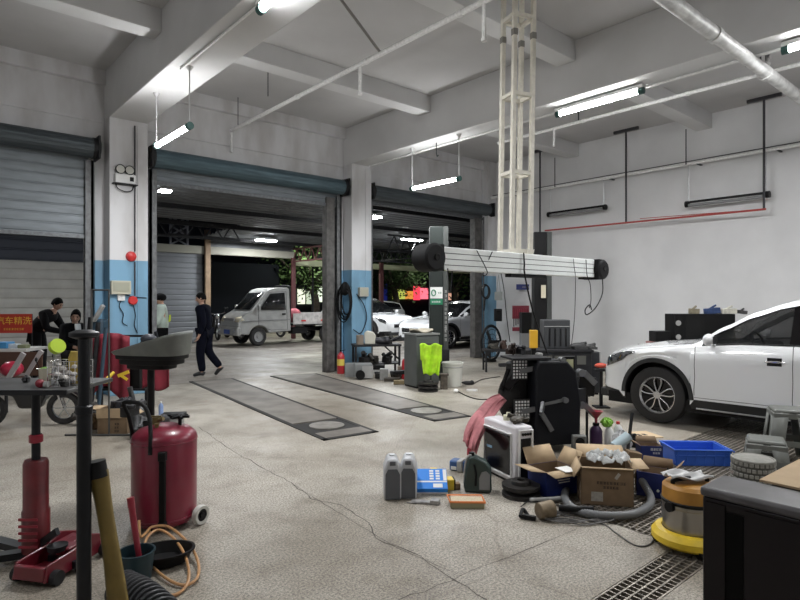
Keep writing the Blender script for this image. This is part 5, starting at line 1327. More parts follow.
# ---- left foreground: black jack pole with disc top
p = PP(84, 0, 2.3)
t = thing('jack_stand', 'tall black pole jack with a round saddle on top, in the left foreground', 'jack', (p.x, p.y, 0), VIEW)
blk = mat('jack_black', (.008, .009, .012), .4, spec=.35, var=.3, vscale=8)
part('outer_tube', MB().cyl((0, 0, .03), (0, 0, 1.12), .027, n=24), blk, t); part('inner_tube', MB().cyl((0, 0, 1.1), (0, 0, 1.41), .022, n=20), blk, t)
part('collar', MB().lathe([(.027, 1.09), (.032, 1.095), (.032, 1.125), (.022, 1.13)], 24), blk, t)
part('saddle', MB().lathe([(.03, 1.395), (.055, 1.405), (.055, 1.42), (.03, 1.43), (.001, 1.43)], 28), blk, t)
m = MB()
for a in range(3): m.bar((0, 0, .04), (.22*math.cos(a*2.1), .22*math.sin(a*2.1), .03), .05, .03)
part('foot', m, blk, t)
# ---- red transmission jack with black platform
p = G(36, 560)
t = thing('transmission_jack', 'red hydraulic transmission jack with a flat black platform', 'jack', (p.x, p.y, 0), VIEW)
part('base', MB().bar((-.35, -.15, .05), (.35, .15, .05), .07, .04).bar((-.35, .15, .05), (.35, -.15, .05), .07, .04), blk, t)
part('cylinder', MB().lathe([(.075, .06), (.075, .30), (.068, .31), (.068, .58), (.06, .60), (.001, .60)], 28), mat('jack_red', (.13, .010, .014), .35, var=.3, vscale=10, coat=.2), t)
part('platform_edge', MB().b2(-.525, .255, -.128, -.12, 1.003, 1.032), blk, t)
part('ram', MB().cyl((0, 0, .58), (0, 0, 1.005), .024), blk, t); part('red_collar', MB().lathe([(.03, .70), (.038, .705), (.038, .745), (.03, .75)], 20), red_p, t)
part('platform', MB().b2(-.52, .25, -.12, .42, 1.005, 1.03), mat('platform_grey', (.10, .10, .10), .45, .3, var=.4, vscale=5), t, bevel=.006)
m = MB()
for i in range(5): m.b2(-.055, .055, -.078, -.07, .10+i*.04, .115+i*.04)
part('cooling_fins', m, red_p, t)
part('pedal', MB().bar((.06, -.04, .12), (.20, -.12, .22), .02, .04), blk, t)
for s in (-.35, .35):
    for q in (-.15, .15): part('castor', MB().cyl((s, q-.015, .03), (s, q+.015, .03), .03), black_p, t)
# ---- trolley floor jack
a, b = G(28, 588), G(90, 552)
v = b-a; L = v.length; rz = math.atan2(v.y, v.x)
t = thing('floor_jack', 'dark red trolley jack lying on the floor in the left foreground', 'floor jack', (a.x, a.y, 0), rz)
rj = mat('trolley_red', (.15, .012, .022), .3, coat=.4, var=.15, vscale=8)
for s in (-1, 1):
    part('side_frame', MB().prism([(0, .03), (.10, .02), (L, .03), (L+.02, .12), (L-.12, .17), (.22, .13), (.02, .12)], s*.10-.008, s*.10+.008, 'XZ'), rj, t, bevel=.006)
part('cross_plate', MB().b2(.0, .20, -.095, .095, .035, .05).b2(0, .03, -.095, .095, .04, .11).b2(.20, L-.05, -.08, .08, .12, .135), rj, t, bevel=.005)
part('lift_arm', MB().bar((L-.1, 0, .12), (.22, 0, .10), .07, .05), rj, t, bevel=.008); part('saddle', MB().lathe([(.001, .12), (.05, .12), (.055, .15), (.04, .14), (.001, .14)], 20, c=(.20, 0, 0)), steel_d, t)
for x in (.06, L-.02):
    for s in (-.125, .125): part('wheel', MB().cyl((x, s-.018, .04), (x, s+.018, .04), .04), steel_d, t)
# yellow guard leaning
p = PP(109, 0, 2.35)
cc = curve([(0.06, 0, .0), (.045, .0, .25), (.015, 0, .5), (-.02, 0, .72), (-.045, 0, .86)], 6)
t = thing('bumper_guard', 'curved mustard yellow plastic strip with a black end standing on end', 'trim strip', (p.x, p.y, 0), VIEW)
yo = mat('mustard', (.19, .13, .03), .6, var=.3, vscale=6)
m = MB()
N = len(cc); vs = []
for i, q in enumerate(cc):
    w = .036+.006*math.sin(i*.3)
    for k in range(7): 
        aa = PI*k/6; vs.append((q[0]-w*math.cos(aa), q[1]-.03*math.sin(aa), q[2]))
m.add(vs, [(i*7+k, i*7+k+1, i*7+8+k, i*7+7+k) for i in range(N-1) for k in range(6)])
part('strip', m, yo, t, solid=.006)
part('black_end', MB().cyl((-.04, -.01, .83), (-.048, -.01, .895), .040, .036, n=16), black_p, t)
# ribbed exhaust hose on the floor
hp = [PP(121, 0, 2.90), PP(141, 0, 2.80), PP(163, 0, 2.62), PP(178, 0, 2.40), PP(186, 0, 2.1)]
hp = [Vector((q.x, q.y, .095)) for q in hp]; o = hp[0].copy(); cc = curve([q-o for q in hp], 12)
m = MB().tube(cc, .078, 20)
for k in range(1, len(cc)-1, 2):
    d = (cc[k+1]-cc[k-1]).normalized(); u = d.orthogonal().normalized(); w_ = d.cross(u)
    m.tube([cc[k]+(u*math.cos(a*PI/12)+w_*math.sin(a*PI/12))*.084 for a in range(24)], .009, 6, closed=True)
solo('exhaust_hose', m, mat('exhaust_rubber', (.022, .023, .026), .5), 'fat ribbed black exhaust hose lying on the floor at the lower left edge', 'hose', o)
# bucket + red handle
p = G(136, 583)
t = thing('bucket', 'dark teal bucket behind the fat ribbed hose at the lower left', 'bucket', (p.x, p.y, 0)); t.scale = (.9, .9, .85); tl = mat('teal', (.012, .035, .045), .4)
part('pail', MB().lathe([(.001, .005), (.085, .005), (.105, .20), (.112, .20), (.112, .21), (.100, .21), (.080, .015), (.001, .015)], 28), tl, t)
part('bail', MB().tube([(.108*math.cos(a*PI/12), .05*math.sin(a*PI/12), .20-.05*math.sin(a*PI/12)) for a in range(13)], .003, 5), steel_d, t)
solo('red_rod', MB().cyl((0, 0, .03), (-.07, .03, .40), .014, .018, n=12).cyl((-.07, .03, .40), (-.078, .033, .45), .02, n=12), red_p, 'thin red tool rod sticking up out of the teal bucket', 'rod', (p.x+.03, p.y, 0), VIEW)
# tan hose loops
c0 = G(171, 574); 
lp = [(139, 553, .20), (140, 556, .12), (146, 549, .10), (152, 541, .09), (168, 539, .08), (184, 548, .06), (194, 560, .05), (199, 572, .03), (196, 583, .02), (184, 588, .015), (168, 583, .02), (152, 571, .03), (144, 560, .05), (148, 549, .08), (160, 544, .09), (174, 550, .07), (184, 562, .05), (189, 576, .03), (187, 588, .02), (178, 596, .012), (168, 598, .012)]
lp = [G(a, b+z*150*.0, 0)+Vector((0, 0, z))-Vector((c0.x, c0.y, 0)) for a, b, z in [(x, y+z*575/3.2*.0, z) for x, y, z in lp]]
m = MB().tube(curve(lp, 6), .0085, 8)
solo('air_hose', m, mat('hose_tan', (.50, .27, .12), .35), 'tan rubber air hose coiled in loops on the floor beside the bucket', 'hose', (c0.x, c0.y, 0))
p = G(163, 563); t = thing('drain_pan', 'black drain pan on the floor in front of the red tank', 'pan', (p.x, p.y, 0), VIEW+R(20)); part('pan', MB().lathe([(.001, .01), (.14, .01), (.17, .07), (.18, .07), (.18, .08), (.165, .08), (.13, .02), (.001, .02)], 32, sy=.75), black_p, t)
# ---- red tank
p = PP(164.5, 0, 4.0)
t = thing('waste_oil_tank', 'dark red wheeled waste oil tank with a black push handle', 'oil tank', (p.x, p.y, 0), VIEW)
tr = mat('tank_red', (.20, .011, .032), .32, coat=.35, var=.12, vscale=4)
part('tank', MB().lathe([(.001, .03), (.19, .03), (.213, .06), (.215, .60), (.207, .625), (.165, .66), (.08, .685), (.001, .69)], 48), tr, t)
part('lower_seam', MB().tube([(.216*math.cos(2*PI*i/48), .216*math.sin(2*PI*i/48), .075) for i in range(48)], .005, 5, closed=True), tr, t)
part('upper_seam', MB().tube([(.216*math.cos(2*PI*i/48), .216*math.sin(2*PI*i/48), .585) for i in range(48)], .005, 5, closed=True), tr, t)
part('handle', MB().tube(curve([(-.212, .0, .50), (-.212, -.02, .60), (-.222, -.05, .74), (-.245, -.08, .835), (-.22, -.09, .855), (-.10, -.12, .845), (-.04, -.15, .76), (-.01, -.20, .64), (-.005, -.222, .53)], 5), .014, 10), black_p, t)
part('level_gauge', MB().b2(.055, .095, -.232, -.20, .06, .52), mat('gauge', (.004, .004, .004), .6, spec=.2), t, bevel=.006)
part('gauge_mount', MB().b2(.05, .10, -.236, -.195, .49, .55), black_p, t, bevel=.005); part('gauge_mount', MB().b2(.05, .10, -.236, -.195, .05, .09), black_p, t, bevel=.005)
for s_, (x, y) in ((1, (.262, -.03)), (-1, (-.10, .22))):
    part('axle', MB().cyl((x-.10, y+.02, .068), (x, y, .068), .012), steel_d, t)
    w = part('wheel', MB().lathe([(.042, -.018), (.062, -.02), (.067, 0), (.062, .02), (.042, .018), (.042, -.018)], 28, 'Y'), mat('wheel_white', (.55, .54, .50), .6), t); w.location = (x, y, .068); w.rotation_euler = (0, 0, R(64))
    part('hub', MB().lathe([(.044, -.013), (.02, -.01), (.018, -.02), (.001, -.02)], 20, 'Y').lathe([(.044, .013), (.02, .01), (.018, .02), (.001, .02)], 20, 'Y'), black_p, w)
part('front_foot', MB().b2(-.03, .03, -.15, -.10, 0, .05), black_p, t)
m = MB().cyl((.10, .02, .66), (.10, .02, .735), .012)
for k in range(6): m.bar((.10, .02, .735), (.10+.065*math.cos(k*PI/3), .02+.065*math.sin(k*PI/3), .735), .016)
part('valve_wheel', m, black_p, t)
part('valve_fitting', MB().cyl((-.06, .0, .66), (-.06, 0, .735), .025).cyl((-.06, 0, .71), (.0, -.02, .73), .014).bar((-.11, 0, .74), (-.02, .0, .74), .012).cyl((-.02, -.08, .66), (-.02, -.08, .71), .014), mat('brass', (.22, .17, .08), .4, .7), t)
# ---- waste oil drainer funnel
p = PP(151, 0, 4.42)
t = thing('oil_drain_bowl', 'big grey oblong oil drain bowl on a black post behind the red tank', 'oil drainer', (p.x, p.y, 0), VIEW+R(-6))
gb = mat('bowl_grey', (.17, .18, .165), .4, .2, var=.15, vscale=9)
m = MB()
ZBL = 1.135
def bowl(u, v):
    a = 2*PI*u; c, s = math.cos(a), math.sin(a)
    ex = .30*(abs(c)**.55)*(1 if c > 0 else -1); ey = .20*(abs(s)**.7)*(1 if s > 0 else -1)
    tp = ZBL+.015+.165*(ex+.30)/.60
    r = .93+.07*v
    return (ex*r, ey*r*(.55+.45*(ex+.30)/.60*1.0) if True else ey, ZBL+(tp-ZBL)*v)
m.grid(bowl, 56, 6)
m.add([bowl(i/56, 0) for i in range(56)], [tuple(range(56))])
part('bowl', m, gb, t, solid=.008)
for k, (f, za, zb2) in enumerate(((.97, ZBL-.035, ZBL), (.86, ZBL-.075, ZBL-.03), (.66, ZBL-.11, ZBL-.07))):
    m = MB(); P0 = [bowl(i/56, 0) for i in range(56)]
    vs = [(x*f, y*f, za) for x, y, z in P0]+[(x*f, y*f, zb2) for x, y, z in P0]; m.add(vs, [tuple(range(56)), tuple(range(56, 112))]+[(i, (i+1) % 56, 56+(i+1) % 56, 56+i) for i in range(56)])
    part('lower_step', m, black_p, t, bevel=.006)
part('post', MB().cyl((0.0, 0, .05), (0.0, 0, ZBL-.10), .026), black_p, t)
part('base', MB().b2(-.12, .16, -.08, .25, .0, .05), black_p, t)
part('clamp', MB().box((.0, 0, .60), (.08, .08, .06)), steel_d, t)
Mb_ = Matrix.Translation(t.location) @ Matrix.Rotation(t.rotation_euler.z, 4, 'Z')
pt = Mb_ @ Vector((-.02, 0, 1.15)); solo('tool_bundle', MB().cyl((-.1, 0, .0), (.0, .0, .12), .02).sph((.0, 0, .10), .05, 1.2, 1, .8).cyl((.1, .05, .02), (.05, 0, .16), .012), mat('bundle_dark', (.04, .045, .06), .5), 'dark tool with bluish head lying in the oil drain bowl', 'tool', pt)
pt = Mb_ @ Vector((.10, .02, 1.15)); solo('yellow_funnel', MB().lathe([(.008, 0), (.010, .05), (.035, .10), (.03, .10)], 16), yellow, 'small yellow funnel standing in the oil drain bowl', 'funnel', pt)
# ---- thin clothes-rail-like frame at (109)
a = G(109, 436)
t = thing('pipe_rack', 'thin dark pipe rack standing beside the left column', 'rack', (a.x, a.y, 0), VIEW); hh = EYE-(290-300)/F*6.55
pk = mat('pipe_dull', (.09, .09, .088), .5, .4)
part('upright', MB().cyl((0, 0, 0), (0, 0, hh), .010), pk, t); part('upright', MB().cyl((-.21, .02, 0), (-.21, .02, hh), .010), pk, t)
part('top_bar', MB().cyl((0, 0, hh), (-.21, .02, hh), .010), pk, t); part('base_bar', MB().cyl((-.5, 0, .012), (.35, 0, .012), .012), pk, t)
# ---- cardboard box with jumble
p = G(121, 434)
bx = obox('open_carton', 'brown open cardboard box full of parts beside the pipe frame', (p.x-.01, p.y+.14, 0), VIEW+R(3), .33, .25, .29, cardb, {'f': (-88, .09), 'r': (-35, .13), 'l': (5, .12)})
part('print', marks(2, .022, .022, .03, .12, -.127, 12), ink, bx); part('print', marks(2, .022, .022, .03, .08, -.127, 13), ink, bx); part('print', marks(2, .022, .022, .03, .04, -.127, 14), ink, bx)
part('pale_flap', MB().b2(-.17, .11, -.135, -.129, .19, .30), cardi, bx)
Mx = Matrix.Translation(bx.location) @ Matrix.Rotation(bx.rotation_euler.z, 4, 'Z')
dm = mat('tool_dark', (.03, .03, .035), .45, .3)
for i, (x, y, rz, lb) in enumerate(((-.02, .02, .2, 'dark power tool sticking up out of the parts box'), (.08, .05, .9, 'black metal linkage leaning out of the parts box to the right'), (-.09, .06, -.4, 'dark tool body at the left of the parts box'))):
    solo('power_tool', MB().cyl((0, 0, 0), (.03, 0, .34), .035).cyl((.03, 0, .30), (.14, .0, .36), .03).box((-.02, 0, .12), (.06, .05, .16)), dm, lb, 'tool', Mx @ Vector((x, y, .01)), rz, bevel=.004)
solo('yellow_tool', MB().box((0, 0, .04), (.16, .06, .05)).cyl((.04, 0, .06), (.14, 0, .14), .02), yellow, 'yellow-bodied tool on the heap behind the parts box', 'tool', PP(103, 385, 6.9), .3, bevel=.01)
solo('yellow_tool', MB().bar((0, 0, 0), (.12, .02, .05), .02, .04).bar((.03, 0, .01), (.10, .03, -.05), .02, .03), yellow, 'small yellow forked clip hanging above the parts box', 'tool', PP(118, 376, 6.9), VIEW)
# red tool chest and black rack behind
p = PP(116, 0, 8.0)
t = thing('red_cloth_rack', 'dark red covered rack standing against the left column', 'rack', (p.x, p.y, 0), VIEW)
rc = mat('cloth_red', (.20, .015, .03), .8, var=.25, vscale=5)
part('cover', MB().grid(lambda u, v: (-.26+.50*u, .02*math.sin(u*20)-.12, .25+.12*math.sin(u*5)+(.80-.12*math.sin(u*5))*v+.05*math.sin(u*PI)*v), 30, 10), rc, t, solid=.01)
part('frame', MB().bar((-.2, 0, 0), (-.2, 0, 1.05), .03).bar((.42, 0, 0), (.42, 0, 1.05), .03).bar((-.2, 0, 1.05), (.42, 0, 1.05), .03).b2(-.22, .44, -.08, .25, .30, .33), steel_d, t)
part('shelf_box', MB().b2(-.15, .35, -.05, .2, .33, .6), black_p, t)
p = PP(100, 0, 7.6)
for i, (dx, h, r, c, lb) in enumerate(((-.30, 1.32, .03, black_p, 'black pole leaning on the rack left of the red cover'), (-.17, 1.25, .03, steel_d, 'dark steel bar leaning beside the black pole'), (-.04, 1.18, .025, mat('teal_dark', (.03, .06, .09), .5), 'dark teal post leaning beside the steel bar'))):
    q = PP(100+dx*60, 0, 7.6); solo('leaning_bar', MB().cyl((0, 0, 0), (.06, .10, h), r), c, lb, 'bar', (q.x, q.y, 0), VIEW)
p = G(175, 425); t = thing('black_box', 'small flat black box on a pale tin behind the red tank', 'box', (*loc(173, 425)[:2], 0), VIEW+R(8)); part('lower_tin', MB().b2(-.11, .11, -.06, .10, 0, .09), lgrey_p, t, bevel=.005); part('upper_box', MB().b2(-.13, .14, -.07, .11, .09, .145), black_p, t, bevel=.004)
bottle('blue and white spray bottle beside the black box', loc(161, 418), .22, .03, mat('spray_blue', (.25, .35, .6), .4), white_p, name='spray_bottle')
solo('engine_part', MB().sph((0, 0, .16), .13, 1, 1, 1.2).cyl((-.1, 0, .1), (.15, .05, .30), .04).lathe([(.05, .25), (.09, .25), (.09, .29), (.05, .29)], 16).cyl((0, 0, .2), (-.05, .05, .5), .03), mat('engine_grey', (.10, .10, .105), .4, .6, var=.5, vscale=14), 'grey engine part heaped behind the bowl post', 'machine part', loc(136, 428), .4)
solo('plastic_drape', MB().grid(lambda u, v: (.34*u-.1, .05*math.sin(u*9), 1.0-.62*v+.03*math.sin(u*7)), 20, 14), rc, 'dark red cloth hanging under the drain bowl at the right', 'cloth', (*PP(150, 0, 7.6)[:2], 0), VIEW, solid=.01)
# ---- bench and scooter at far left
def bench(px, dy):
    q = PP(px, 0, 3.42+dy*.6); return (q.x, q.y, 1.031)
t = thing('wire_basket', 'white wire basket with crumpled white stuff on the jack platform', 'basket', bench(70, .15), VIEW); t.scale = (.62,)*3
m = MB(); w, h = .16, .24
for k in range(7):
    x = -w+2*w*k/6; m.cyl((x, -.10, 0), (x, -.10, h), .004, n=6); m.cyl((x, .12, 0), (x, .12, h), .004, n=6)
for z in (0, .06, .12, .18, .24): m.tube([(-w, -.10, z), (w, -.10, z), (w, .12, z), (-w, .12, z)], .004, 6, closed=True)
part('wires', m, chrome, t)
rd = random.Random(8); m = MB()
for k in range(16): m.sph((rd.uniform(-.12, .12), rd.uniform(-.06, .08), rd.uniform(.03, .20)), rd.uniform(.02, .045), 1, 1, .7, 8, 6)
part('contents', m, mat('crumple', (.50, .47, .44), .7, var=.4, vscale=20), t)
t = thing('canister', 'small cream canister with green foam on the jack platform', 'canister', bench(45, .12), 0); t.scale = (.62,)*3; part('can', MB().lathe([(.001, 0), (.05, 0), (.055, .17), (.048, .17), (.045, .02)], 20), mat('can_cream', (.5, .48, .38), .5), t); part('green_top', MB().sph((0, 0, .16), .045, 1, 1, .5), mat('green_foam', (.15, .3, .05), .7), t)
t = thing('small_ball', 'small round red ball at the front edge of the jack platform', 'ball', bench(40, -.02), 0); t.scale = (.62,)*3; part('ball', MB().sph((0, 0, .04), .042), red_p, t); part('pale_end', MB().cyl((.03, -.03, .03), (.06, -.05, .03), .03), lgrey_p, t)
q = bench(56, .30); t = thing('neon_disc', 'neon yellow disc-shaped lamp on a pale stalk above the wire basket', 'disc', q, VIEW+R(20)); t.scale = (.62,)*3
part('stalk', MB().cyl((0, 0, 0), (-.02, .02, .42), .014), lgrey_p, t); part('disc', MB().cyl((0, -.01, .36), (.03, -.05, .38), .075, n=28), mat('neon', (.55, .75, .05), .4, emit=None), t)
solo('yellow_can', MB().lathe([(.001, 0), (.06, 0), (.06, .26), (.04, .32), (.001, .32)], 18), mat('ochre', (.42, .30, .05), .5, var=.3, vscale=9), 'tall ochre container behind the wire basket', 'container', bench(75, .30)).scale = (.62,)*3
# scooter
q = PP(27, 0, 7.1)
sc = motorbike(q.x, q.y, VIEW+R(-80), 'dark scooter with its front wheel showing under the jack platform', None, body=(.008, .008, .009)); sc.scale = (.68,)*3
q = PP(-1, 0, 7.9); z0 = EYE-(386-300)/F*7.2
t = thing('cargo_tray', 'pale-framed open tray cart at the left edge holding a red ball', 'cart', (q.x, q.y, 0), VIEW)
pf = mat('tray_pale', (.42, .40, .40), .5)
part('frame', MB().bar((-.5, 0, .46), (.12, 0, .46), .05, .07).bar((.12, 0, .46), (.34, 0, .82), .04, .06).bar((-.5, .4, .46), (.12, .4, .46), .05, .07).bar((.12, .4, .46), (.34, .4, .82), .04, .06), pf, t)
part('tray_floor', MB().b2(-.5, .12, 0, .4, .43, .46), mat('rust_floor', (.09, .045, .03), .8), t); part('back_panel', MB().b2(-.5, .34, .40, .42, .46, .80), MATS['rust_floor'], t)
for x in (-.4, .1):
    for y in (0, .4): part('leg', MB().bar((x, y, 0), (x, y, .43), .03), steel_d, t)
solo('red_ball', MB().sph((0, 0, .13), .13, 1.1, 1, .85), mat('ball_red', (.38, .02, .05), .3), 'glossy red ball-shaped helmet in the pale tray cart', 'helmet', (*PP(12, 0, 8.0)[:2], .46))
q = PP(6, 0, 9.2); t = thing('counter_table', 'table at the left edge with blue and white packs on it', 'table', (q.x, q.y, 0), VIEW)
part('table_top', MB().b2(-.5, .45, -.2, .4, .74, .78), mat('table_white', (.55, .54, .52), .5), t)
for x in (-.45, .40):
    for y in (-.15, .35): part('leg', MB().bar((x, y, 0), (x, y, .74), .04), steel_d, t)
for i, (px, s, c, lb) in enumerate(((4, (.22, .2, .10), (.05, .25, .5), 'blue pack on the table at the left edge'), (14, (.16, .12, .07), (.5, .55, .6), 'pale grey pack beside the blue pack on the table'), (24, (.14, .12, .06), (.2, .22, .12), 'olive pouch at the right end of the table'))):
    q2 = PP(px, 0, 9.2); solo('small_pack', MB().box((0, 0, s[2]/2), s), mat('pack_%d' % i, c, .5), lb, 'pack', (q2.x, q2.y, .78), VIEW, bevel=.01)
# banner
q = PP(14, 0, 10.2); t = thing('red_banner', 'small red banner with yellow characters behind the table at the left', 'banner', (q.x, q.y, 0), VIEW+R(6))
zb_, zt_ = EYE-(333-300)/F*10.2, EYE-(314-300)/F*10.2
part('cloth', MB().b2(-.42, .30, -.005, .005, zb_, zt_), mat('banner_red', (.50, .04, .025), .6), t)
part('lettering', textmb('汽车精洗', .15, TM((-.0, -.010, (zb_+zt_)/2+.04), rx=PI/2), .002), mat('banner_yellow', (.85, .50, .06), .6), t)
part('lettering', marks(8, .035, .035, -.17, (zb_+zt_)/2-.10, -.007, 77), MATS['banner_yellow'], t)
part('pole', MB().cyl((-.40, .02, 0), (-.40, .02, zt_), .012), steel_d, t); part('pole', MB().cyl((.29, .02, 0), (.29, .02, zt_), .012), steel_d, t)
# ---- left column fittings (column front plane Y0)
def colpt(px, py, Y=Y0): 
    X = onY(px, Y); d = SY*X+CY*Y; return Vector((X, Y, EYE-(py-300)/F*d))
v = colpt(125, 175)
t = thing('emergency_light', 'twin-head emergency light box high on the left column', 'emergency light', v)
part('battery_box', MB().b2(-.17, .14, -.09, -.0, -.15, .0), white_p, t, bevel=.01); part('shelf', MB().b2(-.20, .17, -.11, .0, -.17, -.155), steel_d, t)
for x, s in ((-.09, -.3), (.05, .3)):
    part('lamp_head', MB().lathe([(.001, .05), (.05, .045), (.075, 0), (.078, -.03), (.07, -.03), (.001, -.01)], 20, 'Y', c=(x, -.06, .07)), black_p, t); part('lamp_lens', MB().cyl((x, -.088, .07), (x, -.086, .07), .066), mat('lens_pale', (.6, .6, .55), .2), t)
part('display', MB().b2(.05, .11, -.095, -.09, -.11, -.04), black_p, t)
cable([v+Vector(a) for a in ((-.15, -.04, -.17), (-.12, -.05, -.24), (0, -.05, -.28), (.10, -.04, -.24), (.13, -.02, -.12))], .008, 'sagging black cable under the emergency light')
v = colpt(131, 256.5); solo('alarm_bell', MB().lathe([(.001, -.07), (.03, -.068), (.07, -.045), (.085, -.01), (.085, 0), (.001, 0)], 28, 'Y'), red_b, 'round red alarm bell on the blue paint line of the left column', 'alarm bell', v)
v = colpt(132.5, 300.5); solo('call_point', MB().lathe([(.001, -.05), (.06, -.05), (.075, -.035), (.075, 0), (.001, 0)], 8, 'Y'), red_b, 'small red call point on the blue part of the left column', 'call point', v)
solo('conduit', MB().cyl((0, -.02, 2.35), (0, -.02, 4.42), .012).cyl((0, -.02, 1.62), (0, -.02, 2.18), .012), dk, 'dark conduit running down the left column to the red bell', 'conduit', (colpt(134.5, 200).x, Y0, 0))
v = colpt(120, 287)
t = thing('distribution_box', 'cream distribution box on the left column above a white socket', 'electric box', v)
part('case', MB().b2(-.15, .15, -.08, 0, -.12, .10), mat('box_cream', (.50, .48, .38), .5), t, bevel=.008); part('cover', MB().b2(-.12, .12, -.088, -.08, -.07, .07), mat('box_cover', (.38, .38, .30), .3), t)
v = colpt(120.5, 295); solo('wall_socket', MB().b2(-.05, .06, -.04, 0, -.09, .01).b2(-.03, -.01, -.045, -.04, -.05, -.02).b2(.01, .03, -.045, -.04, -.05, -.02), white_p, 'white wall socket under the cream box on the left column', 'socket', v, bevel=.004)
for i, (pts, lb) in enumerate(((((122, 298), (119, 306), (123, 314), (122, 322), (127, 326)), 'black cable hanging from the white socket on the left column'), (((133, 305), (135, 315), (134, 325), (137, 333)), 'thin cable below the red call point'), (((126, 295), (134, 297), (146, 298)), 'thin cable running right from the red call point to the column edge'))):
    cable([colpt(a, b)+Vector((0, -.02, 0)) for a, b in pts], .007, lb)
# ---- right column: coiled cables + box
v = colpt(345, 300, Y0); v.x = 7.22; v.y = 10.0
m = MB(); rd = random.Random(4)
for k in range(7):
    ry, rz_ = .20+rd.uniform(-.05, .06), .34+rd.uniform(-.05, .08); o_ = rd.uniform(-.04, .04)
    m.tube([(-.04-.012*k, ry*math.cos(a*PI/12)+o_, rz_*math.sin(a*PI/12)-.05*k*.3) for a in range(24)], .012, 6, closed=True)
m.sph((-.08, 0, .24), .10, .6, 1.4, 1.5, 10, 8)
solo('cable_coil', m, black_p, 'bundle of black cable coils hung on the side of the middle column', 'cable coil', v)
v = colpt(356, 310); cable([v+Vector(a) for a in ((0, -.02, .35), (.18, -.05, .1), (.25, -.05, -.2), (.1, -.04, -.5), (-.1, -.04, -.42))], .010, 'black cable loop hanging across the front of the middle column')
v = colpt(362, 292); t = thing('junction_box', 'grey-cream junction box on the front of the middle column', 'electric box', v); part('case', MB().b2(-.12, .12, -.09, 0, -.10, .10), mat('jbox', (.40, .39, .33), .5), t, bevel=.008); part('cover', MB().b2(-.09, .09, -.095, -.09, -.06, .06), MATS['box_cover'], t)
# ---- fire extinguisher at guide rail
def extinguisher(label, lc, h=.55, r=.075, lab=True):
    t = thing('fire_extinguisher', label, 'fire extinguisher', lc, VIEW, None)
    part('cylinder', MB().lathe([(.001, 0), (r*.9, 0), (r, .02), (r, h*.74), (r*.7, h*.84), (r*.3, h*.88), (r*.3, h*.92), (.001, h*.92)], 24), mat('ext_red', (.42, .02, .03), .3, coat=.4), t)
    part('valve', MB().cyl((0, 0, h*.9), (0, 0, h), .02).bar((0, 0, h*.97), (.10, 0, h), .02, .012), black_p, t)
    if lab: part('label_band', MB().lathe([(r+.002, h*.35), (r+.002, h*.62)], 20, a0=-PI*.9, a1=-PI*.1), mat('ext_yellow', (.7, .55, .1), .5), t)
    return t
extinguisher('red fire extinguisher with a yellow label at the foot of the middle column rail', (7.0, 9.95, 0), .50, .08)
extinguisher('plain red cylinder standing left of the grey cabinet', loc(405.5, 379), .46, .075, False)
# ---- workbench by the middle column
p = G(352, 378); q = PP(376, 0, 12.2)
t = thing('workbench', 'dark steel workbench beside the middle column', 'workbench', (q.x, q.y, 0), VIEW+R(12))
part('bench_top', MB().b2(-.50, .50, -.25, .25, .58, .62), steel_d, t)
for x in (-.46, .46):
    for y in (-.22, .22): part('leg', MB().bar((x, y, 0), (x, y, .58), .04), steel_d, t)
part('brace', MB().bar((.15, -.22, .58), (.46, -.22, .30), .03), steel_d, t); part('lower_shelf', MB().b2(-.48, .48, -.22, .22, .20, .23), steel_d, t)
def wb(px, d=12.1, z=.62): a = PP(px, 0, d); return (a.x, a.y, z)
solo('cream_jug', MB().prism([(-.11, 0), (.11, 0), (.12, .18), (.08, .25), (-.06, .29), (-.12, .24)], -.08, .08, 'XZ'), mat('jug_cream', (.55, .54, .46), .5), 'cream plastic jug on the dark workbench', 'jug', wb(370, 12.1), VIEW, bevel=.02)
solo('brown_can', MB().lathe([(.001, 0), (.08, 0), (.08, .19), (.06, .2), (.001, .2)], 16), mat('can_brown', (.22, .18, .14), .6), 'dull brown can left of the cream jug on the workbench', 'can', wb(360, 12.05))
solo('grinder_part', MB().cyl((-.15, 0, .08), (.15, 0, .05), .07).sph((.1, 0, .08), .09), dm, 'dark grinder part in the middle of the workbench', 'tool', wb(382, 12.1), VIEW)
solo('grinder_part', MB().cyl((-.1, 0, .05), (.16, 0, .16), .03).sph((-.1, 0, .06), .06), dm, 'dark lever tool at the right end of the workbench', 'tool', wb(394, 12.2), VIEW)
t = thing('metal_case', 'small grey machine with a white end plate on the floor by the workbench', 'machine', loc(366, 379), VIEW+R(8)); part('case', MB().b2(-.22, .12, -.08, .22, .03, .30), mat('case_grey', (.22, .23, .23), .5), t, bevel=.01); part('white_plate', MB().b2(-.08, .13, -.095, -.08, .03, .26), lgrey_p, t); part('dark_motor', MB().cyl((-.12, -.16, .10), (-.12, -.02, .10), .09), black_p, t)
t = thing('grey_box', 'grey sheet metal box at the foot of the middle column', 'box', loc(351, 377), VIEW); part('case', MB().b2(-.12, .10, -.05, .2, 0, .27), mat('zinc', (.26, .27, .27), .5, .3), t, bevel=.008)
for i, (px, py, s, c, lb) in enumerate(((384, 380, (.16, .14, .22), (.30, .30, .29), 'pale square tin under the workbench'), (392, 381, (.30, .2, .06), (.06, .05, .04), 'flat dark tray on the floor before the workbench'), (401, 378, (.14, .14, .24), (.25, .2, .15), 'brown box on the lower shelf side of the workbench'), (379, 369, (.26, .16, .10), (.03, .03, .03), 'black toolbox under the workbench'), (399, 384, (.20, .14, .07), (.28, .22, .12), 'small brown box on the floor before the red cylinder'))):
    solo('small_box', MB().box((0, 0, s[2]/2), s), mat('sb_%d' % i, c, .6, var=.2, vscale=12), lb, 'box', loc(px, py), VIEW, bevel=.008)
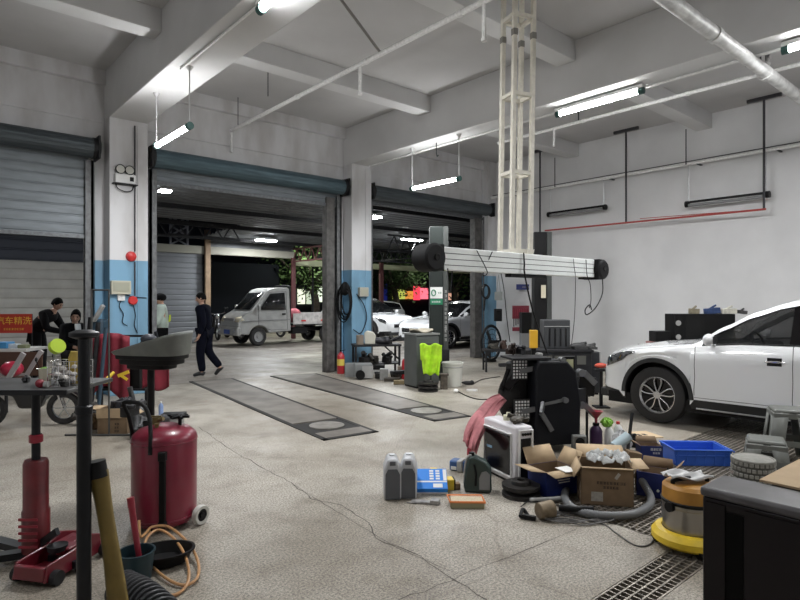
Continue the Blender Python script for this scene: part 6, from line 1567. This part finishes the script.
# ---- grey steel cabinet
p = PP(421, 0, 10.35)
cab_g = mat('cabinet_grey', (.115, .125, .12), .5, .2, var=.1, vscale=4)
t = thing('tool_cabinet', 'dark grey steel tool cabinet below the green lift post', 'cabinet', (p.x, p.y, 0), VIEW+R(30))
part('case', MB().b2(-.23, .23, -.21, .21, .03, .93), cab_g, t, bevel=.008)
part('door', MB().b2(-.23, .23, -.232, -.22, .06, .90), cab_g, t, bevel=.004); part('top', MB().b2(-.25, .25, -.24, .24, .93, .96), mat('cab_top', (.25, .26, .25), .5), t)
part('door_handle', MB().b2(.16, .18, -.25, -.232, .45, .6), chrome, t); part('plinth', MB().b2(-.22, .22, -.2, .2, 0, .03), black_p, t)
m = MB().grid(lambda u, v: ((u-.5)*.42, (v-.5)*.3, .04+.03*math.sin(u*7+v*4)), 14, 10); solo('rag', m, mat('rag_cream', (.42, .38, .30), .9, var=.3, vscale=14), 'crumpled cream rag on top of the grey tool cabinet', 'rag', (p.x, p.y, .96), VIEW, solid=.02)
# neon vest on a stick
q = PP(431, 0, 9.9)
def vest(u, v): return ((u-.5)*(.38-.12*v*(1 if v > .5 else .3)), .03*math.sin(u*14+v*3)-.02, .79-.52*v+.02*math.sin(u*11))
t = thing('safety_vest', 'neon yellow-green safety vest hung in front of the lift post', 'vest', (q.x, q.y, 0), VIEW)
part('cloth', MB().grid(vest, 24, 18), mat('neon_vest', (.50, .85, .03), .6, var=.25, vscale=10), t, solid=.012)
part('hanging_rail', MB().bar((-.18, .02, .79), (.18, .02, .79), .015), steel_d, t)
part('rail_post', MB().bar((0, .05, 0), (0, .05, .79), .02), steel_d, t)
# white bucket
t = thing('white_bucket', 'white paint bucket behind the brake disc stack', 'bucket', loc(452.5, 386), VIEW)
part('pail', MB().lathe([(.001, .005), (.155, .005), (.185, .40), (.195, .40), (.195, .43), (.18, .43), (.175, .39), (.15, .02), (.001, .02)], 32), mat('pail_white', (.62, .62, .57), .5, var=.08, vscale=6), t); part('rim_band', MB().lathe([(.184, .34), (.190, .345), (.190, .355), (.184, .36)], 32), lgrey_p, t)
# disc stack
for i in range(3):
    p = G(428, 391); disc(('lowest brake disc of the stack in front of the neon vest', 'middle brake disc of the stack in front of the neon vest', 'top brake disc of the stack in front of the neon vest')[i], (p.x+.005*i, p.y, .061*i), i, .17)['group'] = 'brake discs stacked before the vest'
t = thing('metal_stand', 'small rusty metal block stand left of the white bucket', 'stand', loc(444, 389), VIEW); part('block', MB().b2(-.06, .06, -.05, .07, 0, .24).b2(-.12, .08, -.06, .08, .24, .27), mat('rusty', (.12, .10, .08), .6, .3, var=.4, vscale=18), t, bevel=.006)
solo('white_lump', MB().sph((0, 0, .035), .04, 1.1, 1, .85), paper, 'small white paper lump on the floor below the white bucket', 'paper', loc(456, 393))
solo('black_shoe', MB().sph((0, 0, .04), .05, 2.4, .9, .7).sph((.07, 0, .05), .04), rubber, 'dark grease-covered part on the floor right of the white bucket', 'machine part', loc(468, 385), VIEW-R(10))
solo('white_strip', MB().b2(-.09, .09, -.02, .02, 0, .03), paper, 'short white plastic strip on the floor right of the bucket', 'strip', loc(472, 391), VIEW)
a = G(458, 392); cable([a+Vector((0, 0, .01)), G(468, 397)+Vector((0, 0, .01)), G(480, 400)+Vector((0, 0, .01)), G(497, 399)+Vector((0, 0, .01))], .008, 'black cable on the floor from the bucket to the console', n=6)
a = G(472, 385); cable([a+Vector((0, 0, .01)), G(482, 380)+Vector((0, 0, .01)), G(500, 377)+Vector((0, 0, .01))], .008, 'dark cable on the floor behind the console', n=6)
# ---- lift posts
lg = mat('lift_green', (.018, .024, .022), .45, .2); lgr = mat('lift_grey', (.055, .06, .057), .5, .2)
def liftpost(px, d, label, sign, H, mm, m2, rz):
    q = PP(px, 0, d); t = thing('lift_post', label, 'lift post', (q.x, q.y, 0), rz)
    part('column', MB().b2(-.16, .10, -.14, .14, .02, H), mm, t, bevel=.008); part('side_channel', MB().b2(.10, .20, -.16, .16, .02, H), m2, t, bevel=.006)
    part('base_plate', MB().b2(-.25, .25, -.25, .25, 0, .02), steel_d, t); part('carriage', MB().b2(-.19, .22, -.18, .18, .35, .60), steel_d, t, bevel=.01)
    part('lift_arm', MB().bar((-.1, 0, .18), (-.9, -.5 if sign else -.1, .18), .10, .07), steel_d, t, bevel=.01)
    if sign:
        part('white_sign', MB().b2(-.15, .09, -.150, -.141, 1.58, 1.80), paper, t); part('green_sign', MB().b2(-.15, .09, -.150, -.141, 1.46, 1.57), mat('sign_green', (.02, .20, .10), .5), t)
        part('round_mark', MB().tube([(-.085+.04*math.cos(a*PI/10), -.153, 1.69+.055*math.sin(a*PI/10)) for a in range(20)], .010, 6, closed=True), MATS['sign_green'], t)
        part('sign_text', marks(2, .03, .03, .0, 1.69, -.151, 21), MATS['sign_green'], t); part('sign_text', marks(5, .028, .03, -.12, 1.515, -.151, 22), paper, t)
        m = marks(1, .05, .05, .125, 1.0, -.161, 30)
        for k in range(12): mm_ = marks(1, .045, .05, .127, .78+k*.085, -.1612, 30+k); m.add(mm_.v, mm_.f)
        part('side_lettering', m, lgrey_p, t)
    return t
liftpost(437.5, 11.3, 'dark green lift post with a white sign left of the console', True, 2.98, lg, lgr, VIEW+R(0))
liftpost(540.5, 12.2, 'black lift post between the console and the right wall', False, 2.98, black_p, lgr, VIEW)
q = PP(545, 0, 11.95); solo('warning_sticker', MB().b2(-.05, .05, -.003, 0, 0, .27).b2(-.03, .03, -.0045, -.003, .05, .12), mat('sticker', (.65, .6, .45), .6), 'pale warning sticker on the black lift post', 'sticker', PP(543.5, 298, 11.98), VIEW)
# ---- facade corner wall items (blue corner column)
def cw(px, py, d=14.6): return PP(px, py, d)
q = cw(491, 345, 14.3); t = thing('floor_fan', 'big round black floor fan in the far corner', 'fan', (q.x, q.y, 0), VIEW+R(20)); t.scale = (.60, .7, .95)
z0 = EYE-(342-300)/F*14.3
m = MB()
for r in (.12, .24, .36, .44): m.tube([(r*math.cos(a*PI/16), -.08+.05*(1 if r < .3 else 0)*0, z0+r*math.sin(a*PI/16)) for a in range(32)], .008, 5, closed=True)
for k in range(16): m.bar((.05*math.cos(k*PI/8), -.09, z0+.05*math.sin(k*PI/8)), (.44*math.cos(k*PI/8), -.07, z0+.44*math.sin(k*PI/8)), .008)
m.tube([(.45*math.cos(a*PI/16), 0, z0+.45*math.sin(a*PI/16)) for a in range(32)], .04, 8, closed=True)
part('guard', m, black_p, t); m = MB().cyl((0, -.05, z0), (0, .12, z0), .08)
for k in range(3): m.M = Matrix.Translation((0, 0, z0)) @ Matrix.Rotation(k*2*PI/3, 4, 'Y'); m.box((.2, 0, 0), (.36, .02, .16), Matrix.Rotation(.5, 3, 'X'))
part('blades', m, steel_d, t); part('stand', MB().bar((-.3, .1, .02), (.3, .1, .02), .06).bar((0, .08, 0), (0, .08, z0), .06), steel_d, t)
for (px, py, lb, kind) in ((485, 291, 'coil of black cable hung on the blue corner column', 'coil'), (498.5, 296, 'pale round clock-like socket hung on strings at the far corner', 'box'), (498, 315, 'dark telephone-like box on the blue corner column', 'phone')):
    v = cw(px, py, 14.75)
    if kind == 'coil':
        m = MB()
        for k in range(4): m.tube([(.09*math.cos(a*PI/10)+.01*k, -.02*k, .17*math.sin(a*PI/10)-.01*k) for a in range(20)], .016, 6, closed=True)
        m.cyl((0, -.04, -.17), (-.03, -.02, -.5), .02); solo('cable_coil', m, black_p, lb, 'cable coil', v, VIEW)
    elif kind == 'box': solo('hanging_socket', MB().box((0, 0, 0), (.19, .06, .22)).cyl((-.05, 0, .1), (0, 0, .55), .006).cyl((.05, 0, .1), (0, 0, .55), .006), mat('sock_grey', (.24, .26, .25), .5), lb, 'socket', v, VIEW, bevel=.01)
    else: solo('wall_phone', MB().box((0, 0, 0), (.20, .08, .32)).cyl((-.06, -.06, .1), (.07, -.06, .1), .03), black_p, lb, 'phone', v, VIEW, bevel=.015)
v = cw(500, 320, 14.4); cable([cw(500, 268, 14.4), cw(504, 290, 14.4), cw(507, 320, 14.4), cw(510, 342, 14.4)], .010, 'long thin black cable hanging in the far corner')
# red tool board + blue sign on the white wall end
v = cw(521, 318, 14.9); t = thing('tool_board', 'dark red tool board with hanging tools at the far corner', 'tool board', v, VIEW)
part('board', MB().b2(-.22, .22, 0, .03, .0, .32), mat('board_red', (.22, .02, .04), .5), t); part('shelf_strip', MB().b2(-.22, .22, 0, .03, -.02, .01), MATS['board_red'], t); part('lower_board', MB().b2(-.22, .12, 0, .03, -.34, -.24), MATS['board_red'], t)
m = MB()
for i in range(8): m.cyl((-.19+i*.055, -.02, -.02), (-.19+i*.055, -.02, -.22+.03*(i % 3)), .012, n=6)
part('hanging_tools', m, steel_d, t)
m = MB()
for i in range(9): m.cyl((-.19+i*.048, -.02, .24), (-.19+i*.048, -.02, .06), .008, n=6)
part('hanging_tools', m, mat('tool_red', (.35, .04, .07), .4), t)
t = thing('blue_sign', 'small dark blue sign above the red tool board', 'sign', cw(523, 287, 14.9), VIEW); part('panel', MB().b2(-.17, .17, 0, .02, -.07, .07), mat('sign_blue', (.02, .03, .16), .5), t); part('lettering', marks(4, .04, .04, -.02, 0, -.001, 41), lgrey_p, t)
t = thing('tool_locker', 'black and grey tool locker below the red tool board', 'locker', (*cw(526, 340, 13.9)[:2], 0), VIEW); part('upper_case', MB().b2(-.12, .14, -.1, .2, .75, 1.25), black_p, t); part('lower_case', MB().b2(-.12, .14, -.1, .2, 0, .75), grey_p, t)
solo('yellow_box', MB().b2(-.075, .075, -.1, 0, -.20, .20), mat('amber_yellow', (.72, .40, .03), .4), 'amber yellow box strapped to the console column', 'box', PP(533.5, 338, 6.0*.985), VIEW, bevel=.01) if False else None
q = PP(533.5, 0, 8.0); t = thing('yellow_box', 'amber yellow upright box behind the aligner console', 'box', (q.x, q.y, 0), VIEW); zz = [EYE-(y-300)/F*8 for y in (348, 330)]
part('case', MB().b2(-.052, .052, -.04, .04, zz[0], zz[1]), mat('amber_yellow', (.75, .42, .03), .4), t, bevel=.008); part('post', MB().b2(-.03, .03, -.03, .03, 0, zz[0]), black_p, t)
# ---- big steel desk / machines behind the console
def boxset(name, label, cat, px0, px1, y0, d, dep, mm, extra=None, rz=0):
    a, b = PP(px0, 0, d), PP(px1, 0, d); c = (a+b)/2; w = (b-a).length; h = EYE-(y0-300)/F*d
    t = thing(name, label, cat, (c.x, c.y, 0), VIEW+rz)
    part('case', MB().b2(-w/2, w/2, 0, dep, .03, h), mm, t, bevel=.01); part('plinth', MB().b2(-w/2+.02, w/2-.02, .02, dep-.02, 0, .03), black_p, t); return t, w, h
t, w, h = boxset('dark_bench', 'long dark workbench with clutter behind the console', 'workbench', 522, 592, 352, 9.2, .55, mat('bench_dark', (.012, .012, .014), .5, var=.4, vscale=7))
part('bench_top', MB().b2(-w/2-.02, w/2+.02, -.03, .58, h, h+.03), steel_d, t)
m = MB()
for i in range(5): m.b2(-w/2+.16+i*.18, -w/2+.30+i*.18, -.012, 0, h-.20, h-.06)
part('drawer', m, mat('drawer_grey', (.09, .09, .08), .5), t)
BZ = h+.03
def bt(px, d=9.4):
    if px < 518: a = PP(px, 0, 12.6); return (a.x, a.y, BY)
    a = PP(px, 0, d); return (a.x, a.y, BZ)
BY = EYE-(349-300)/F*12.6
q = PP(500, 0, 12.55); tb = thing('small_table', 'small dark table in the far corner holding the engine casting', 'table', (q.x, q.y, 0), VIEW)
part('table_top', MB().b2(-.36, .36, -.22, .25, BY-.04, BY), steel_d, tb)
for x in (-.33, .33):
    for y in (-.19, .22): part('leg', MB().bar((x, y, 0), (x, y, BY-.04), .04), steel_d, tb)
a, b = PP(545, 0, 9.5), PP(570, 0, 9.5); t = thing('monitor_cabinet', 'dark grey monitor-like cabinet on the bench in front of the right wall', 'cabinet', bt(557.5, 9.5), VIEW)
part('case', MB().b2(-.22, .21, 0, .3, 0, EYE-(320-300)/F*9.5-BZ), mat('mon_grey', (.035, .037, .04), .5), t, bevel=.01); part('screen_edge', MB().b2(-.22, .21, -.01, 0, .36, .37), lgrey_p, t)
hz = EYE-(320-300)/F*9.5-BZ
m = MB()
for i in range(4): m.b2(-.14+i*.09, -.12+i*.09, -.014, 0, .04, hz-.14)
part('vent_slots', m, black_p, t)
for i, (px, s, c, lb) in enumerate(((493, (.25, .2, .12), (.06, .055, .045), 'dark green-brown engine casting at the left end of the dark bench'), (503, (.16, .2, .18), (.07, .04, .03), 'rusty round pulley block on the dark bench'), (515, (.30, .15, .05), (.35, .35, .34), 'white paper bundle on the dark bench'), (578, (.30, .2, .10), (.05, .05, .05), 'black hand tool pile at the right end of the dark bench'), (590, (.2, .2, .08), (.06, .06, .06), 'dark flat tool at the far right of the bench'))):
    m = MB().sph((0, 0, s[2]*.5), s[2]*.6, s[0]/s[2]*.8, 1, 1, 10, 7); m.cyl((-s[0]*.4, 0, s[2]*.6), (s[0]*.5, .05, s[2]), .025, n=8); m.box((s[0]*.1, 0, s[2]*.3), (s[0]*.7, s[1], s[2]*.5))
    solo('bench_tool', m, mat('bt_%d' % i, c, .55, .3, var=.4, vscale=20), lb, 'tool', bt(px, 9.35), VIEW)
t, w, h = boxset('steel_trolley', 'black tool trolley between the console and the white car', 'trolley', 588, 600, 352, 9.4, .4, mat('trolley_black', (.025, .026, .03), .4)); part('pale_edge', MB().b2(w/2-.01, w/2+.015, -.01, .4, .3, h), lgrey_p, t)
solo('blue_tub', MB().lathe([(.001, 0), (.075, 0), (.085, .14), (.001, .15)], 20), mat('tub_blue', (.03, .08, .17), .4), 'small blue tub on the shelf of the aligner console', 'tub', PP(530, 375, 6.2)*1.0)
solo('glass_jar', MB().lathe([(.001, 0), (.04, 0), (.04, .09), (.03, .10), (.001, .10)], 16), lgrey_p, 'pale jar on the console beside the blue tub', 'jar', PP(539, 362, 6.2))
t = thing('yellow_label_box', 'small black box with a pale yellow label on the right of the console', 'box', PP(570, 371, 6.3), VIEW); part('case', MB().b2(-.07, .05, -.02, .08, 0, .16), black_p, t, bevel=.006); part('label_patch', MB().b2(-.045, .03, -.024, -.02, .02, .13), mat('pale_yellow', (.5, .5, .3), .5), t)
t = thing('tail_lamp', 'red and orange lamp unit on a stand left of the white car nose', 'lamp unit', (*PP(601, 0, 8.3)[:2], 0), VIEW); zz = EYE-(369-300)/F*8.3
part('lamp_shell', MB().sph((0, 0, zz+.05), .055, 1.7, 1, .7), mat('lamp_red', (.5, .06, .03), .25, coat=.6), t); part('stand', MB().b2(-.02, .02, -.02, .02, .0, zz).b2(-.10, .10, -.06, .06, zz-.03, zz).b2(-.1, .1, -.1, .1, 0, .02), steel_d, t)
# ---- boxes behind the white car, on a bench
a, b = PP(650, 0, 9.6), PP(750, 0, 9.6); c = (a+b)/2; w = (b-a).length; hb_ = EYE-(346-300)/F*9.6
t = thing('side_bench', 'low dark bench behind the white car by the right wall', 'bench', (c.x, c.y, 0), VIEW); part('bench_top', MB().b2(-w/2, w/2, 0, .5, hb_-.04, hb_), steel_d, t)
for x in (-w/2+.05, w/2-.05): part('leg', MB().b2(x-.025, x+.025, .02, .06, 0, hb_-.04).b2(x-.025, x+.025, .44, .48, 0, hb_-.04), steel_d, t)
def hb2(px, d=9.8): q = PP(px, 0, d); return (q.x, q.y, hb_)
t = thing('speaker_cabinet', 'black open-fronted amplifier cabinet behind the bonnet of the white car', 'cabinet', hb2(706, 9.75), VIEW); hh = EYE-(314-300)/F*9.75-hb_
part('case', MB().b2(-.54, .50, .0, .35, 0, hh), black_p, t, bevel=.01); part('dark_opening', MB().b2(-.34, -.05, -.004, 0, .05, hh-.05), mat('void', (.002, .002, .002), .9), t)
for z in (.12, .32): part('dial', MB().cyl((-.47, -.012, z*hh/.45), (-.47, 0, z*hh/.45), .045), lgrey_p, t)
tt = thing('radio_box', 'flat black box with a red stripe left of the amplifier cabinet', 'box', hb2(664, 9.7), VIEW); part('case', MB().b2(-.15, .12, 0, .25, .06, .24), black_p, tt, bevel=.01); part('red_base', MB().b2(-.2, .12, -.02, .25, 0, .06), mat('base_red', (.35, .16, .15), .5), tt)
for i, (px, s, c, lb) in enumerate(((712, (.24, .12, .10), (.03, .06, .16), 'blue cloth pack on the amplifier cabinet'), (728, (.26, .12, .09), (.62, .60, .52), 'cream carton lying on the amplifier cabinet'), (694, (.15, .1, .09), (.25, .22, .15), 'olive glove on the left of the amplifier cabinet'), (742, (.14, .1, .06), (.05, .05, .05), 'black tool on the right of the amplifier cabinet'))):
    q = PP(px, 0, 9.9); solo('small_item', MB().box((0, 0, s[2]/2), s, Matrix.Rotation(.08*i-.1, 3, 'Y')).cyl((-s[0]*.3, 0, s[2]*.7), (s[0]*.35, .02, s[2]*1.5), .018, n=8), mat('si_%d' % i, c, .7, var=.2, vscale=14), lb, 'item', (q.x, q.y, hb_+hh), VIEW+.1, bevel=.01)

# heap behind the red tank and on the left
for i, (px, d, z, c, sc_, lb) in enumerate(((132, 6.3, .28, (.02, .02, .022), 1.3, 'black clamp standing highest in the parts box heap'), (141, 6.5, 0, (.05, .05, .052), 1.7, 'grey gearbox-like part on the floor right of the parts box'), (152, 6.6, 0, (.02, .02, .02), 1.5, 'black part on the floor behind the bowl post'), (96, 6.9, 0, (.16, .10, .05), 1.4, 'tan and grey part on the floor left of the parts box'), (90, 7.1, .0, (.05, .045, .04), 1.8, 'dark part behind the black pole at the foot of the bars'), (160, 6.9, 0, (.07, .07, .075), 1.4, 'grey metal part between the bowl post and the black box'))):
    q = PP(px, 0, d); lump('scrap_part', lb, 'machine part', (q.x, q.y, z), 80+i, sc_, c)
q = PP(99, 0, 9.0); t = thing('teal_machine', 'dark teal machine with a pale slanted arm beside the left column', 'machine', (q.x, q.y, 0), VIEW)
tdk = mat('teal_dark2', (.02, .045, .07), .5)
part('body', MB().b2(-.12, .10, -.1, .12, .8, 1.25), tdk, t, bevel=.03); part('stand', MB().b2(-.03, .03, -.03, .03, 0, .8), steel_d, t); part('arm', MB().bar((-.02, -.12, 1.22), (.14, -.14, 1.47), .07, .05), lgrey_p, t, bevel=.01)
for i, (px, d, z, c, sc_, lb) in enumerate(((25, 3.62, 1.031, (.03, .03, .032), .35, 'small dark part on the jack platform left of the canister'), (64, 3.45, 1.031, (.06, .06, .055), .35, 'small grey part in front of the wire basket'))):
    q = PP(px, 0, d); lump('scrap_part', lb, 'machine part', (q.x, q.y, z), 95+i, sc_, c)
for i, (px, d, z, c, sc_, lb) in enumerate(((364, 11.9, .23, (.02, .02, .02), 1.6, 'black part under the workbench at its left end'), (374, 11.9, .23, (.03, .028, .025), 1.5, 'dark part on the workbench shelf behind the pale tin'), (388, 12.0, .23, (.025, .025, .025), 1.5, 'dark part on the workbench shelf at its right end'), (378, 11.35, 0, (.04, .04, .04), 1.2, 'dark part on the floor right of the small grey machine'), (396, 11.25, 0, (.03, .025, .02), 1.2, 'dark part on the floor left of the plain red cylinder'), (388, 12.1, .62, (.03, .03, .028), 1.2, 'dark part lying in the clutter on top of the workbench'))):
    q = PP(px, 0, d); lump('bench_part', lb, 'machine part', (q.x, q.y, z), 120+i, sc_, c)
# ================= CAMERA, WORLD =================
cam = bpy.data.cameras.new('camera'); cam.lens = F*36/800; cam.sensor_width = 36; cam.sensor_fit = 'HORIZONTAL'; cam.clip_start = .05; cam.clip_end = 200
co = bpy.data.objects.new('camera', cam); C.objects.link(co); co.location = (0, 0, EYE); co.rotation_euler = (R(90), 0, -YAW)
sc = bpy.context.scene; sc.camera = co
w = bpy.data.worlds.new('night'); sc.world = w; w.use_nodes = True
w.node_tree.nodes['Background'].inputs[0].default_value = (.012, .015, .03, 1); w.node_tree.nodes['Background'].inputs[1].default_value = .6
sc.view_settings.view_transform = 'Standard'; sc.view_settings.look = 'None'; sc.view_settings.gamma = 1; sc.view_settings.use_curve_mapping = False
sc.view_settings.exposure = .12
try:
    sc.cycles.use_denoising = True; sc.cycles.max_bounces = 8
except Exception: pass
